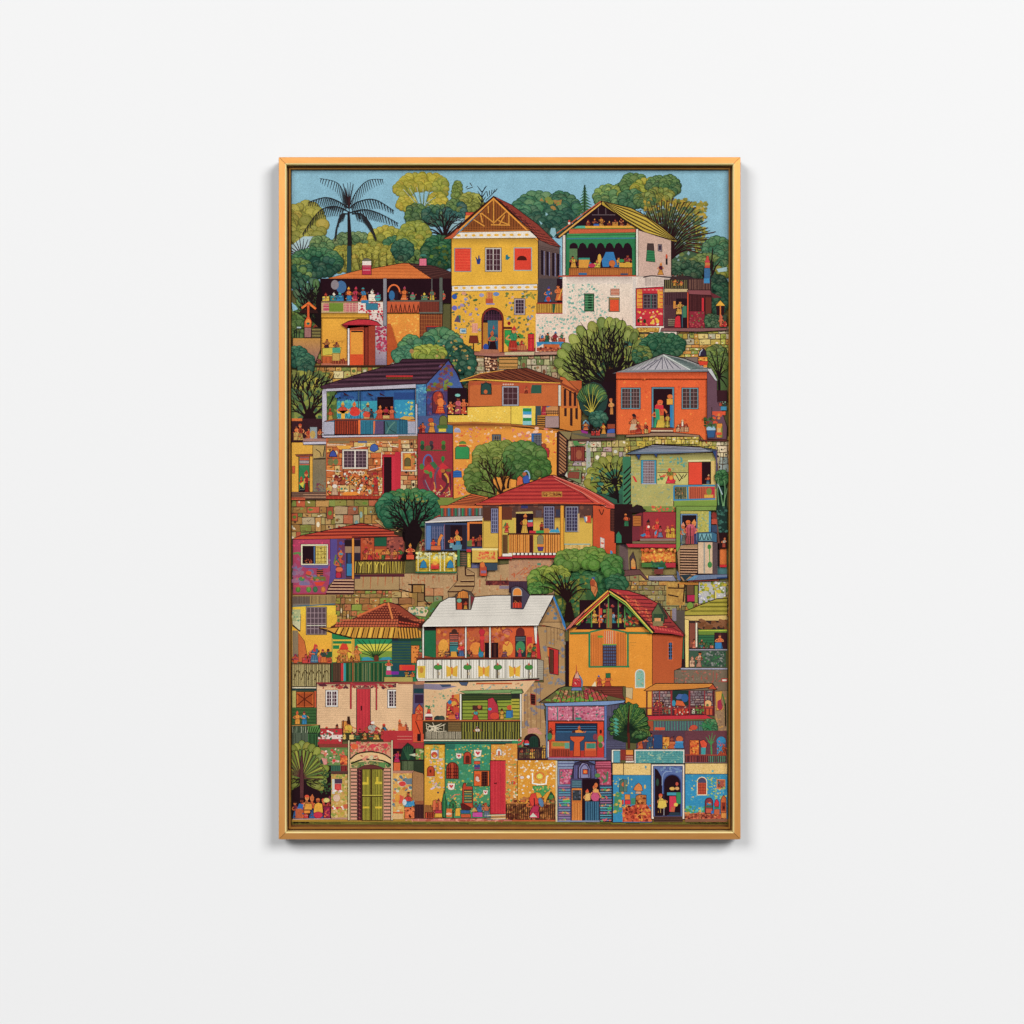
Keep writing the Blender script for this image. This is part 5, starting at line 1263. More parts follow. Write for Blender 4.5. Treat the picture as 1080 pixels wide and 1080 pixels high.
# steps and railing
P('a87858', 470, 682, 662, 682, 665, 790, 650, 830, 400, 830, 410, 780, 450, 720, o=2)
for i in range(5): L('3a1820', 9, 465-i*18, 705+i*28, 662, 708+i*28); L('d8a888', 8, 470-i*18, 692+i*28, 655, 692+i*28)
R('2a1c18', 668, 510, 1140, 635)
for i in range(32): L(R_.choice(['b8a030', 'c8b040', '8a7828']), 7, 675+i*15+R_.uniform(-5, 5), 515, 675+i*15+R_.uniform(-5, 5), 625)
for x in (720, 800, 870, 930): C('d0b840', 9, x, 620, x+5, 560, x+25, 520); C('d0b840', 9, x+5, 560, x-15, 520)
L('3a2018', 10, 665, 510, 860, 500, 1140, 498); L('6a4a28', 8, 665, 636, 1140, 630)
R('e8962c', 640, 278, 662, 680, o=2)
# roof
P('a83424', 78, 300, 150, 270, 720, 152, 745, 152, 1170, 260, 1175, 275, 850, 285, 400, 300, o=5, c2='b83a28')
for i in range(8): L('4a1418' if i % 2 == 0 else 'd05a34', 5, 640-i*75, 168+i*17, 850+i*42, 175+i*13)
L(K, 5, 78, 302, 640, 296); L(K, 5, 640, 280, 1170, 278); L('d8582c', 7, 90, 298, 640, 290)

item('printed_tree', 'rounded green tree with black fan trunk between the pink house and the awning house')
T(0, 3)
P('3a3020', 1040, 220, 1200, 220, 1200, 300, 1040, 260)
P('c8a868', 850, 120, 980, 110, 1090, 210, 1080, 240, 950, 200, o=3)
T(1, 3)
P('d8c080', -60, 100, 230, 60, 290, 100, 220, 160, 80, 160, -40, 200); E('1c0e12', 130, 260, 95, 110)
T(1, 2)
bush(110, 1090, 300, 170, ['1c5c40', '24684a', '2a7450', '3a7a44'], r=54, n=60, oc='0e2a1c')
dabs(['6a7a38', '8a8a40'], 0, 960, 300, 1100, 16, 10, 22)
T(1, 3)
bush(300, 40, 110, 60, ['1c5c40', '24684a'], r=46, n=14, oc='0e2a1c'); bush(-70, 60, 70, 110, ['1c5c40', '24684a'], r=46, n=16, oc='0e2a1c')
for x, y in ((-90, 60), (-60, -20), (-30, 120), (0, -60), (60, -80), (120, -70), (180, -60), (250, -50), (300, 0), (290, 70), (240, 100), (-60, 160), (-40, 200), (200, 20)): C('1c0e12', 26, 140, 290, (130+x)/2, (200+y)/2, x, y, w2=7)
P('1c0e12', 90, 190, 130, 120, 180, 120, 210, 190, 235, 240, 190, 340, 160, 420, 160, 490, 20, 500, 70, 400, 60, 260)
T(0, 3)
person(1195, 490, 150, 'c84a28', 'c8342c', 'd88a28', w=80); 
T(1, 3)
R('d8502c', 78, 450, 152, 495, o=2); crowd(190, 260, 415, 110, 2, ['c84a34', 'c8a070', 'd8702c'])

item('printed_house', 'small blue house with white awning and yellow tiled parapet, centre left')
T(1, 2)
P('7a8a38', 370, 1010, 520, 1005, 700, 950, 700, 1000, 520, 1060, 390, 1060)
P('c8602c', 430, 1080, 700, 952, 860, 985, 850, 1000, 740, 1050, 1060, 1080, 1060, 1100, 430, 1100, o=4, c2='d86a30')
hatch('5a2820', 5, 690, 960, 450, 1075, 830, 990, 760, 1080, 8)
T(1, 3)
R('6a5a50', 400, 0, 805, 90); 
for i in range(12): R(('2f8a5a', 'b84a2c', '3a7a9a', 'a83a2c', '2f7a5a', '8a8a90')[i % 6], 405+i*33, 5, 425+i*33, 88, o=2)
R('d8702c', 400, -15, 810, 8)
P('b83a2c', 340, 100, 400, 70, 400, 90, 360, 100)
P('b8b0b0', 248, 145, 380, 90, 808, 80, 808, 125, 255, 150, o=4); L('e0dcd8', 12, 260, 142, 808, 118)
R('3a4a70', 258, 150, 810, 410); R('5a80b8', 268, 175, 312, 400); R('2a2434', 440, 165, 650, 400); R('24141c', 500, 175, 605, 350, o=3); R('2a1820', 655, 150, 805, 375); vl('8080a0', 5, 320, 180, 440, 300, 6); hl('6a6a90', 4, 320, 180, 440, 400, 5)
L('8a8a98', 6, 258, 155, 258, 410); R('e07828', 655, 140, 678, 370, o=2); R('e07828', 678, 138, 805, 155); L('8a5a70', 6, 440, 160, 440, 400)
person(335, 405, 120, 'd83c2c', 'c84a30', w=50); P('e0822c', 370, 400, 375, 310, 405, 250, 430, 265, 400, 330, 405, 405, o=2); L('6a7aa8', 12, 420, 280, 420, 400); R('d8703c', 310, 365, 405, 408, o=2); hl('a84028', 4, 310, 365, 405, 408, 2)
person(510, 385, 120, 'd84a28', '7ab0c0', w=60); person(570, 390, 180, 'e0a838', '3a90c0', 'c85028', w=70); P('5a8aa0', 510, 360, 605, 355, 600, 400, 520, 405); person(710, 370, 110, 'c83428', 'b82c28'); person(770, 370, 130, 'a8482c', '8a3a34'); P('6a7a3a', 655, 320, 700, 310, 700, 370, 655, 370)
R('8a7030', 165, 412, 560, 428)
R('e8c824', 165, 428, 555, 612, o=4); dabs(['d8d8b0', 'f0e880', 'b8c8a0'], 170, 432, 550, 490, 50, 8, 18); 
for x in (190, 300, 400, 440, 530): L('e8e4c0', 7, x, 430, x, 605); L('8a8a30', 3, x+6, 430, x+6, 605)
hl('c8a020', 4, 170, 500, 550, 600, 3)
for x in (240, 495): P('2a80b0', x-35, 575, x-20, 520, x, 498, x+22, 520, x+35, 575, o=2)
P('d8502c', 308, 585, 312, 540, 350, 520, 388, 540, 390, 585, o=2); R('c82c30', 315, 560, 385, 585); E('e8a030', 350, 530, 26, 18)
R('2f6a4a', 165, 610, 560, 624); R('3f7a4a', 562, 400, 585, 560); R('c82c34', 650, 398, 692, 425); R('e8d030', 655, 430, 690, 572, o=3); dabs(['b89820'], 660, 440, 685, 565, 8, 5, 9)

# ---- main red-roof house
item('printed_house', 'large yellow house with broad red hipped roof and orange slatted balcony, centre')
T(2, 3)
R('d8b040', -280, -20, 770, 420)
R('5a3a34', -280, -30, 770, 100); dabs(['6a4a40', '7a4a3a'], -270, -20, 760, 95, 40, 14, 26)
T(1, 3)
R('d8b040', 808, 135, 950, 380, o=2); R('5a3428', 808, 0, 950, 130); win(880, 10, 950, 245, 3, 6, '8a8ab0', '4a4a68', '9a9ab8', fw=9, bw=4)
R('d8b048', 700, 395, 945, 525, o=3); R('e8d890', 700, 390, 945, 408); dabs(['d8502c', 'e07840', 'c86a30'], 760, 430, 920, 485, 26, 8, 18, 2); hl('b08a30', 3, 720, 490, 920, 510, 1); R('6a6a90', 695, 530, 770, 578, o=2); R('3a4a5a', 770, 530, 942, 598)
P('b84a2c', 770, 650, 775, 530, 800, 515, 840, 570, 845, 650, o=3); E('d8702c', 800, 545, 22, 26); R('8a6a90', 785, 600, 835, 625); R('d84a20', 785, 632, 838, 650)
R('6a3424', 985, 0, 1080, 120); R('c8b040', 985, 120, 1100, 460); P('3f7a4a', 990, 200, 1020, 140, 1060, 200); person(1030, 240, 100, 'd84a28', 'd83a34', 'c83028'); R('7a5430', 990, 260, 1040, 440); vl('4a3018', 4, 990, 260, 1040, 440, 4); P('2f80c0', 1050, 310, 1100, 290, 1100, 400, 1060, 400)
R('e8962c', 952, -10, 985, 478, o=3)
T(2, 3)
eave('d8b040', 200, 100, 760, 150, .3); win(300, -10, 402, 215, 4, 7, '8a8aa8', '3a3450', '8a8aa8', fw=10, bw=4); win(505, -10, 630, 235, 4, 7, '8a8a98', '3a3450', '8a8aa8', fw=12, bw=4); R('c8a870', 622, 60, 640, 235)
R('3a3a50', 415, 20, 455, 90); R('5a4a50', 225, 30, 280, 90); R('3a3a70', 85, -15, 150, 10)
P('c8b060', 35, 45, 195, 38, 200, 60, 40, 62); R('24101a', 40, 62, 200, 250, o=3); person(120, 245, 190, 'd8a030', 'd8a838', 'd87a30', w=70); P('8ac0d0', 150, 125, 195, 120, 195, 140, 155, 140); P('c83c4c', 140, 150, 195, 140, 200, 180, 150, 185)
person(280, 225, 95, 'b84028', '7a2a28'); person(430, 240, 65, '2f80a8', '2f80a8', 'd8a060'); P('d8702c', 690, 80, 750, 75, 750, 150, 700, 148, o=3); R('e8e0d0', 698, 90, 712, 130); R('d83a20', 715, 85, 742, 140); P('6a8ab0', 680, 90, 695, 88, 705, 145, 690, 140)
P('c88030', 300, 200, 350, 200, 350, 245, 300, 245); P('3a9ac0', 350, 240, 370, 212, 440, 208, 455, 240); R('c82c38', 165, 222, 225, 245); R('2f9a4a', 228, 220, 303, 248)
R('4a2020', -40, 245, 470, 265)
R('d8862c', -30, 258, 462, 432, o=2); vl('6a3414', 6, -20, 260, 160, 430, 9); vl('6a3414', 6, 310, 260, 460, 430, 7); vl('f0a848', 5, -15, 260, 460, 430, 16)
R('4a1c20', 165, 262, 200, 430); R('c8b040', 205, 262, 300, 430); arch('8a8060', 240, 262, 298, 350, o=2); P('5a3a80', 240, 375, 300, 375, 290, 415, 250, 415, o=2); R('e0862c', 240, 350, 298, 374)
for i in range(13): R('e8e4dc', -30+i*38, 433, -4+i*38, 452)
R('e8a020', 458, -20, 492, 445, o=3)
R('b82030', -100, 455, 495, 482, o=2)
T(1, 3); R('e8e4dc', 990, 440, 1080, 465); R('b82030', 945, 468, 1085, 490, o=2)
T(2, 3)
R('d8b060', 500, 350, 740, 440, o=3); dabs(['c8a050', 'b89848', 'e0c880'], 505, 358, 735, 400, 30, 6, 12, 2); E('d8302c', 520, 415, 14, 14); E('d8302c', 565, 412, 24, 16); E('d8302c', 632, 418, 24, 18); L('8ab0a8', 10, 495, 350, 740, 350)
P('d05024', 765, -20, 990, 0, 985, 500, 880, 470, 765, 400, o=3, c2='c84820')
P('241014', 930, 20, 990, 0, 985, 240, 930, 220); vl('5a3028', 4, 935, 20, 985, 230, 5); hl('5a3028', 4, 935, 20, 985, 230, 8)
L(K, 4, 766, 0, 766, 400); C('5a2418', 10, 825, 20, 850, 70, 870, 20)
P('e0c8b8', 838, 285, 875, 300, 872, 450, 840, 440, o=3, oc='6ab8c8'); dabs(['d86048', 'c85038'], 842, 310, 870, 440, 12, 6, 12); P('3f90c0', 930, 410, 950, 415, 962, 480, 935, 470)
T(2, 2)
P('b02c30', -360, 1060, -60, 930, 100, 870, 350, 780, 390, 775, 640, 900, 880, 1060, 760, 1050, 300, 1045, -340, 1050, o=5, c2='b8302c')
P('c84838', 375, 780, 400, 775, 680, 890, 860, 980, 1040, 1100, 900, 1090, 820, 1040, 780, 1045, 640, 930, o=4)
for i in range(15): L('6a1820' if i % 2 == 0 else 'd04a3c', 5, 340-i*46, 795+i*17.5, 400+i*26, 793+i*17.3)
for i in range(4): L('8a2020' if i % 2 else 'e8907a', 5, 390+i*8, 782+i*14, 700-i*16, 905+i*18, 960-i*34, 1060+i*8)
L('d8502c', 13, -340, 1050, 300, 1038, 880, 1045); P('c85030', -340, 1042, -100, 1042, -100, 1060, -340, 1060)
R('9a5a28', 285, 935, 472, 980, o=5, oc='c08a30'); dabs(['c08a30', '4a2414'], 292, 940, 466, 976, 22, 6, 11)
L(K, 5, -340, 1062, 890, 1060)

# ---- right middle cluster
item('printed_house', 'crimson shop wall with sitting figures above an orange mural, right')
T(3, 3)
R('2a1418', -110, -30, 60, 340); person(5, 180, 130, 'd8602c', '2f7a50', 'e08030'); P('4a3a44', -50, 350, 0, 345, 60, 600, -60, 620); P('2a7a5a', -95, 340, -95, 260, -70, 225, -40, 270, -40, 340, o=3)
P('7a8a40', 165, -10, 470, -10, 470, 40, 165, 45); dabs(['4f8a4a', 'd8543c', 'c8b048'], 240, -10, 465, 38, 22, 7, 15)
P('7a2c38', 60, 80, 160, 45, 160, 300, 60, 330)
P('2a1c20', 20, 30, 110, -25, 190, 30, 160, 50, 60, 50, o=3); R('b86a28', 65, 80, 145, 180, o=3); hl('8a4a1c', 5, 75, 90, 138, 170, 3)
R('a03038', 160, 45, 472, 330, o=3); R('8a2c30', 130, 180, 160, 330)
person(205, 290, 180, 'd83434', 'd82c30', '2a1a24', w=66); P('2f80b0', 135, 265, 180, 245, 190, 265, 160, 280); E('e8e0d0', 215, 185, 12, 12); person(290, 290, 190, 'd8302c', 'd8302c', 'c82c28', w=70); P('3a9ac0', 270, 240, 295, 210, 290, 250, 275, 270); person(325, 285, 120, 'c84a58', '7a8ab0'); person(400, 285, 120, 'd89a28', 'e0a828', 'c8602c'); person(445, 285, 130, 'd8a830', 'e0a828', 'd84a28'); R('d8a828', 385, 255, 468, 288); vl('8a5a18', 4, 385, 240, 468, 288, 5)
R('8a7a70', 135, 298, 470, 318); R('7a6a48', 60, 322, 475, 345, o=2)
P('c02c40', 0, 345, 475, 350, 475, 385, 20, 380, o=2)
R('8a7a48', 20, 385, 475, 640); P('6a5454', -60, 360, 20, 390, 30, 600, -60, 600)
R('e08a28', 148, 388, 472, 522, o=2); dabs(['e8a838', 'd85a28', 'e8b848', 'd86a30', 'c85a28'], 152, 392, 468, 518, 120, 7, 16)
R('4a7a38', 148, 525, 250, 570, o=2); R('b82c3c', 370, 525, 472, 572, o=2); R('2f5a44', 250, 520, 370, 572); dabs(['3a7a4a', '2a5a34'], 240, 510, 370, 600, 20, 8, 18); P('2f80a8', 300, 570, 360, 570, 345, 600, 315, 590); P('7a3a34', 265, 590, 355, 580, 350, 635, 270, 635)
P('4a3a3c', 35, 480, 70, 420, 95, 500, 105, 590, 40, 590, o=3); P('c8904a', 48, 510, 70, 480, 92, 520, 95, 580, 50, 580, o=2); R('e07828', 55, 565, 92, 585)
P('6a4444', -60, 600, 130, 590, 215, 690, 190, 690, 140, 640, -60, 660, o=4)
P('8a8aa0', 215, 650, 450, 645, 490, 700, 215, 695, o=3); L('c0b8b8', 7, 225, 660, 440, 655)
item('printed_house', 'lime green stair tower with brown steps and open doorway, right edge')
R('3a2c30', 820, 240, 890, 640); R('1c3430', 860, -10, 960, 240); dabs(['2f5a50', '3a6a60'], 865, 0, 955, 230, 20, 8, 18); R('2a1418', 880, 240, 960, 390); person(930, 380, 100, 'b8a090', 'b84a34', 'c86a40')
R('4a7a80', 870, 560, 960, 640); R('d8702c', 890, 390, 955, 545, o=2); R('c8202c', 890, 545, 955, 568)
P('6a4038', 860, 40, 890, 340, 870, 340, 850, 100)
P('7a9a44', 475, -10, 860, -10, 855, 30, 520, 35, 515, 400, 485, 430, 475, 400, o=3)
R('b8b050', 515, 35, 790, 330, o=2); dabs(['c8c060', '98a04a', '8aa888'], 680, 45, 780, 225, 46, 5, 11, 2)
R('4a90b8', 785, 40, 805, 235); E('8a3028', 835, 80, 24, 34, o=2); R('b84a34', 812, 110, 862, 160); R('3a4a68', 812, 170, 865, 240)
R('6a8ab0', 518, 62, 678, 360, o=2); R('24141c', 532, 75, 668, 355)
person(550, 350, 210, '8a9a94', '6a7a70', 'd88a6a', w=54); person(590, 350, 250, 'c84a58', 'b84a54', 'd8682c', w=70); person(645, 350, 240, 'c85a70', '3a4a8a', 'e08a3c', w=60); R('b84a54', 585, 170, 645, 350, o=2); E('c85a6a', 615, 180, 36, 20); L('2a2430', 5, 610, 180, 610, 350)
vl('5a3a30', 4, 540, 270, 665, 360, 6)
P('a8845c', 485, 430, 520, 360, 680, 350, 685, 600, 620, 690, 540, 700, 500, 640, o=2)
for i in range(11): L('2a1018', 8, 510, 400+i*25, 684, 402+i*25); L('c89878', 7, 520, 388+i*25, 675, 390+i*25)
P('2a3a44', 515, 640, 620, 635, 560, 700)
R('d8b898', 682, 330, 822, 630, o=3); R('9a9a90', 735, 335, 750, 625); E('3a8a3a', 790, 375, 18, 24); L('4a9a4a', 5, 790, 390, 795, 540); E('3f8a44', 795, 545, 22, 30); R('5a4a50', 822, 330, 868, 640)
P('3a6a88', 682, 240, 820, 235, 862, 250, 862, 335, 820, 325, 682, 325, o=3); R('7ab0b8', 695, 250, 812, 315); 
for a in ((700, 310, 720, 255, 735, 310), (745, 310, 765, 255, 775, 310), (785, 310, 790, 255, 808, 310)): L('24404a', 7, *a)
P('6a7a9a', 570, 695, 660, 640, 960, 635, 960, 670, 700, 690, o=3); P('5a8ab0', 575, 695, 650, 645, 690, 650, 640, 690); L('8a3030', 7, 590, 702, 880, 690); P('5a6a90', 480, 600, 500, 620, 520, 695, 490, 690)
# ---- stone band and olive roof house
item('printed_house', 'cream and green house with olive corrugated roof at the right edge')
T(3, 3)
R('b88a3c', 385, 710, 560, 930); dabs(['c89a44', 'a87a38'], 390, 715, 555, 920, 26, 8, 18); R('c8802c', 500, 712, 690, 735)
for a in ((500, 725, 500, 765), (400, 765, 560, 770), (560, 730, 545, 900), (400, 830, 500, 850)): L('3a2018', 8, *a)
R('2f2a1c', 565, 735, 690, 910); R('6a4a34', 580, 740, 645, 830); R('b82050', 582, 832, 655, 895, o=2); R('8a9438', 655, 745, 682, 905); E('7a9a38', 610, 935, 30, 34, o=2)
R('8a8090', 440, 960, 480, 1080)
R('b8b8b8', 692, 705, 950, 915, o=3); dabs(['c8b82c', 'b0a828', '7a8a28', 'a89a28'], 700, 715, 945, 900, 30, 14, 28, 1.5); dabs(['a8a8c8', 'e0e0e0'], 700, 715, 945, 900, 20, 8, 16); L('4a4a28', 5, 840, 800, 840, 870); R('d8c860', 845, 790, 860, 870)
L('2a4a7a', 8, 860, 670, 960, 665)
R('6a5a34', 485, 1010, 560, 1100); R('d8b868', 555, 1020, 960, 1100, o=3)
P('9a9024', 495, 1015, 700, 930, 860, 868, 965, 862, 965, 1022, 520, 1030, o=5, c2='a89c30')
for i in range(7): L('4a4a14' if i % 2 else 'c0b040', 5, 840-i*45, 885+i*20, 965, 880+i*21)
T(3, 4)
R('5a5048', 480, -100, 560, 140)
R('3a2a28', 600, -5, 965, 265); dabs(['7a4a28', '8a5a3a'], 690, 0, 950, 70, 20, 12, 30, 3); R('8a4a3a', 605, 20, 660, 250); R('6a8a30', 690, 80, 960, 130); L('c8d030', 7, 690, 92, 960, 88); R('2f6a44', 690, 135, 840, 255); hl('1f4a34', 4, 690, 140, 840, 250, 4)
R('3a1c24', 842, 110, 960, 262, o=2); person(890, 262, 150, 'd8683c', '2f70a8', '5a2a30', w=70); R('2f80c0', 848, 205, 905, 262); crowd(615, 680, 258, 110, 1, ['d86a50']); crowd(700, 830, 258, 80, 3, ['c8304a', '3a8a8a', 'd8805a', '4a6a3a'])
R('e8e0c8', 662, 15, 680, 250, o=2); R('9a9aa8', 600, 265, 965, 280, o=2)
R('3f5a48', 605, 282, 950, 438); dabs(['2f7a3a', '5a6a60', '8a8a88', '3a4a44', '2a4a3a'], 720, 290, 945, 430, 90, 6, 14); crowd(615, 710, 435, 150, 2, ['c88a70', 'd8a88a', 'b86a54'])
P('ecd078', 558, -20, 600, -10, 598, 440, 565, 440, o=3); R('a8a8c0', 520, 444, 965, 462, o=2); R('2a1c24', 530, 150, 560, 440); R('2f6a4a', 530, 150, 552, 360)
R('7a6a58', 458, 462, 965, 660, o=3); dabs(['b86a5a', '8a7a6a', '6a5a4a', 'a85a4a'], 465, 470, 900, 640, 90, 5, 12, 2)
for x in (640, 720, 770, 830, 860): L('a84a40', 6, x, 480+R_.uniform(0, 40), x, 560)
R('e8e0d8', 912, 548, 960, 575, o=9, oc='b83c30')
# ================================================================== TREES OF THE MIDDLE
item('printed_tree', 'large leafy green tree with forked dark trunk beside the white roofed house')
T(2, 3)
bush(700, 640, 330, 230, ['1f5a34', '28643a', '357038', '4f8038'], r=56, n=90, oc='12301c')
bush(560, 500, 120, 70, ['5f8a34', '6f9438'], r=50, n=16, oc='1f3a18'); bush(760, 480, 110, 80, ['5a8a30', '6f9a38'], r=52, n=16, oc='1f3a18'); bush(950, 560, 70, 90, ['3f7a34', '4a8438'], r=46, n=12, oc='1f3a18')
bush(990, 730, 80, 80, ['1f5a3c', '286844'], r=46, n=12, oc='12301c')
bush(300, 700, 120, 110, ['4a7a30', '6f9430', '86a034'], r=46, n=24, oc='1f3a18'); bush(430, 640, 100, 60, ['6f8a2c', '88982c'], r=42, n=12, oc='2a3a18'); bush(220, 780, 50, 50, ['4f8a34'], r=38, n=8)
P('3a5a34', 400, 800, 480, 700, 700, 720, 760, 860, 600, 1080, 480, 1080, 420, 950)
dabs(['7a7a2c', '8f8a30', '2f6a44', '55703a', '3a6a3a', '6a7a30'], 410, 660, 720, 1040, 120, 14, 30)
for x, y in ((350, 620), (270, 640), (330, 700), (400, 600), (440, 620), (500, 640), (560, 640), (620, 680), (690, 720), (740, 780), (250, 750)):
    C('241012', 26, 540, 1050, 525, 900, (510+x)/2, (800+y)/2, x, y, w2=6)
L('241012', 12, 500, 780, 550, 720, 600, 680, w2=5); L('241012', 10, 590, 900, 650, 850, 700, 760, w2=4)
P('241012', 490, 1080, 515, 900, 560, 900, 600, 1080)
P('c8783c', 740, 700, 770, 665, 805, 720, 815, 790, 790, 855, 750, 790, o=3); E('a84a28', 765, 720, 24, 32); P('3a5a98', 755, 665, 790, 660, 780, 690); C('8a3a24', 7, 755, 740, 800, 760, 780, 820)
# ================================================================== FOURTH ROW
item('printed_house', 'bright yellow house with corrugated awning and slatted fence, lower left edge')
T(0, 3)
R('e8c024', 75, 930, 490, 1080, o=3)
T(0, 4)
P('e8b820', 70, -60, 500, -60, 470, 390, 70, 390, c2='e8a020')
P('c8682c', 130, 110, 190, 190, 230, 390, 130, 390, o=3); R('8a7a60', 75, 90, 130, 400); P('c8c8a0', 75, -60, 155, -60, 150, 95, 75, 30, o=3); L('3a2a1c', 8, 75, 40, 150, 98)
T(0, 3)
P('a88a50', 75, 830, 495, 830, 485, 915, 210, 935, 75, 940, o=3); R('7a7068', 78, 850, 240, 932); vl('5a4434', 4, 80, 840, 490, 915, 40); vl('c0a060', 3, 245, 840, 490, 915, 20); L('2a6a88', 10, 75, 940, 210, 935, 480, 918)
R('a8b080', 75, 970, 152, 1080); dabs(['6a9a7a', 'c8c890'], 78, 972, 150, 1075, 10, 8, 14)
win(205, 945, 400, 1210, 5, 5, '9a8a80', '5a4850', 'a89098', fw=8, bw=5)
T(0, 4)
L('d8d8c0', 6, 210, 42, 395, 42)
crowd(80, 460, 400, 150, 5, ['c83c38', 'a82848', 'c8502c', '7a3060', '3a6a98', 'd84a58']); person(285, 395, 190, '3a6a8a', '4a7a9a', 'c82c38', w=90); P('c83038', 270, 290, 285, 210, 300, 290); person(372, 395, 140, '3a4a44', 'd8702c', '8a1c34', w=80); P('2a5a34', 390, 340, 420, 290, 465, 290, 455, 340, 410, 350)
R('b0a068', 70, 405, 455, 620, o=3); vl('4a4028', 5, 75, 410, 450, 615, 28); vl('d8c888', 4, 75, 410, 450, 615, 20)
for x in (130, 200, 260, 330, 400): C('5a4a28', 6, x-40, 560, x-20, 490, x, 470, x+20, 500)
R('5a3a24', 70, 400, 460, 412); L('2a1c18', 7, 205, 405, 205, 620); R('3a3024', 430, 400, 560, 580); R('dcd4b8', 70, 626, 305, 640, o=2); R('1f3a3c', 70, 642, 305, 662)
R('b8b060', 75, 662, 110, 820); R('c8601c', 112, 672, 280, 820, o=4); R('a84818', 130, 685, 262, 810); 
for a in ((120, 690, 190, 740, 270, 690), (120, 800, 190, 740, 270, 800), (190, 675, 190, 815)): L('5a2010', 6, *a)
R('c8502c', 285, 665, 303, 820)
R('3a6234', 70, 822, 305, 985); hl('2a4a28', 5, 75, 830, 300, 980, 5); person(125, 980, 130, 'e0902c', 'e0982c', 'd8502c', w=66); person(190, 980, 130, '3a90c0', '2f88b8', '7a2834', w=66)

item('printed_house', 'open green and yellow pavilion with a flared round tiled roof, lower left')
T(0, 4)
R('1f7a4c', 450, 110, 1300, 575); R('e0b828', 455, 165, 640, 390); R('1f8048', 460, 120, 650, 175); R('1f8048', 460, 190, 635, 215); R('1f8048', 460, 230, 520, 265); R('d0a028', 640, 165, 665, 390)
R('1f8a58', 672, 170, 1040, 390); P('d0c838', 690, 220, 1035, 215, 1035, 285, 710, 285); P('7a9a34', 700, 285, 1035, 285, 1035, 345, 730, 345); 
for x, y in ((690, 180), (740, 180), (800, 180), (860, 180), (910, 180), (960, 180), (1030, 180), (690, 240), (1035, 230), (710, 300)): C('1c3a20', 6, 870, 350, (870+x)/2, (340+y)/2, x, y, w2=4)
P('2f90a8', 735, 375, 740, 345, 800, 340, 850, 375); P('2f90a8', 895, 375, 930, 345, 1000, 340, 1030, 375); E('6a3420', 872, 352, 24, 28, o=2)
person(565, 385, 180, 'd8862c', 'd88a2c', 'd83c28', w=110); P('d83a24', 520, 268, 545, 215, 590, 215, 610, 268); P('c82c24', 525, 262, 605, 262, 600, 272, 528, 272); person(690, 385, 160, 'c8702c', 'd8862c', 'a82820', w=80); crowd(480, 720, 398, 90, 4, ['e0902c', 'd8802c', 'c8702c', 'e0a030'])
R('245a34', 560, 395, 960, 575); vl('133a22', 6, 560, 400, 945, 570, 16); vl('6a7a58', 6, 740, 400, 820, 570, 4); R('c82c30', 535, 400, 560, 570); R('2f9aa0', 560, 400, 582, 570); vl('8a8a50', 5, 600, 400, 950, 570, 9); L('a8582c', 10, 650, 390, 650, 575); L('6a3a24', 12, 560, 392, 870, 380, 1020, 375); R('3a2a24', 455, 395, 535, 575); vl('6a4a34', 6, 460, 400, 530, 570, 5)
T(1, 4)
R('23303a', -60, 170, 130, 560); R('1f4a54', -60, 190, 125, 560); hl('3a5a38', 7, -60, 200, 125, 400, 8); R('2a5a38', 120, 180, 215, 240); R('e0862c', 122, 232, 200, 400, o=3); dabs(['4a2418', 'c8602c'], 128, 240, 195, 390, 16, 6, 12); crowd(195, 320, 350, 130, 3, ['4a7a4a', 'd8602c', '5a8a5a', 'a84a30'])
R('d84a1c', 10, 415, 160, 470, o=2); R('d8302c', 35, 425, 155, 468); crowd(60, 150, 530, 70, 2, ['d8702c', 'c8b030'])
T(0, 4)
person(990, 470, 110, 'd84a34', 'e0dcd4', 'd8843c', w=60); R('c83c74', 965, 470, 1015, 510); R('7a2a9a', 1015, 478, 1085, 508); R('b0a050', 945, 530, 1220, 580, o=3)
# roof
T(0, 3)
P('96402a', 500, 1100, 620, 1075, 830, 970, 950, 905, 985, 905, 1010, 905, 1090, 930, 1160, 980, 1330, 1100, 1330, 1140, 440, 1140, o=5)
for i in range(9):
    y = 930+i*22; wl_ = 950-i*52; wr = 1020+i*34
    for k in range(int((wr-wl_)/26)):
        x = wl_+k*26+(i % 2)*13; arc('5a1c18', 5, x, y+4, 13, 13, 0, 180, n=4); L('c86c44', 5, x-6, y, x+6, y)
L('d86a34', 18, 690, 1035, 960, 915); L('e0823c', 16, 985, 905, 1000, 960, 1030, 1080)
T(0, 4)
P('5a2c20', 440, 50, 640, -20, 1330, -20, 1330, 70, 480, 70)
for i in range(3):
    for k in range(30): 
        x = 520+k*27-(i % 2)*12+(-i)*20; P('c8603c', x, -15+i*26, x+22, -18+i*26, x+26, 0+i*26, x+6, 4+i*26)
P('d89828', 315, 62, 430, 66, 540, 55, 1080, 55, 1080, 165, 650, 160, 560, 135, 470, 115, 400, 80, o=4)
T(1, 4); P('d89828', -10, 60, 180, 65, 218, 100, 215, 160, 100, 168, -10, 165, o=3)
for k in range(8): x = -5+k*27; L('4a3018', 7, x, 62, x+14, 165)
P('4a1c18', 0, -60, 60, -30, 250, 30, 220, 60, 0, 60); 
for k in range(7): P('c8482c', 5+k*28, 0+k*4, 26+k*28, 4+k*4, 30+k*28, 18+k*4, 8+k*28, 14+k*4); P('c8502c', 0+k*28, 32+k*2, 20+k*28, 34+k*2, 24+k*28, 52, 4+k*28, 50)
R('204030', 0, 168, 220, 190)
T(0, 4)
for k in range(12):
    x = 490+k*50; L('3a2414', 7, x+25-k*1.5, 62, x-10, 120+min(k, 4)*11); P(('e8b838', 'b88428')[k % 2], x+28, 62, x+48, 62, x+26, 130+min(k, 4)*8, x+6, 126+min(k, 4)*8)
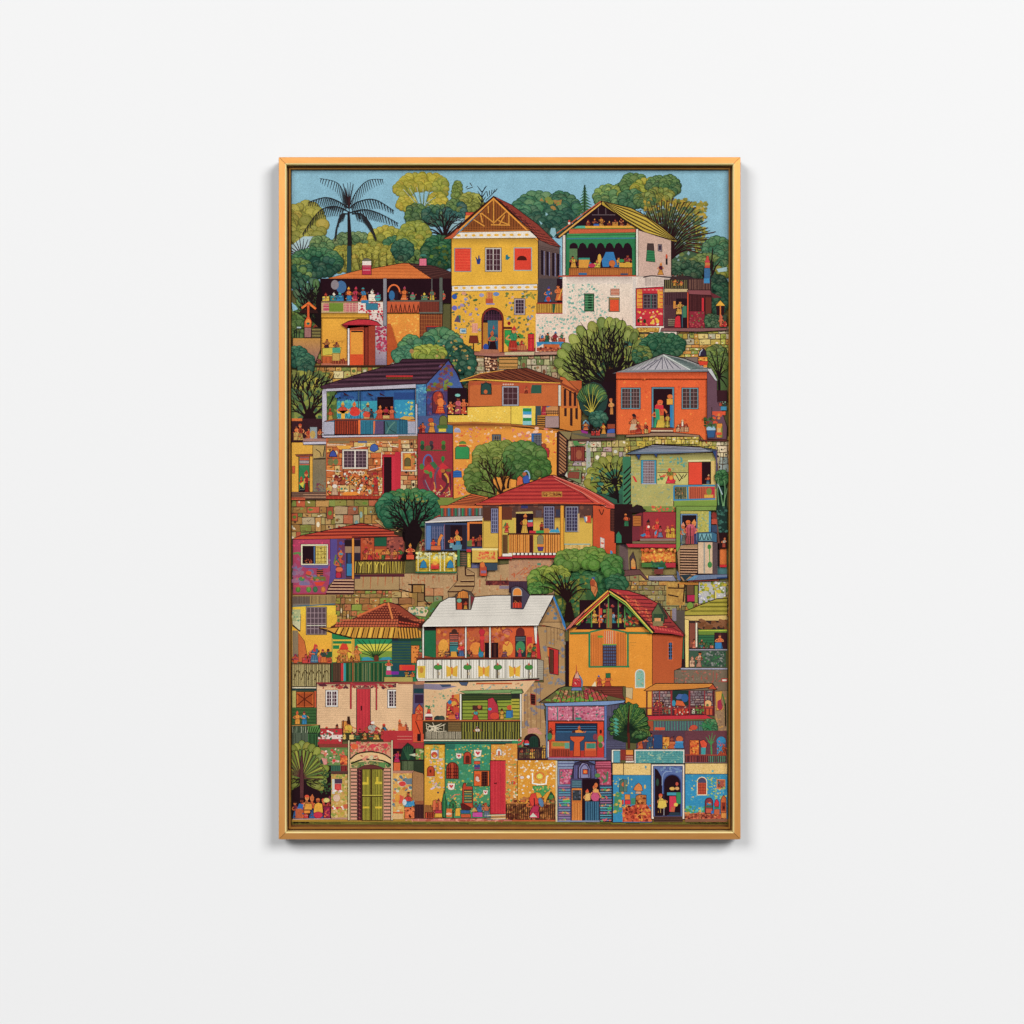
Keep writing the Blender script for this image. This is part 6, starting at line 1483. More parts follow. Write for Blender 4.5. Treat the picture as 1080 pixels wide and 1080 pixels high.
L('2a1018', 10, 330, 68, 470, 118, 640, 162, 1080, 168)

# ---- white-roofed house
item('printed_house', 'white roofed house with orange veranda and long white balcony, centre bottom')
T(1, 4)
R('c05a2c', 240, 40, 1400, 360)
dabs(['c86a2c', 'b04828', 'd8822c', 'a04028', 'c05a34'], 365, 60, 1360, 345, 130, 14, 34)
dabs(['b85a4a', 'c86a5a'], 370, 70, 1080, 220, 16, 14, 30)
T(2, 4); R('d85a28', -20, 40, 300, 360); P('e8a02c', 230, 190, 300, 180, 300, 370, 270, 370); P('c82c30', 140, 150, 190, 150, 190, 340, 140, 340)
T(1, 4)
P('1f6a44', 245, 90, 358, 70, 358, 350, 245, 330, o=2); R('2a1c20', 240, 50, 360, 90)
E('e8a030', 430, 250, 50, 80); E('e88a2c', 740, 260, 60, 60); E('e8a030', 1040, 260, 50, 70)
R('2f3a40', 488, 110, 570, 330, o=3); arch('4a2a24', 505, 75, 560, 140); hl('c86048', 10, 490, 120, 568, 200, 4); hl('7ab0a8', 5, 490, 200, 568, 230, 2); R('2f7a80', 490, 235, 568, 290); P('d8982c', 500, 340, 500, 290, 550, 290, 560, 340)
person(600, 335, 140, 'c82c3c', '4a6a9a', 'd8b0a0', w=66); R('d83a34', 572, 240, 625, 262); crowd(380, 480, 340, 110, 2, ['c86a60', '5a3a34', 'e09030']); crowd(640, 720, 338, 80, 2, ['4a6a44', 'c84a34', 'c8a060']); 
R('c82c34', 778, 100, 815, 290, o=2); E('c82438', 795, 105, 28, 30, o=2); E('d83434', 798, 160, 24, 24); P('2f8a4a', 760, 320, 770, 240, 790, 290, 810, 290, 808, 345, 770, 345, o=2); E('2f80a8', 785, 315, 26, 26)
R('241018', 822, 205, 860, 345); R('241018', 885, 205, 950, 345); R('4a2420', 905, 215, 930, 340); person(1010, 340, 70, '8a5a70', '7a4a60', w=60); arc('8a3a48', 9, 1035, 110, 45, 34); arc('a84a4a', 7, 1035, 115, 26, 18); arc('a85a5a', 7, 920, 175, 30, 30); C('c83c2c', 8, 990, 200, 1030, 230, 1050, 200)
T(2, 4)
R('24343a', 32, 140, 130, 340, o=3); arch('6a2424', 40, 65, 118, 145, o=2); hl('5a6a70', 5, 36, 150, 125, 190, 3); E('3f8a5a', 80, 250, 44, 60); person(75, 340, 100, 'c83c50', 'c83450', '3f7a5a'); E('d8882c', 180, 270, 40, 60); crowd(140, 240, 345, 130, 2, ['2f7a44', 'c83c34', 'd8a030'])
T(1, 4)
R('6a3020', 170, 345, 1400, 362)
for x in (228, 632, 862): R('e4e0d8', x, 45, x+18, 350, o=3)
T(2, 4); P('e4e0d8', 205, 40, 240, 40, 238, 215, 222, 215, 215, 180, o=3); P('c82028', 235, 220, 245, 100, 275, 360, 240, 350)
# beige side tower
P('b08a5a', 240, 45, 500, 70, 505, 620, 470, 640, 300, 780, 330, 1080, 130, 1080, 80, 1080, 80, 580, 300, 580, o=3)
P('b89262', 270, -10, 480, -10, 510, 95, 440, 70, 300, 40, 240, 45, o=3)
T(2, 3)
P('b08858', 270, 1090, 395, 860, 480, 1090, o=3); P('2f78b8', 385, 850, 400, 840, 500, 1090, 520, 1180, 480, 1110, 470, 1060); dabs(['6a7a8a', '5a7a98'], 330, 930, 430, 1070, 8, 10, 22)
T(2, 4)
dabs(['8a8078', '7a7a88', 'c0986a', '9a7a54', '8a8a90'], 310, 60, 500, 600, 60, 8, 26); dabs(['7a7a88', 'a8845a', 'c09868'], 110, 600, 300, 1060, 60, 10, 28)
for x in (330, 370, 400, 430, 455): L('6a4a30', 4, x, 60, x, 60+R_.uniform(80, 200))
for x in (120, 150, 180, 230, 270): L('8a5a40', 4, x, 600, x, 1050)
P('c82828', 340, 245, 442, 275, 440, 512, 358, 495, o=4); P('3a2020', 355, 265, 395, 275, 395, 495, 360, 488, o=2); vl('7a4a30', 4, 358, 275, 392, 488, 3); P('d87028', 335, 250, 352, 255, 352, 340, 338, 330)
P('2a1418', 175, 690, 222, 700, 222, 798, 178, 790, o=6, oc='a83424'); hl('6a3424', 4, 178, 700, 220, 790, 4)
P('241018', 508, 190, 538, 190, 542, 620, 510, 615)
# balcony front
T(1, 4)
P('e8e4da', 175, 380, 190, 365, 1320, 362, 1322, 545, 1080, 560, 185, 572, 170, 540, o=5)
T(2, 4); P('a8a090', 240, 362, 300, 375, 298, 560, 238, 560, o=3); hl('7a7468', 3, 245, 370, 296, 550, 9)
T(1, 4)
vl('a09880', 4, 200, 370, 1300, 545, 54, jit=.3); vl('3a3028', 4, 205, 368, 1310, 545, 13)
L('b8b4a0', 9, 180, 552, 1080, 545, 1320, 540)
for i, x in enumerate((220, 378, 510, 658, 812, 945, 1105, 1240)):
    if i % 2 == 0 and i: P('e0b028', x-55, 420, x, 450, x+55, 420, x+50, 530, x+8, 520, x, 480, x-8, 520, x-50, 530); E('d8802c', x, 470, 10, 40)
    elif i == 0: P('d8b838', x-40, 425, x+40, 425, x+35, 540, x-30, 540); E('c8862c', x, 465, 20, 30)
    else: L('4a3420', 7, x, 450, x, 545); E('3f8a38', x, 438, 38, 24, o=3); P('c84834', x-12, 420, x, 390, x+12, 420); E('c8b898', x+12, 500, 10, 16)
L(K, 8, 175, 575, 1080, 562, 1340, 548); L('b82428', 8, 900, 578, 1340, 562)
# roof
T(1, 3)
P('dcd8d0', 280, 1080, 320, 1010, 400, 900, 480, 855, 720, 850, 900, 835, 1480, 832, 1340, 1100, 1080, 1120, 240, 1130, 230, 1120, o=5)
for i in range(9): L('c4c0b8', 4, 440-i*22, 880+i*26, 1440-i*14, 860+i*26)
T(1, 4)
P('dcd8d0', 235, 30, 285, -25, 1370, -40, 1330, 40, 640, 42, 225, 52, o=4); P('dcd8d0', 300, -40, 1365, -60, 1340, -10, 285, 10); L('f0ece4', 10, 235, 46, 1330, 34)
T(2, 3)
L(K, 5, 180, 825, 405, 822, 270, 1085); 
# dormers
T(1, 3)
P('5a4a40', 545, 830, 615, 780, 690, 800, 725, 850, 690, 970, 550, 970, o=4); P('d8822c', 555, 860, 575, 805, 620, 790, 660, 805, 668, 862, o=2); vl('8a4a18', 4, 560, 805, 665, 860, 5); R('3a1c1c', 558, 865, 665, 968); R('c84a20', 560, 905, 605, 968); E('6aa890', 580, 885, 22, 20); person(640, 966, 95, 'c84a24', 'd89a30', w=40); P('7a2c34', 690, 840, 725, 855, 690, 930); L('b0b0a0', 7, 680, 830, 680, 965)
T(2, 3)
P('4a4458', -10, 760, 40, 740, 100, 760, 170, 830, 110, 960, 100, 965, -10, 960, o=4); arch('e0872c', 8, 765, 92, 838, o=5, oc='b8b8b0'); R('3a1c1c', 8, 840, 92, 955); crowd(12, 90, 950, 100, 2, ['c83424', 'd8702c', 'a83c2c']); R('d83c20', 8, 905, 90, 952); vl('5a1c18', 4, 8, 905, 90, 952, 3)

# ---- orange gable house
item('printed_house', 'orange house with green trimmed gable full of people and red tiled roof, lower right')
T(3, 4)
P('b85024', 252, 120, 545, 130, 530, 440, 460, 470, 460, 600, 250, 640, o=3, c2='c05a28')
T(2, 4)
R('281018', 640, -200, 1200, 60)
R('e8941c', 540, 60, 1332, 620, o=3); P('e8941c', 1080, 600, 1332, 600, 1330, 700, 1280, 820, 1200, 800, 1080, 780)
eave('e8941c', 542, 62, 1330, 120, .3); dabs(['f0a02c', 'e08c18'], 550, 120, 1320, 600, 120, 5, 11)
T(3, 4)
R('e8941c', 70, 630, 250, 820)
P('c8b080', 0, 630, 68, 635, 62, 745, 0, 720, o=2)
arch('8ab8a8', 92, 460, 178, 632, o=9, oc='d8d8d0'); dabs(['6aa890', 'd8a060', '7ab8a8'], 100, 475, 172, 625, 26, 5, 12)
L('a87828', 4, 40, 205, 100, 205); L('a87828', 4, 50, 235, 90, 235)
R('1c2a3a', 402, 200, 445, 370, o=9, oc='d8642c'); vl('4a6a98', 5, 405, 203, 442, 368, 1); hl('4a6a98', 5, 405, 203, 442, 368, 5)
T(2, 4)
P('e8941c', 600, 65, 1300, 65, 1310, 100, 560, 100)
R('3a2a34', 610, -10, 1240, 60)
for i in range(20): R(('4a7a3a', 'c83c34', '7a8a3a', '2f7a90', 'd8702c', 'a8483c', '8a9a4a', 'c83468')[i % 8], 630+i*29, -10+R_.uniform(0, 10), 652+i*29, 55, o=2)
P('2f7f50', 550, 108, 740, 104, 740, 122, 550, 126, o=2)
L('2f7f50', 20, 735, 112, 735, 440); L('2f7f50', 16, 730, 435, 1115, 432); C('2f7f50', 16, 740, 105, 880, 72, 920, 72, 1090, 108)
P('e07c24', 748, 118, 860, 90, 960, 88, 1075, 118, 1090, 425, 748, 425); vl('9a4a18', 5, 750, 130, 860, 425, 7); vl('9a4a18', 5, 990, 110, 1085, 425, 6); vl('c8b090', 7, 870, 92, 985, 215, 6); vl('c83424', 5, 870, 92, 985, 215, 5); E('5a9a3a', 838, 148, 28, 12)
R('3a3a54', 862, 222, 990, 425, o=3); L('5aa038', 10, 860, 224, 992, 224); vl('5a6a98', 4, 865, 228, 988, 422, 7); hl('4a2c2c', 6, 865, 235, 988, 420, 6)
T(3, 4); P('2f7f50', 0, 104, 252, 108, 240, 122, 0, 120, o=2); L('2f7f50', 18, 20, 115, 20, 440); L('2f7f50', 14, -60, 432, 28, 435)
# gable interior
T(2, 3)
P('2a1220', 920, 800, 1080, 930, 1280, 1090, 1280, 1160, 600, 1160, 700, 1060)
crowd(700, 1220, 1100, 120, 9, ['c83c50', '8ab0c8', '2f8a9a', 'd8602c', '3a7a4a', 'c83478', 'd8a030']); crowd(860, 1060, 950, 60, 3, ['c83c38', 'a85a60', 'c8a0b0'])
R('8a6a38', 895, 960, 950, 1150, o=2); R('5a8a4a', 865, 970, 890, 1000); R('d83c34', 828, 960, 855, 1020)
for x in (755, 830, 915, 1010, 1070): L('4f8a40' if x != 830 else 'd86a2c', 11, x, 800+abs(x-915)*.8, x, 1140)
T(3, 3); crowd(10, 60, 1080, 100, 1, ['c83c30']); P('3f8a4a', 0, 950, 130, 1080, 100, 1080, 0, 990); 
T(3, 4); R('4a3c2c', 0, -60, 130, 50); dabs(['c83c2c', '4a9a4a', 'd8702c'], 0, -60, 120, 45, 20, 10, 20); L('4a3a24', 8, 0, 56, 180, 50)
P('e8941c', 0, 62, 170, 58, 215, 100, 0, 100)
# roofs
T(3, 3)
P('b83438', -160, 770, 20, 790, 150, 830, 300, 910, 360, 960, 430, 1060, 560, 1210, 500, 1205, 300, 1180, 240, 1180, 100, 1040, -120, 830, o=5, c2='8c3430')
for i in range(11):
    for k in range(9):
        t = (k+.5)/9; x = -90+i*34+k*44*.6+(i % 2)*8; y = 800+i*31+k*11
        if x < 70+i*42: P(vary('d84a38', .3) if (i+k) % 3 else 'e07040', x, y, x+20, y+6, x+28, y+22, x+8, y+16)
for i in range(9): L('4a1420', 5, -100+i*40, 830+i*36, 180+i*36, 830+i*36+10)
P('5a6a44', 245, 1000, 305, 905, 370, 1010, 360, 1100, 250, 1090, o=5); R('2f4a34', 258, 1010, 355, 1085); R('d89a60', 270, 1050, 330, 1090); P('3a3a30', 295, 905, 320, 905, 400, 1040, 380, 1060)
T(3, 4); P('a82c34', 215, 20, 330, 60, 440, 60, 540, 120, 550, 145, 430, 120, 260, 110, o=3)
for k in range(11): P('d85048', 230+k*27, 40+k*6, 248+k*27, 46+k*6, 256+k*27, 70+k*5, 238+k*27, 66+k*5)
R('8a7a50', 255, 0, 350, 45)
T(2, 3)
L('2a141c', 44, 560, 1130, 920, 800, 1040, 870, 1340, 1190)
L('e8a838', 14, 560, 1100, 912, 790); L('d8482c', 12, 590, 1110, 918, 808); L('e0d040', 9, 610, 1115, 920, 828)
L('e8c848', 12, 920, 795, 1080, 900, 1334, 1190); L('7ab040', 10, 930, 820, 1080, 925, 1325, 1190); P('c86a58', 500, 1170, 590, 1060, 640, 1020, 700, 960, 680, 1000, 560, 1140, o=3)

# ================================================================== FIFTH ROW
item('printed_house', 'cream brick wall with red plank door, two barred windows and seated people')
T(0, 4)
R('e4bc90', 305, 590, 1215, 1140, o=4); 
for i in range(22): L('d0a47c', 3, 310, 610+i*22, 1210, 612+i*22)
eave('e4bc90', 310, 594, 1210, 640, .25)
for i in range(60): x, y = R_.uniform(320, 1200), 610+22*R_.randint(0, 20); L('d0a47c', 3, x, y, x, y+22)
P('8a2c34', 300, 582, 1215, 575, 1215, 592, 320, 600); dabs(['b83c3c', '5a2a34', 'a8382c'], 330, 598, 1200, 635, 60, 6, 18, 3); R('a83440', 640, 595, 865, 612)
R('b8343c', 622, 600, 638, 835, o=1); R('b8343c', 866, 600, 880, 845, o=1)
win(390, 655, 508, 815, 4, 4, 'e4e0dc', '4a2c38', 'c8b8b8', fw=14, bw=6); win(978, 650, 1100, 825, 4, 5, 'e4e0dc', '3a2430', 'b8a8a8', fw=16, bw=5)
R('c8303c', 685, 635, 815, 1100, o=5); vl('a02430', 4, 690, 645, 810, 1090, 4); L('4a1018', 9, 730, 805, 730, 850); R('8a5a50', 680, 630, 820, 645)
person(400, 1120, 130, 'e0d8cc', 'c8bcb0', 'd8502c', w=90); person(495, 1120, 150, 'c82c2c', 'e0d0c0', '4a2420', w=90); P('d88a2c', 545, 1090, 545, 950, 620, 950, 655, 1090, o=3); person(610, 1120, 190, 'e0b030', 'e0a82c', '4a1828', w=110); P('3a2018', 595, 980, 597, 905, 620, 905, 630, 980); P('5a1c28', 545, 1080, 555, 940, 565, 945, 558, 1080)
person(710, 1120, 110, 'b82c30', 'c83438'); person(835, 1120, 190, 'a8a89c', 'c8a89c', 'b82028', w=120); E('e8e0d8', 838, 965, 18, 14); person(950, 1120, 160, '2f7a9a', 'c8502c', 'd83c28', w=60); E('d86a34', 1005, 1055, 24, 24); E('2f7a3a', 1050, 1065, 24, 26)
for k in range(8): L('c8a82c', 5, 610, 1080, 560+k*16, 990+abs(k-3.5)*14)
T(0, 5)
R('b82c34', 315, -60, 550, 120, o=3); R('8a3a30', 320, 85, 600, 122); R('e0d0c8', 320, 0, 550, 40); dabs(['c83038', 'a83c34', '3a6a4a', 'e8e0d8'], 320, -40, 545, 60, 30, 8, 16)
R('3a3a24', 550, -20, 1080, 60); crowd(550, 1080, 45, 110, 9, ['c83434', 'd8a838', 'e8c060', 'd8702c', 'b84a3a', 'e0c8a8', '2f5a3c'])
T(1, 4)
P('e4bc90', -20, 590, 140, 590, 130, 1080, -20, 1080)
for i in range(20): L('d0a47c', 3, -10, 610+i*22, 132, 612+i*22)
P('6a5a60', 140, 590, 245, 580, 245, 1100, 135, 1100); R('1f4048', 148, 640, 242, 685); P('5a5078', 150, 690, 240, 690, 240, 780, 160, 880, 140, 880); R('3a2440', 158, 700, 238, 780)
P('d84a1c', 130, 885, 160, 880, 165, 830, 200, 785, 235, 830, 235, 1090, 130, 1090, o=3); person(200, 940, 140, 'd8502c', 'e0602c', 'c86a2c', w=60); L('5a1c14', 6, 165, 950, 215, 1080)
crowd(0, 90, 1060, 120, 2, ['d8602c', 'b84a34']); R('d8642c', 0, 1000, 75, 1060)
R('9a5a40', 0, 575, 245, 600); P('b87a58', 160, 575, 250, 570, 250, 600, 165, 605)

# ---- cream lower floor with green porch
item('printed_house', 'cream lower storey with a dark olive porch and railing under the white balcony')
P('e4bc8c', 245, 590, 1300, 565, 1190, 700, 1190, 950, 245, 950, c2='dcb488'); dabs(['6a9a7a', '8aa880', 'd8a070', 'c8a878'], 260, 640, 590, 920, 46, 5, 12, 2); dabs(['6a9a7a', 'c88a60', '8aa8a0'], 700, 590, 1180, 650, 30, 5, 11, 2)
P('8a8098', 245, 595, 420, 600, 560, 620, 400, 655, 245, 645); P('3a4a68', 390, 600, 500, 600, 500, 622, 420, 628); P('4a5a78', 575, 580, 665, 580, 650, 615, 600, 610, o=2); R('c85a24', 740, 585, 1080, 600)
R('6a2c34', 255, 900, 325, 940); P('e8e0d8', 250, 905, 262, 880, 318, 880, 330, 905); P('c83434', 262, 880, 275, 865, 305, 865, 315, 880); P('d84a28', 275, 865, 280, 835, 308, 835, 305, 865, o=2); dabs(['3f8a4a', '3a7a5a'], 265, 805, 320, 840, 9, 7, 13); hl('b82c38', 8, 255, 910, 328, 940, 1)
E('2a3a38', 375, 930, 34, 30, o=3); E('3a4a44', 415, 925, 26, 26, o=2)
P('d8822c', 520, 700, 585, 690, 585, 940, 560, 940); P('c84a2c', 455, 935, 460, 780, 500, 730, 550, 740, 580, 790, 580, 940, o=3); E('b82c30', 518, 715, 12, 18); E('2f7aa8', 490, 770, 20, 20); E('e0a030', 530, 780, 26, 20); R('c82c34', 458, 815, 520, 860, o=2); R('d86a2c', 470, 890, 550, 935, o=2); E('8a2470', 560, 900, 20, 32); dabs(['4a2018', 'e8b040', 'd83c28'], 462, 780, 575, 930, 16, 7, 14)
P('7aa060', 580, 668, 640, 660, 1175, 645, 1190, 680, 640, 690, o=3)
R('2a3a24', 600, 690, 1165, 940)
P('8a9a2c', 610, 755, 850, 750, 850, 935, 610, 935, o=2); hl('4a5a1c', 6, 612, 760, 850, 930, 5); P('8a9a2c', 940, 755, 1165, 750, 1165, 935, 940, 935); hl('4a5a1c', 6, 940, 760, 1165, 930, 5); hl('3a4a24', 8, 610, 705, 1165, 750, 2)
person(735, 935, 110, '3fa0a0', 'c83434', '7a3424', w=60); R('4a2c24', 705, 800, 800, 845); E('b85a34', 770, 815, 18, 18); P('b82c40', 850, 935, 850, 740, 900, 725, 945, 800, 960, 935, o=3); E('2f9ab0', 870, 835, 18, 14); E('d8402c', 915, 900, 45, 34, o=2); person(985, 930, 110, 'd8a030', 'e0a030'); P('2f78b0', 1020, 920, 1025, 850, 1100, 850, 1110, 920, o=2); E('c8502c', 1060, 820, 30, 24)
T(2, 4); R('b0a82c', -5, 740, 72, 920); hl('4a5a1c', 6, 0, 745, 70, 915, 5); R('6a7a2c', -5, 920, 75, 1090); vl('3a4418', 5, 0, 935, 72, 1080, 5); P('7aa060', -10, 665, 95, 655, 98, 688, -10, 690, o=3); R('e4e0d4', 74, 690, 92, 1100, o=3); R('2a2c28', -5, 690, 72, 735); P('2f5f98', -5, 850, 8, 840, 10, 915, -5, 915)
T(1, 4)
R('e4e0d4', 583, 690, 602, 945, o=3)
R('6a6a34', 235, 950, 1160, 1130); R('3a3424', 235, 945, 600, 1130)
for i in range(24): L('d8ccb0', 5, 260+R_.uniform(0, 210), 960+R_.uniform(0, 120), 260+R_.uniform(0, 210), 960+R_.uniform(0, 120))
for i in range(12): L('8a6a3c', 5, 480+i*10, 960, 480+i*10, 1110)
hl('8a6a3c', 4, 475, 960, 595, 1110, 7)
vl('2a2a18', 8, 600, 955, 1160, 1120, 26); vl('a0982c', 6, 600, 960, 1160, 1120, 20); L('c86a28', 10, 235, 945, 1160, 942); L('4a2c1c', 7, 235, 955, 1160, 952)
person(755, 1090, 100, 'd8c8b8', 'c8b0a0', '8a8a80', w=70)
T(1, 5); R('3a3424', 235, -30, 600, 42); vl('d8ccb0', 4, 260, -30, 600, 38, 30); R('6a6a34', 600, -30, 1160, 42); vl('2a2a18', 8, 600, -30, 1160, 42, 26); vl('a0982c', 6, 600, -30, 1160, 42, 20)
R('dcd8b8', 240, 44, 1180, 60, o=2); R('1f5f54', 244, 62, 1170, 84, o=2)
R('b82c34', -140, -40, 140, 130); R('d8502c', 140, -10, 242, 70); hl('e0a088', 3, -10, -5, 130, 60, 2); R('a83038', 0, 75, 245, 130); P('241418', 180, -10, 215, -10, 215, 60, 180, 60)
T(2, 5)
P('b08a5a', 90, -60, 300, -60, 330, 110, 90, 110); 
arch('2a1018', 110, -10, 265, 110, o=4); arch('1f3a30', 165, 10, 250, 120); vl('152a20', 4, 168, 30, 248, 120, 4); P('c88a78', 150, -60, 230, -130+60, 290, -10, 270, 0, 220, -20, 150, -10); R('2f8a5a', 0, 55, 110, 85); dabs(['d8702c', '2f8a5a', '3a7ab0', 'd83c34'], 60, 50, 110, 130, 5, 10, 18)
R('3a2028', 50, 120, 335, 232); crowd(60, 330, 225, 170, 5, ['d8742c', 'a8442c', '6a4a34', '4a6a44', 'd8a030']); E('c83038', 140, 75, 22, 26, o=2); R('6ab0c8', 118, 82, 162, 96); vl('3a2a2c', 4, 100, 125, 330, 225, 12); L('3a2428', 7, 100, 125, 330, 125)
R('e8dcd0', 335, 60, 352, 215, o=2)
L('4a2430', 9, 50, 232, 340, 232)

# ---- pink blue shop
item('printed_house', 'small pink and blue shop with mossy tiled hipped roof and red posts')
T(2, 4)
P('484458', 895, 800, 1075, 770, 1075, 900, 1040, 1000, 1040, 1240, 890, 1240, o=3); vl('6a6888', 5, 900, 800, 1070, 900, 12)
R('c87088', 330, 810, 880, 945, o=3); dabs(['d88aa0', 'b84a60', '3a7a6a', 'a84068', 'e0a0b0'], 335, 815, 875, 940, 110, 6, 14); L('4a7a78', 11, 432, 815, 432, 940); L('2a3a34', 8, 580, 815, 580, 945); R('2f8a7a', 600, 915, 660, 938)
R('6078a0', 322, 810, 340, 1300, o=2); R('5f78b0', 876, 800, 900, 1300, o=2)
R('d8401c', 345, 952, 872, 1260, o=3); R('1f2a44', 412, 972, 808, 1260, o=4); R('2a5a80', 420, 1050, 800, 1240); hl('3a6a90', 5, 420, 990, 800, 1100, 5)
crowd(350, 405, 1080, 70, 1, ['a8301c']); E('4a1c18', 842, 1050, 12, 20); person(635, 1130, 140, 'd8862c', 'e08a30', 'c8602c', w=110); E('e0862c', 630, 1070, 50, 36, o=3); E('4a2420', 585, 1055, 18, 16)
T(2, 5)
P('2f4a6a', 412, -20, 808, -20, 808, 215, 412, 215); R('b83020', 355, 150, 870, 215); P('d8541c', 550, 15, 690, 15, 680, 45, 645, 70, 650, 205, 580, 205, 590, 70, 555, 45, o=3); R('8a8a30', 380, 60, 545, 110); P('d8702c', 370, 60, 548, 60, 548, 205, 365, 205, o=2); R('5a9a8a', 500, 75, 545, 130); R('a83c24', 372, 130, 545, 205); vl('5a2418', 4, 372, 140, 545, 205, 10); P('8a8a38', 385, 70, 500, 75, 500, 110, 385, 110)
P('d8602c', 690, 65, 800, 65, 805, 205, 685, 205, o=3); R('4fa08a', 705, 80, 795, 130); vl('2a6a5a', 4, 705, 80, 795, 130, 7); R('c84a24', 690, 150, 800, 205); P('c83028', 810, 30, 870, 20, 872, 210, 810, 210); E('7a9a3a', 840, 40, 26, 36); E('d8708a', 858, 90, 18, 26); E('8a3a4a', 790, 20, 22, 30); E('4a6a3a', 840, 100, 22, 26); P('d8702c', 380, 0, 410, 0, 400, 45, 380, 45); E('3f7a4a', 358, 15, 22, 36)
R('d8c8c0', 336, 60, 352, 215, o=2); P('8a7a9a', 340, 215, 900, 215, 945, 240, 340, 236, o=2); L('b83050', 7, 350, 213, 870, 213); R('484660', 895, 40, 1080, 240); hl('606080', 5, 895, 60, 1075, 130, 4)
T(2, 4)
P('5a6a3a', 255, 775, 330, 730, 440, 640, 500, 620, 740, 622, 860, 660, 1070, 745, 1070, 755, 880, 770, 400, 775, o=5, c2='6a5a34')
dabs(['a88a4a', 'b8604a', '7a9a3a', '5a8a30', 'a8503c', '8a8a48', 'c8906a'], 400, 660, 820, 765, 130, 7, 15, 2); dabs(['a83c48', 'c8404a', '8a2c34', 'b84a3c'], 680, 630, 900, 740, 60, 8, 18, 2); dabs(['5f9a2c', '6aa030'], 330, 735, 820, 760, 24, 10, 18, 2)
P('6a2c24', 700, 625, 1050, 622, 1050, 700, 1070, 745, 880, 700, o=2); hl('8a4034', 5, 820, 635, 1045, 700, 3)
for i in range(12): L('2a1c18', 4, 470+i*40-i*6, 640+R_.uniform(0, 20), 420+i*45, 765)
L(K, 6, 255, 775, 450, 640); P('7a98c8', 300, 780, 1075, 752, 1060, 775, 900, 800, 320, 808, o=3)
P('6a80b0', 560, 660, 570, 630, 660, 630, 665, 660, o=2); P('c82c34', 568, 625, 580, 545, 605, 495, 630, 495, 655, 550, 662, 625, o=3); P('d8a08a', 590, 545, 608, 480, 625, 480, 645, 545, o=2); L('b83c34', 9, 612, 500, 610, 415, w2=3); dabs(['e8a090', '8a2430'], 580, 550, 655, 615, 14, 5, 10); C('5a80a8', 9, 640, 520, 665, 570, 662, 625)
person(830, 620, 110, 'c8502c', 'c8482c', '2f60a8', w=60); P('e8d8b0', 755, 618, 790, 570, 800, 620); person(910, 620, 125, 'd8602c', 'c84a2c', '2f7a48', w=70); R('2a6a44', 890, 495, 935, 540, o=2); C('b84a2c', 9, 850, 610, 880, 590, 900, 610)

# ---- right red porch
item('printed_house', 'open red porch with orange awning roof and potted plants, lower right')
T(3, 4)
R('9a7a5a', 845, 660, 960, 1080); dabs(['b89060', '8a6a50', 'c8903a'], 850, 670, 955, 1070, 50, 6, 14, 1.5); P('d89a38', 850, 670, 915, 665, 905, 760, 930, 840, 860, 850, o=2); C('4a7a34', 14, 915, 690, 940, 800, 945, 980, w2=8); P('a82c48', 870, 760, 905, 740, 920, 830, 890, 850, 868, 820); L('2a1c18', 12, 945, 780, 948, 1000)
R('5a3038', 200, 660, 845, 900); R('e0a030', 205, 665, 245, 890)
stones(250, 665, 430, 810, 24, ['7a6a70', '8a7a80', '9a8088'], joint='4a2c34'); stones(615, 660, 830, 800, 24, ['7a6a70', '8a7a80', '9a8088'], joint='4a2c34')
R('1f3a34', 445, 660, 600, 800); P('4a68a8', 470, 730, 500, 690, 560, 695, 590, 760, 560, 740, 490, 745, o=2); E('2f5f9a', 560, 730, 34, 40); P('d8602c', 470, 800, 480, 750, 540, 760, 570, 810, o=2); E('2f90b0', 455, 780, 18, 30)
crowd(265, 350, 850, 110, 2, ['b82c34', 'c8484a']); crowd(340, 430, 880, 130, 3, ['c8b8b0', 'b8482c', '7a8a70']); R('c83424', 455, 820, 590, 890, o=2); dabs(['d8602c', '8a2418', 'e0c8b0'], 460, 800, 590, 890, 18, 7, 14); crowd(620, 760, 880, 110, 3, ['5a9a4a', '7aa04a', 'e0d8c0', 'c84a30']); P('5a8a3a', 650, 850, 670, 800, 700, 850, 740, 810, 750, 860); E('e8b070', 780, 785, 34, 34, o=2); E('5a6a40', 775, 800, 12, 16); R('c8502c', 745, 810, 835, 890)
R('8a3838', 205, 820, 840, 832); vl('5a1c24', 5, 250, 830, 840, 895, 18); hl('b83c34', 5, 260, 850, 350, 890, 2)
for x in (200, 250, 320, 432, 604, 748, 835): L('5a1c24' if x in (200, 835) else '9a2830', 14 if x in (432, 604) else 9, x, 660, x, 900)
P('d88a2c', 172, 658, 285, 592, 820, 592, 865, 650, 840, 655, 795, 630, 590, 650, 200, 664, o=5, c2='d8842c'); P('b84a28', 780, 645, 825, 600, 865, 650, o=3); hatch('b06a1c', 4, 290, 600, 190, 655, 810, 600, 600, 650, 3)
P('c82c3c', 205, 900, 760, 890, 840, 930, 160, 940, o=3); P('7a6a38', 150, 938, 850, 928, 845, 942, 180, 952, o=2)
P('a84a28', 145, 950, 260, 950, 262, 1240, 145, 1100); R('4a5a60', 262, 948, 850, 1200); vl('6a4a6a', 5, 265, 950, 845, 1190, 26); vl('4a8a7a', 5, 265, 950, 845, 1190, 22); bush(800, 1000, 60, 60, ['2f6a44', '3a7a4a'], r=24, n=8)
for x, y in ((720, 960), (770, 950), (830, 960), (700, 990)): C('2a7a4a', 8, 830, 1090, 800, 1020, x, y)
crowd(275, 380, 1190, 190, 2, ['c8502c', 'b83c34', 'd8702c', '8a4a34']); crowd(580, 700, 1190, 200, 2, ['c83c2c', 'a8342c', 'd8602c']); R('d8502c', 275, 1010, 370, 1035); E('c84a30', 645, 1010, 36, 24, o=2)
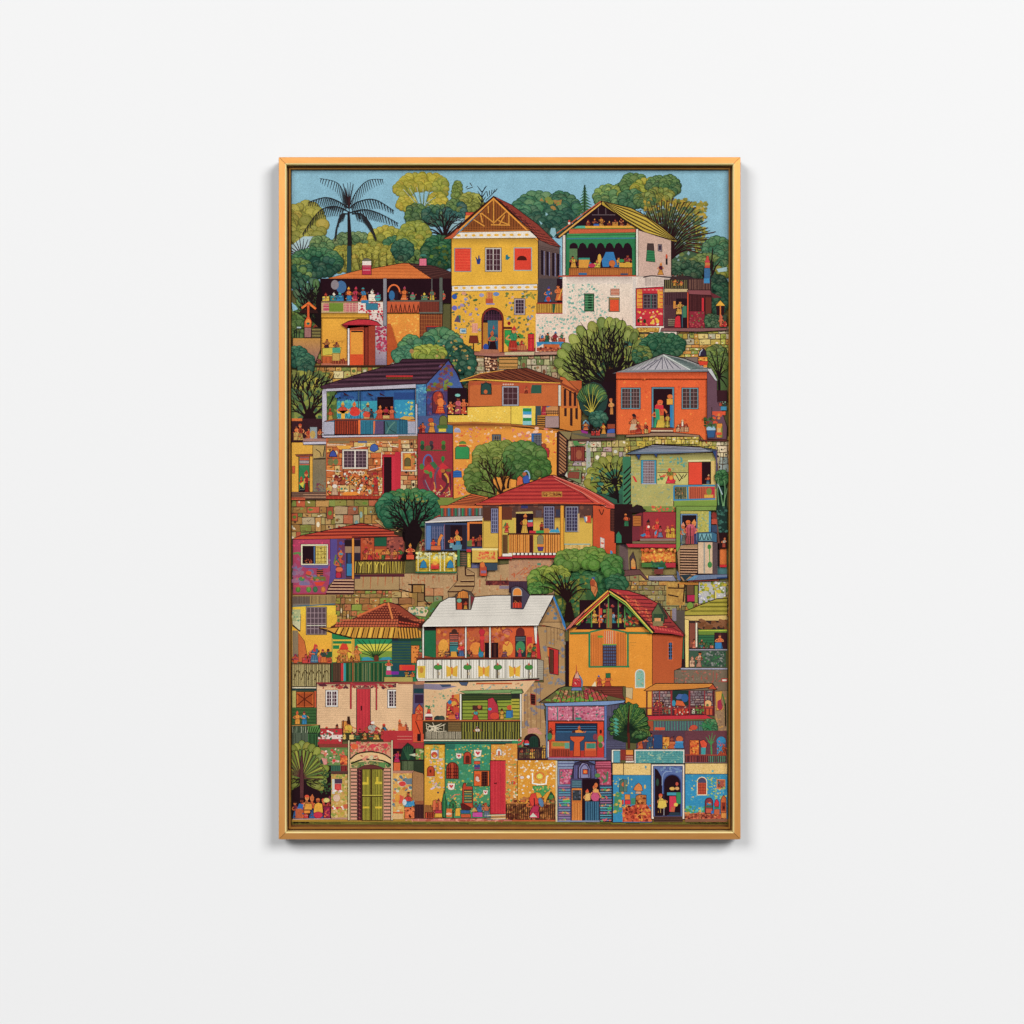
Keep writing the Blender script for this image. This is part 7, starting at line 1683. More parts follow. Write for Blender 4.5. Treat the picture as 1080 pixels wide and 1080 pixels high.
T(3, 5)
R('5a3a4a', 100, -40, 560, 135); crowd(110, 550, 132, 150, 6, ['8a3a34', 'd8a030', 'd8602c', '2f78b0', 'c8502c', '3a5a7a']); R('2a4a7a', 265, 0, 345, 130); R('e08a28', 350, 20, 415, 100, o=2); dabs(['8a4a18', 'e8b040'], 352, 25, 412, 95, 6, 8, 14); P('2f80b8', 455, 125, 470, 85, 540, 80, 550, 125); E('c8602c', 510, 40, 34, 30, o=2); R('3f90c0', 470, 60, 545, 80)
R('6a3a44', 560, -40, 960, 195); R('d86a24', 605, 50, 695, 190, o=3); dabs(['8a2c18', 'e8a030', 'c83c20'], 610, 60, 690, 185, 18, 7, 14); P('d84a2c', 700, 60, 740, 45, 775, 80, 765, 125, 720, 130, o=3); P('3a9aa0', 715, 120, 760, 120, 755, 190, 715, 190)
for x, y in ((760, 20), (790, 0), (820, -20), (850, 0), (840, 60), (780, 60)): C('3f8a4a', 12, 815, 190, 810, 100, x, y, w2=5)
E('2f88b8', 905, 60, 45, 45, o=2); R('2f80b0', 865, 70, 945, 185); dabs(['c8484a', '4aa0c8', '3a6a98'], 868, 60, 942, 180, 14, 7, 14); crowd(870, 950, 188, 100, 2, ['3a90b8', 'c8502c'])
R('6a3038', 565, 195, 960, 262); vl('a84a44', 6, 570, 200, 775, 260, 12); vl('4a8a70', 6, 780, 200, 955, 260, 11); vl('3a1c20', 4, 570, 200, 955, 260, 20); L('a84428', 9, 560, 190, 960, 192); L('8a7a80', 7, 560, 264, 960, 266)

item('printed_tree', 'dark green layered tree with ribbed leaves beside the pink shop')
T(3, 4)
P('1c3020', -120, 1120, -110, 960, -40, 840, 60, 790, 180, 850, 215, 980, 200, 1120, 100, 1160, -20, 1150)
for k in range(19):
    a = -3.3+k*.19; rx, ry = 190*(1 if k % 2 else .92), 250*(1 if k % 2 else .94)
    cx, cy = 30, 1030
    ex, ey = cx+rx*math.cos(a), cy+ry*math.sin(a)
    P(('4a7a34', '35602f', '5f8438', '3a6a3c')[k % 4], cx, cy, ex-.1*ry*math.sin(a), ey+.1*rx*math.cos(a), ex+.06*rx*math.cos(a), ey+.06*ry*math.sin(a), ex+.1*ry*math.sin(a), ey-.1*rx*math.cos(a), o=3.5, oc='14241a')
    L('14241a', 5, cx, cy, ex, ey, w2=3)
    for q in (.45, .65, .82):
        mx_, my_ = cx+(ex-cx)*q, cy+(ey-cy)*q
        L('7a9a4a', 4, mx_, my_, mx_+24*math.cos(a+.35), my_+24*math.sin(a+.35))
for i in range(5): P('4aa088', -125, 930+i*34, -95, 915+i*34, -60, 945+i*34, -90, 955+i*34, o=2)
P('5f7a34', 60, 1090, 150, 1020, 225, 1040, 240, 1090, 90, 1120, o=3); hatch('14241a', 4, 70, 1095, 230, 1090, 150, 1030, 225, 1045, 5)
L('3a1818', 22, 22, 1090, 26, 900, 36, 800, w2=8)
T(3, 5); L('5a2018', 22, 25, -20, 30, 130); bush(130, 0, 60, 20, ['3a6a34'], r=22, n=6)
for a in ((40, 60, 100, 0, 160, -10), (20, 30, -60, 10, -120, -20)): C('1f3a24', 12, *a)
# ================================================================== BOTTOM ROW
item('printed_pavement', 'strip of rose and olive printed pavement along the bottom of the canvas')
T(0, 5); R('8a6a24', 60, 800, 4300, 870); R('6a6420', 60, 822, 4300, 850); R('a88028', 60, 800, 2000, 824)
T(0, 5); R('b87a70', 80, 788, 440, 802); T(1, 5); P('c06a60', 0, 790, 800, 780, 1080, 790, 1080, 820, 180, 822); dabs(['d88a78', 'a85040'], 20, 792, 1070, 815, 30, 6, 18, 4); T(2, 5); R('b8542c', 0, 796, 420, 822)
for c in range(4):
    T(c, 5)
    for i in range(8): L(R_.choice(['3a3a18', '7a7428', '5a4a18']), 5, i*135+R_.uniform(0, 40), 838+R_.uniform(-4, 6), i*135+130, 838+R_.uniform(-4, 6))
item('printed_gate_house', 'patchwork stone wall with arched olive plank gate and striped pillars, bottom left')
T(0, 5)
R('5a7a44', 305, 120, 600, 350)
P('c88a6a', 305, 130, 400, 160, 410, 280, 370, 290, 305, 250); R('6a8a4a', 410, 130, 600, 290); dabs(['c83c3c', 'e8c8c0', '4a7a3a', 'd86a4a', '7aa060', 'd8a088'], 310, 135, 595, 285, 46, 8, 18); R('2a4a3c', 400, 290, 540, 350); vl('3a6a54', 6, 405, 295, 535, 345, 8); R('d8602c', 530, 200, 596, 285, o=2); dabs(['8a2a20', 'f08a3c'], 532, 205, 594, 282, 9, 8, 13); R('a83434', 535, 290, 596, 345); vl('3a1c20', 5, 538, 292, 594, 344, 4); E('c84a34', 560, 200, 20, 14); E('d83c38', 470, 245, 16, 16, o=2, oc='d0a0a0')
R('241018', 330, 290, 440, 560)
R('5a3a34', 442, 345, 600, 372); R('c8a050', 442, 372, 600, 800, o=3)
dabs(['8a9a3a', 'b8a038', 'd8b878', 'c8904a', 'a8a050'], 448, 380, 596, 795, 110, 9, 22); R('c8d0c8', 452, 420, 478, 560); R('4a3a50', 476, 418, 548, 462); R('c83434', 476, 464, 540, 530, o=3, oc='e0b0a8'); R('d84a44', 490, 475, 525, 515); dabs(['e8e0dc', 'e0a8b0'], 455, 530, 590, 550, 8, 8, 15); E('d8b8a0', 495, 600, 34, 34, o=2, oc='b8604a'); dabs(['c83838', 'e8dcd8'], 455, 680, 560, 705, 12, 9, 16); R('c8603c', 560, 660, 598, 700)
R('b88a78', 445, 785, 600, 802)
R('d8b078', 622, 65, 1020, 812)
R('d89a78', 625, 68, 1015, 230, o=3); dabs(['c83c48', 'd84a50', 'c85a4a', 'a8684a', '8a8a50', 'e0a070', 'b84a50'], 630, 72, 1010, 175, 110, 6, 17)
E('d83c48', 840, 105, 30, 20); E('d83c44', 962, 100, 22, 20); E('e0602c', 665, 110, 34, 26)
P('e4bc84', 625, 240, 640, 215, 700, 180, 815, 165, 930, 180, 1005, 215, 1012, 240, 1005, 310, 630, 310); C('2a2418', 13, 625, 232, 690, 180, 815, 160, 940, 182, 1010, 225)
P('6a7a48', 630, 290, 700, 260, 815, 245, 935, 260, 1005, 290, 1000, 312, 640, 312); dabs(['5a8a4a', '8a8a48', '3a5a34', 'c8a878'], 640, 258, 1000, 300, 30, 10, 24, 2.5); C('2a2418', 9, 632, 275, 720, 240, 815, 232, 930, 245, 1008, 280); dabs(['d88a70', 'c8c098', 'b86a50'], 720, 195, 900, 235, 14, 8, 20, 2)
for x0 in (626, 940):
    R('4a2428', x0, 315, x0+72, 812)
    for i in range(15): R('d89a80', x0+4, 322+i*33, x0+(62 if x0 < 700 else 66), 342+i*33); L('8a8060', 4, x0+2, 346+i*33, x0+68, 346+i*33)
R('6a2c34', 698, 315, 745, 812); vl('3a141c', 6, 700, 320, 742, 808, 3); 
for i in range(12): L('a85a50', 5, 705, 340+i*40, 722, 352+i*40)
P('6a3430', 695, 318, 760, 290, 815, 282, 870, 290, 945, 318, 940, 335, 700, 335, o=3)
R('8a8424', 738, 325, 932, 812, o=4); vl('3a3a14', 7, 742, 335, 930, 810, 12); vl('b0a42c', 6, 742, 335, 930, 810, 12)
R('d0b820', 742, 448, 800, 472); R('d0b820', 862, 445, 928, 468); P('d0b820', 780, 400, 800, 400, 800, 470, 780, 470); P('d0b820', 870, 400, 890, 400, 890, 468, 870, 468); R('d8b81c', 745, 680, 805, 698); R('d8b81c', 862, 680, 925, 698)
L('4a3a14', 9, 828, 325, 828, 812); L('4a3a14', 6, 818, 325, 818, 812); L('c8b838', 8, 738, 574, 932, 574); L('3a2c14', 5, 738, 584, 932, 584)
for x0 in (602, 1012): R('dcccA0'.lower(), x0, 50, x0+18, 812, o=3)
T(1, 5)
R('241018', -45, 130, 245, 360)
crowd(-45, 10, 260, 130, 1, ['c8245a', '2f4a8a']); R('d8622c', -45, 262, 20, 340, o=2); P('1c3a2c', 20, 240, 35, 130, 90, 75, 140, 110, 160, 240, o=3); 
for k in range(6): C('2f5a3c', 6, 95, 240, 60+k*14, 160, 50+k*20, 100+abs(k-2.5)*8)
P('c8d0b0', 100, 190, 160, 175, 180, 195, 160, 205, 120, 195); R('6a8a3c', 165, 130, 240, 235, o=2); dabs(['c85a3c', 'b8c088', '4a7a3c'], 168, 135, 238, 232, 16, 7, 15); R('2a3a24', 20, 245, 150, 340); vl('7a8a60', 4, 40, 250, 145, 335, 9); R('2f3a28', 150, 245, 243, 360)
R('d8a04a', -50, 345, 140, 800); dabs(['d8b050', 'c8802c', 'e0b868', '8a9a50', 'd8704a', '5a7a8a', 'c8d0c0'], -45, 370, 135, 780, 90, 9, 22); R('b88068', -50, 340, 150, 365); P('6a8090', 60, 420, 130, 410, 130, 470, 70, 470); E('d83c38', 40, 465, 34, 24, o=3, oc='e8c8c0'); R('d8602c', -50, 730, 50, 745); R('d8b078', -50, 750, 45, 800)
P('a8784a', 135, 360, 150, 342, 235, 365, 243, 380, 243, 650, 150, 640, 130, 600, o=3); R('5a3430', 155, 640, 245, 795); vl('3a1c20', 5, 158, 645, 243, 792, 9); R('9a5a38', 160, 625, 243, 660)
person(95, 690, 150, 'c83838', '2f88b8', 'c8602c', w=90); P('3a90c0', 90, 650, 150, 620, 155, 670, 100, 680); E('c8d0d8', 60, 640, 20, 30); E('2a1c24', 98, 550, 16, 8); R('d86a34', 60, 685, 155, 795, o=3); dabs(['4a1c18', 'e8804a'], 65, 690, 150, 790, 16, 7, 14); E('d8503c', 20, 610, 26, 40); E('e0982c', -10, 600, 26, 40)

item('printed_tree', 'fan shaped olive palm with a purple trunk in the bottom left corner')
T(0, 4)
R('2a3a2c', 70, 985, 340, 1100); 
for i in range(26): L(R_.choice(['7a8a70', '5a6a54', 'a8b098', '3a4a38']), 5, 80+i*8, 1090, 90+i*8+R_.uniform(-12, 12), 1000)
P('5a8a44', 215, 1000, 320, 985, 345, 1040, 300, 1090, 230, 1090, o=2); hatch('1f3a1c', 6, 220, 1085, 300, 1085, 230, 1000, 340, 1010, 5); L('c88a3a', 6, 70, 992, 330, 985)
T(0, 5)
R('241018', 70, 100, 330, 800); R('241018', 300, 300, 442, 800); R('202c22', 70, -20, 315, 110); vl('6a7a64', 5, 75, -20, 225, 105, 14); R('3a6a3c', 225, -10, 315, 110); vl('1f3a20', 6, 230, -5, 312, 108, 5)
fan(165, 420, [(50, 180), (60, 260), (70, 330), (85, 400), (80, 130), (115, 115), (165, 88), (215, 105), (262, 120), (310, 150), (345, 215), (370, 270), (390, 320), (385, 380), (370, 440), (340, 500), (75, 490), (60, 440)], 50, ['7a8a2c', '8a9834', '6a8034', '7f8a30'], w=14, w2=4, oc='241c18')
P('5a7034', 90, 200, 165, 130, 260, 170, 330, 300, 300, 420, 165, 420, 90, 400)
for k in range(17):
    a = -2.95+k*.185
    ex, ey = 165+200*math.cos(a), 400+250*math.sin(a)
    P(('8a9834', '6f8434', '9aa038', '5f7a38')[k % 4], 165+20*math.cos(a), 400+20*math.sin(a), ex-14*math.sin(a), ey+14*math.cos(a), ex+18*math.cos(a), ey+18*math.sin(a), ex+14*math.sin(a), ey-14*math.cos(a), o=3)
    L('5a2a30', 6, 165, 410, 165+210*math.cos(a+.09), 400+250*math.sin(a+.09), w2=3)
P('5a3034', 150, 800, 145, 430, 155, 200, 172, 200, 185, 430, 180, 800, o=3)
P('241018', 75, 520, 145, 480, 145, 620, 75, 620); P('241018', 190, 470, 345, 535, 440, 560, 440, 640, 190, 640); dabs(['3a5a30', '2f4a2c'], 350, 330, 435, 560, 30, 8, 16); E('2a4a3c', 365, 250, 26, 26); P('d89088', 350, 215, 400, 230, 405, 280, 375, 285)
crowd(85, 435, 790, 230, 7, ['d8602c', 'c83c3c', 'e0a030', '2f6aa8', 'c86a34', '7a2c44', 'd84a28'], mixp=.95); P('e8a828', 275, 740, 285, 660, 320, 640, 360, 655, 368, 740, o=3); E('c82848', 320, 760, 44, 30, o=2); R('e08a28', 185, 715, 245, 745, o=3); P('e09a2c', 185, 710, 200, 650, 260, 655, 262, 710, o=2); R('8a2044', 372, 680, 436, 790, o=3); dabs(['c8384a', 'e0602c'], 376, 690, 432, 785, 10, 7, 12); P('2f6ab0', 120, 700, 140, 650, 180, 660, 175, 710); E('d8c870', 400, 620, 30, 22, o=2); R('b85a34', 105, 700, 165, 790)
L('c8a0a0', 8, 80, 800, 440, 796)

item('printed_house', 'yellow plaster house front with small arched orange window, bottom row')
T(1, 5)
R('e0a820', 245, 90, 445, 790, o=4, c2='e0a028')
dabs(['7a9a4a', 'b8a030', 'e8c050', 'a8b060'], 250, 95, 440, 235, 34, 7, 15); dabs(['c8a8c8', 'e0c0b0', '8aa060', 'e8c868'], 300, 240, 440, 520, 46, 6, 15, 2)
R('e8e4e0', 310, 145, 380, 228, o=3); R('8a8aa8', 372, 140, 384, 228); E('c84a2c', 343, 190, 30, 30); E('e0a030', 345, 200, 14, 12); P('5ab090', 318, 145, 340, 118, 355, 145); L('e8e0d8', 8, 380, 228, 425, 230)
arch('c8481c', 275, 298, 345, 395, o=4, oc='5a2018'); E('1c1014', 305, 345, 9, 16); L('e0d0b0', 5, 270, 398, 350, 398); vl('8a2c14', 4, 280, 320, 342, 392, 4)
P('d8c0d8', 300, 515, 340, 490, 355, 500, 320, 522); E('e0c0b8', 325, 438, 16, 8); E('d8c0d8', 405, 320, 14, 9); E('d8c0d8', 380, 360, 13, 9); E('d8c0d8', 408, 405, 16, 9)
P('b8783a', 245, 660, 300, 670, 330, 740, 320, 790, 245, 790); vl('6a3a1c', 4, 250, 665, 325, 785, 9); person(370, 750, 150, 'c8502c', 'b84a38', '7a2438', w=100); P('d86a3c', 325, 715, 330, 625, 360, 615, 355, 715, o=2); P('d86a3c', 385, 715, 380, 620, 410, 640, 412, 715, o=2); R('b82c48', 350, 715, 425, 745, o=2); R('e0a828', 350, 745, 425, 780, o=2); R('c84a28', 258, 735, 340, 790, o=3); vl('4a1c14', 7, 270, 740, 335, 785, 4); E('3a3a50', 378, 548, 10, 9)
item('printed_house', 'emerald green house front scattered with framed hearts and arched shutters')
R('2f8a68', 445, 84, 880, 790, o=3, c2='4a9060')
dabs(['3a9a78', '58a068', '8ab048', 'c8b040', 'd8a838', '2f9a88', '6aa880', 'e0b848'], 450, 90, 872, 740, 250, 5, 14, 1.8)
R('2a6a5a', 450, 90, 540, 135); arch('a83420', 458, 262, 570, 414, o=6, oc='5a1c14'); vl('4a1410', 5, 465, 280, 565, 410, 5); hl('4a1410', 5, 462, 310, 568, 405, 3); L('d8602c', 6, 512, 268, 512, 412)
arch('b83c24', 622, 162, 692, 276, o=5, oc='5a1c14'); arch('5a2018', 638, 195, 678, 268)
for x, y, s in ((575, 200, 28), (755, 175, 38), (503, 490, 36), (828, 545, 24)):
    P('e4dcd0', x-s, y-s*.9, x+s, y-s*.8, x+s*.8, y+s*.7, x, y+s, x-s*.8, y+s*.7, o=2.5, oc='8a5a40'); P('c82434', x-s*.6, y-s*.3, x-s*.2, y-s*.5, x, y-s*.2, x+s*.3, y-s*.5, x+s*.6, y-s*.2, x, y+s*.5)
R('8ab8a8', 722, 222, 780, 245); R('d8502c', 720, 250, 778, 278, o=2); R('2f4a88', 722, 285, 776, 308); R('7a3a68', 722, 308, 776, 330)
R('e0641c', 718, 340, 865, 486, o=4); R('c84a1c', 730, 370, 775, 440); E('d8c0b8', 750, 415, 16, 22); R('2a1014', 792, 350, 848, 480, o=3); vl('6a2c1c', 4, 795, 352, 845, 478, 3); hl('6a2c1c', 4, 795, 352, 845, 478, 5); dabs(['e0d0c8'], 735, 430, 770, 440, 3, 6, 10)
P('24603c', 418, 780, 414, 640, 435, 525, 462, 640, 465, 700, 450, 790, o=3); for_ = [L('3f8a4a', 5, 437, 560, 437, 780)]
P('2f7044', 480, 690, 490, 640, 520, 610, 550, 650, 552, 700, 530, 740, 500, 735, o=3); L('3a2a1c', 8, 521, 640, 521, 790); dabs(['3f8a4a', '1f5034'], 490, 640, 545, 730, 12, 6, 12); C('c86a50', 9, 500, 600, 540, 570, 590, 565); L('e0a878', 4, 520, 600, 540, 560)
P('b83c20', 605, 700, 610, 490, 620, 460, 640, 455, 645, 480, 705, 492, 710, 690, o=4); R('4a4a34', 625, 520, 700, 645, o=2); hl('c8a848', 7, 628, 525, 698, 640, 5); hl('2f7a68', 7, 628, 540, 698, 655, 3); P('c84a20', 640, 650, 705, 650, 705, 700, 640, 670); P('5a1c1c', 590, 650, 620, 650, 690, 690, 690, 712, 600, 710, o=2); R('2f5f98', 595, 715, 680, 745, o=2); R('c8542c', 595, 752, 690, 785, o=2); P('2f6a4a', 640, 490, 660, 450, 700, 460, 700, 490)
P('e0a828', 540, 770, 545, 700, 585, 690, 590, 770, o=2); P('d8702c', 455, 760, 460, 700, 510, 700, 510, 780, 460, 780); E('e0c0a8', 480, 750, 26, 12); R('c84ca0', 705, 735, 800, 780, o=2); crowd(720, 880, 735, 120, 4, ['3a6a9a', 'd8b060', '2f8a7a', '8a8a98', 'c8602c']); person(840, 780, 150, 'c86a40', '6a7a90', 'a83c28', w=70); dabs(['e0a838', 'd87a2c', 'c8b050'], 720, 560, 800, 640, 10, 8, 15); P('c8a050', 690, 730, 720, 690, 750, 720)
item('printed_house', 'golden house front with crimson double door, white flecks and a little shrub')
R('e0982c', 880, 90, 1130, 800, o=3); R('a83c34', 875, 240, 1035, 755); R('c82838', 873, 245, 1033, 752, o=4); L('8a1424', 5, 970, 248, 970, 750); vl('d83c48', 4, 885, 250, 1025, 748, 4); dabs(['5a1418'], 915, 445, 935, 465, 3, 6, 8)
dabs(['e8b848', 'd8702c', 'c8a050', 'e0c0a0'], 885, 95, 1040, 235, 50, 6, 13); arch('e4e0dc', 930, 130, 982, 195, o=2); arch('c86a4a', 945, 150, 968, 195); E('e8dcd8', 1015, 180, 18, 8, rot=-.4); 
for i in range(3): L('6a6a60' if i % 2 else 'c8c0a8', 10, 845, 765+i*18, 1035, 758+i*18)
R('5a5a50', 840, 800, 900, 808)
T(2, 5)
R('d89030', -60, 84, 50, 800); R('e0981c', 50, 238, 418, 800, o=4)
dabs(['e8d8b0', 'c8c0a8', 'e8b040', 'd8802c', '8a9a50'], -55, 95, 45, 640, 70, 6, 14); E('d83c2c', 10, 455, 24, 18); dabs(['6a9a50', 'c8602c'], -50, 400, 40, 640, 16, 7, 14)
dabs(['e8dccc', 'e0c8a8', 'f0e8d8', 'e8b850'], 60, 250, 410, 340, 46, 6, 14, 1.5); dabs(['e8dccc', 'e8c070', 'd8842c', 'f0b030'], 60, 340, 410, 560, 50, 6, 15, 1.5)
E('f0ece4', 155, 398, 16, 15); E('d8c8c0', 95, 405, 22, 14, o=3, oc='b85a48')
P('e0a028', 205, 345, 330, 345, 325, 440, 210, 440); E('d8702c', 262, 392, 50, 42); E('e8b838', 262, 395, 34, 30); P('e8d850', 262, 362, 290, 385, 280, 415, 245, 415, 235, 385, o=3, oc='8a9a38'); L('e8ece8', 12, 195, 360, 195, 460, 260, 472, 322, 465, 330, 395, 345, 390)
P('4a9a54', 195, 485, 330, 480, 375, 520, 330, 545, 290, 590, 265, 550, 215, 540, o=2); dabs(['e0a838', '7ab060', '3a8a4a'], 200, 485, 370, 550, 20, 7, 14)
P('1f5030', 318, 710, 330, 610, 370, 535, 400, 580, 412, 640, 405, 715, o=3); 
for k in range(5): L('4a8040', 6, 345+k*14, 700, 360+k*6, 570)
R('7a4a24', -60, 650, 415, 798); dabs(['a8642c', 'c8823c', '4a2418', '8a5424', 'b8703c', '6a2c1c'], -55, 600, 412, 795, 170, 8, 20); vl('3a1c14', 5, -60, 660, 415, 795, 24)
person(215, 790, 240, 'c83428', 'c82c50', 'd8602c', w=120); P('d83c2c', 160, 620, 180, 560, 225, 550, 235, 600, 270, 640, 190, 680, o=2); E('5a80a8', 275, 640, 22, 46, rot=-.3, o=2); P('b82850', 170, 730, 210, 660, 260, 680, 245, 740, o=2); P('c8d0c0', 165, 780, 200, 740, 240, 780); L('2a1418', 6, 210, 600, 215, 680); E('e0b060', 95, 620, 30, 14); P('c8642c', 75, 635, 80, 612, 130, 615, 128, 640, o=2)

item('printed_house', 'lilac and turquoise striped gatehouse with half open blue door and two people')
R('5a6898', 420, 245, 950, 825, o=3); R('d8c898', 414, 245, 430, 825); R('8a98b8', 440, 250, 590, 480)
hl('4a4a78', 5, 440, 255, 590, 320, 2); R('c8607c', 452, 325, 578, 470, o=3); dabs(['b83c58', 'd880a0', '4a7a6a', 'a83c70', 'd88aa0'], 458, 330, 572, 465, 46, 7, 15)
P('b84a64', 790, 250, 940, 245, 945, 478, 820, 478, o=3); R('8a3448', 790, 280, 940, 320); hl('c8607c', 8, 795, 255, 938, 312, 3); dabs(['d07890', 'a83c50', 'c86080'], 795, 330, 940, 470, 30, 7, 14); C('4a7a5a', 12, 850, 400, 880, 430, 900, 400, 870, 350, w2=6); C('3f7a5a', 9, 860, 450, 900, 430, 905, 350); E('5a8a4a', 812, 385, 26, 20)
P('3a3450', 585, 290, 600, 265, 650, 250, 720, 250, 785, 280, 785, 415, 560, 430, o=3); vl('6a68a0', 6, 590, 290, 640, 415, 5); vl('6a68a0', 6, 735, 290, 785, 410, 5)
P('8a88b0', 630, 415, 632, 310, 665, 262, 715, 272, 742, 320, 745, 410, o=6); R('d84a28', 672, 328, 718, 372, o=4); E('e8862c', 695, 350, 14, 14); C('4a4470', 7, 650, 410, 652, 320, 690, 280, 725, 320, 728, 400)
for x0, x1 in ((440, 556), (834, 948)):
    for i in range(14):
        y = 490+i*24; c_ = R_.choice(['4a98b0', '5aa8b8', '6a90b0', '8a7aa8', '9a7098', '3f90a8', '5aa0a0']); P(c_, x0, y+R_.uniform(-3, 3), x1, y, x1, y+18+R_.uniform(-3, 3), x0, y+18, o=2)
        if i % 3 == 1: dabs(['d86a58', '5aa860', 'c85a6a', 'd8a060'], x0+15, y+4, x1-10, y+16, 4, 7, 15, 3)
P('3fa860', 478, 625, 555, 615, 545, 640, 485, 640); P('e0903c', 480, 608, 545, 602, 545, 615, 482, 622); P('3fa860', 900, 690, 945, 680, 945, 705, 910, 710)
R('4a4468', 555, 415, 832, 822); R('3a5a6a', 568, 430, 660, 500); hl('5a8090', 5, 570, 435, 658, 495, 4); R('e0822c', 566, 505, 666, 822, o=3); R('3a4048', 575, 525, 655, 622, o=2); dabs(['5a6070', '2a3038'], 580, 530, 650, 618, 12, 8, 14); vl('8a3c14', 5, 572, 645, 660, 820, 6); L('a8501c', 7, 566, 636, 666, 636); vl('f0a044', 4, 575, 650, 655, 815, 5)
R('24101a', 668, 420, 828, 822, o=3); person(715, 680, 170, 'e0a050', 'd89840', 'd8502c', w=66); person(795, 680, 220, 'c85a6a', 'b84a5c', 'd8622c', w=86); P('e0b060', 690, 625, 695, 560, 740, 550, 745, 620, o=2); E('c8507a', 790, 590, 40, 40, o=2); P('e0a050', 765, 530, 790, 510, 820, 520, 825, 545, 780, 548); E('d87030', 797, 478, 17, 24, o=2)
R('2f6080', 692, 630, 828, 822, o=3); vl('1c3a54', 6, 697, 634, 825, 820, 7); vl('4a80a0', 4, 697, 634, 825, 820, 6); R('24101a', 668, 640, 690, 820)
R('7a88a8', 430, 812, 832, 826)

item('printed_house', 'sky blue house front with cream band, white framed arched doorway and red shutter')
R('e8e4d8', 945, 140, 1030, 265, o=3); R('5aa0b0', 962, 152, 1025, 264, o=2); R('8a3028', 1030, 140, 1150, 240)
P('e4bc70', 952, 268, 1330, 268, 1330, 382, 952, 382, o=3); R('2f8ab8', 956, 380, 1330, 830, o=3); dabs(['3a98c0', '4aa0b8', 'c8b850', '7ab0a0'], 960, 390, 1320, 640, 50, 5, 11, 2)
P('4a7060', 1020, 540, 1022, 440, 1050, 420, 1100, 420, 1100, 540, o=3); E('d8602c', 1070, 470, 30, 26); P('e0902c', 1030, 540, 1100, 540, 1100, 560, 1035, 560); P('3f8a6a', 965, 750, 975, 560, 1040, 540, 1040, 600, 1000, 750); dabs(['7a9a4a', 'd8b048', '2f8a7a', '3f9a5a'], 970, 550, 1050, 740, 26, 8, 18); R('d8302c', 1045, 615, 1100, 660, o=2); R('3a4a40', 1045, 670, 1100, 705); hl('c8c090', 6, 1045, 672, 1100, 704, 2)
T(3, 5)
R('e08c2c', 0, 142, 70, 190, o=2); R('9a3c34', 0, 192, 70, 245); hl('e0c0a8', 4, 0, 200, 70, 240, 3); R('e8e0d4', 0, 246, 88, 262)
R('e0d8d0', 80, 138, 558, 270, o=3); R('4f9c9c', 94, 152, 545, 268); 
for i in range(6): L('3f8088', 3, 96, 170+i*18, 544, 170+i*18); 
for i in range(50): x, y = R_.uniform(100, 540), 152+18*R_.randint(0, 5); L('3f8088', 3, x, y, x, y+18)
dabs(['7ab0a0', 'a8c0a0', '6aa8a8'], 96, 155, 542, 262, 60, 4, 9, 3)
R('e8c478', -20, 270, 238, 382, o=3); R('e8c478', 562, 268, 965, 372, o=3); dabs(['4a9ab0'], 185, 290, 200, 350, 4, 6, 11); E('5ab0b8', 825, 345, 12, 12); dabs(['f0d090', 'd8b060'], 0, 275, 230, 375, 20, 5, 9); dabs(['f0d090', 'd8b060'], 570, 275, 950, 365, 30, 5, 9)
P('2f88b8', -20, 382, 238, 382, 238, 830, -20, 830); R('2a90c0', 562, 372, 965, 800, o=3); dabs(['3a9cc8', '58a8b8', '3f8fb0'], 570, 380, 955, 700, 70, 5, 12, 2)
R('5a7a70', -20, 425, 12, 540, o=2); E('d8b040', 182, 492, 9, 20); L('c8d0a0', 5, 25, 400, 25, 470); dabs(['c8c060', '7ab8a0'], 0, 400, 60, 560, 8, 5, 11)
P('d8803c', 70, 520, 90, 480, 122, 455, 150, 480, 162, 530, 110, 535, o=3); P('c8a088', 90, 560, 95, 535, 145, 535, 148, 560, o=2); P('b86a2c', 92, 660, 95, 580, 130, 565, 195, 572, 195, 660, o=3); dabs(['6a2c18', 'd88a3c'], 98, 580, 190, 655, 14, 7, 14); R('e0862c', -10, 565, 40, 615, o=2); R('d8283c', -10, 620, 45, 660, o=2); R('3f8a6a', 50, 600, 90, 660); R('e8c040', -10, 665, 40, 690)
P('c8502c', -30, 690, 60, 680, 90, 660, 200, 660, 238, 720, 245, 825, -30, 825); dabs(['e0703c', '5a1c18', 'b83c28', 'e0902c', '8a2c20'], -25, 670, 235, 820, 80, 8, 18)
C('e0a03c', 7, 110, 770, 160, 740, 200, 770)
R('e8dcd0', 242, 278, 558, 800, o=4); R('5a70a8', 262, 296, 538, 775, o=3); dabs(['6a88b8', '4a5c98', '7a98b8'], 320, 305, 530, 350, 26, 7, 14, 2)
P('24101a', 275, 315, 300, 330, 340, 400, 345, 500, 345, 770, 275, 770); C('8aa0c8', 8, 345, 480, 350, 390, 380, 350, 440, 345); arch('24101a', 358, 375, 522, 768, o=6, oc='3a4a80'); P('24101a', 290, 560, 360, 560, 360, 768, 290, 768); E('2f4a3c', 300, 450, 14, 36)
person(345, 740, 200, 'e0b848', 'd8a030', 'd8502c', w=80); P('e0c048', 300, 690, 310, 620, 380, 620, 390, 680, 350, 700, o=2); P('24101a', 310, 700, 390, 700, 390, 768, 310, 768); L('c8a060', 5, 330, 690, 330, 740); L('a8a8b0', 6, 362, 690, 362, 765)
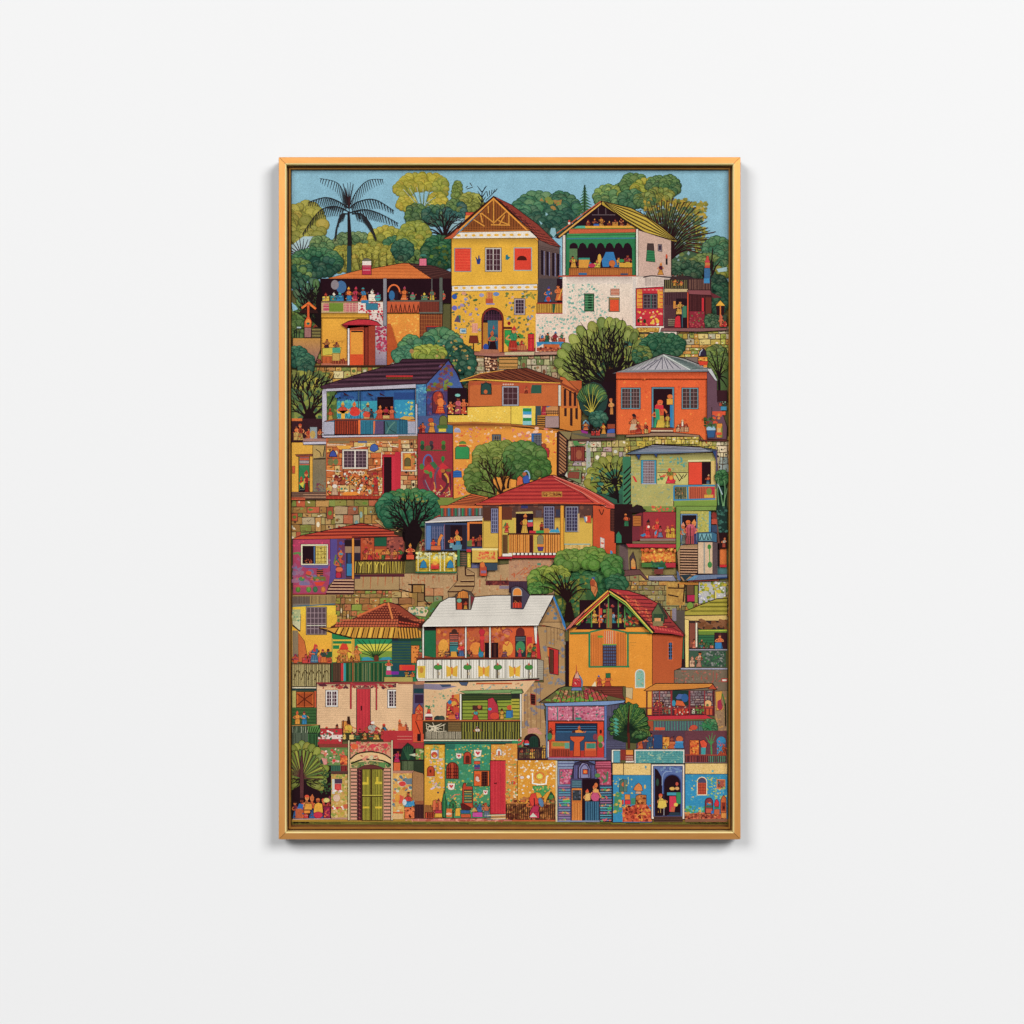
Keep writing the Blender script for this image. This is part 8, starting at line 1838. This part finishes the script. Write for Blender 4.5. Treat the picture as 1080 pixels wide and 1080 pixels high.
E('c8503c', 485, 465, 14, 18); E('e0b050', 440, 510, 26, 16, o=2); E('d8a060', 487, 508, 20, 16); R('3a98b0', 390, 545, 480, 575, o=2); R('2f8a58', 480, 545, 522, 655); P('d83450', 412, 730, 412, 580, 475, 580, 480, 640, 462, 730, o=2); P('c8603c', 425, 730, 430, 680, 465, 680, 462, 730); E('e0c048', 475, 662, 20, 18); P('2a3a48', 400, 765, 420, 735, 510, 735, 515, 765)
R('6a4a40', 265, 775, 540, 825); hl('3a2420', 5, 265, 780, 540, 822, 4)
arch('c04a2c', 678, 400, 768, 570, o=8, oc='e8dcb8'); P('4a4a68', 682, 455, 685, 425, 722, 405, 758, 425, 764, 455); vl('8a3020', 4, 685, 460, 762, 566, 5); hl('8a3020', 4, 685, 460, 762, 566, 4)
R('a85040', 865, 425, 940, 510, o=8, oc='d8862c'); R('4a6a78', 872, 432, 895, 470); dabs(['7a3a34', 'c86a50'], 870, 430, 936, 506, 12, 7, 14)
dabs(['a8b850', 'd8c050', '7ab888'], 620, 400, 680, 620, 12, 4, 9); dabs(['c8c050', '8ab870', '5a9a70'], 770, 400, 860, 600, 40, 4, 11, 2); dabs(['c8c050', '8ab870'], 850, 500, 955, 620, 20, 5, 12, 2)
dabs(['7aa048', 'c8b848', '4a9a5a', '5ac0b0'], 570, 680, 750, 750, 34, 9, 20); P('c05a3c', 562, 750, 740, 735, 840, 760, 955, 740, 955, 825, 562, 825); dabs(['d8704a', '5a2420', 'b84a30', '8a3c2c', 'd88a4a'], 565, 740, 950, 822, 110, 7, 16); vl('6a2420', 4, 570, 750, 840, 790, 22)
arch('8a3440', 752, 598, 825, 745, o=4); E('2f88b0', 790, 655, 24, 12); E('e0702c', 795, 645, 12, 9); R('2f6a5a', 760, 670, 822, 690); R('c85a3c', 762, 700, 820, 740); R('2f70c0', 810, 720, 832, 748)
P('d8283c', 838, 660, 850, 620, 866, 608, 885, 640, 882, 680, 845, 682, o=3); E('3f7a4a', 864, 692, 26, 10); R('c86038', 838, 705, 890, 760, o=2); P('c8602c', 900, 740, 900, 620, 925, 570, 952, 600, 955, 740, o=3); R('8a3020', 908, 640, 945, 720); E('2a1418', 930, 690, 8, 16); R('e0903c', 905, 740, 955, 790, o=2)
P('8a5a44', 562, 800, 965, 795, 965, 822, 562, 826)
item('printed_signature', 'illegible black scribbled signature in the bottom left corner of the print')
T(0, 5)
for i in range(17): L('181008', 6, 84+i*9, 830+R_.uniform(-5, 3), 90+i*9, 838+R_.uniform(-3, 5))
item('printed_signature', 'longer illegible black scribbled signature in the bottom right corner')
T(3, 5)
for i in range(32): 
    x = 610+i*11
    if i not in (1, 3): L('181008', 6, x, 834+R_.uniform(-5, 3), x+7, 842+R_.uniform(-3, 5))

settle()

# ------------------------------------------------------------------ turn the painted items into meshes
for it in _items:
    if not it['f']: continue
    me = bpy.data.meshes.new(it['name']); me.from_pydata(it['v'], [], it['f'])
    me.materials.append(M_INK)
    ca = me.color_attributes.new('ink', 'FLOAT_COLOR', 'CORNER')
    buf = np.ones((len(me.loops), 4), dtype=np.float32)
    buf[:, :3] = np.array(it['c'], dtype=np.float32)
    ca.data.foreach_set('color', buf.ravel()); me.update()
    o = bpy.data.objects.new(it['name'], me); sc.collection.objects.link(o)
    o.parent = cv; o['label'] = it['label']
open('/tmp/ink.txt', 'w').write(str((int(HG.max()), sum(len(i['f']) for i in _items))))
print('ink layers', int(HG.max()), 'faces', sum(len(i['f']) for i in _items))
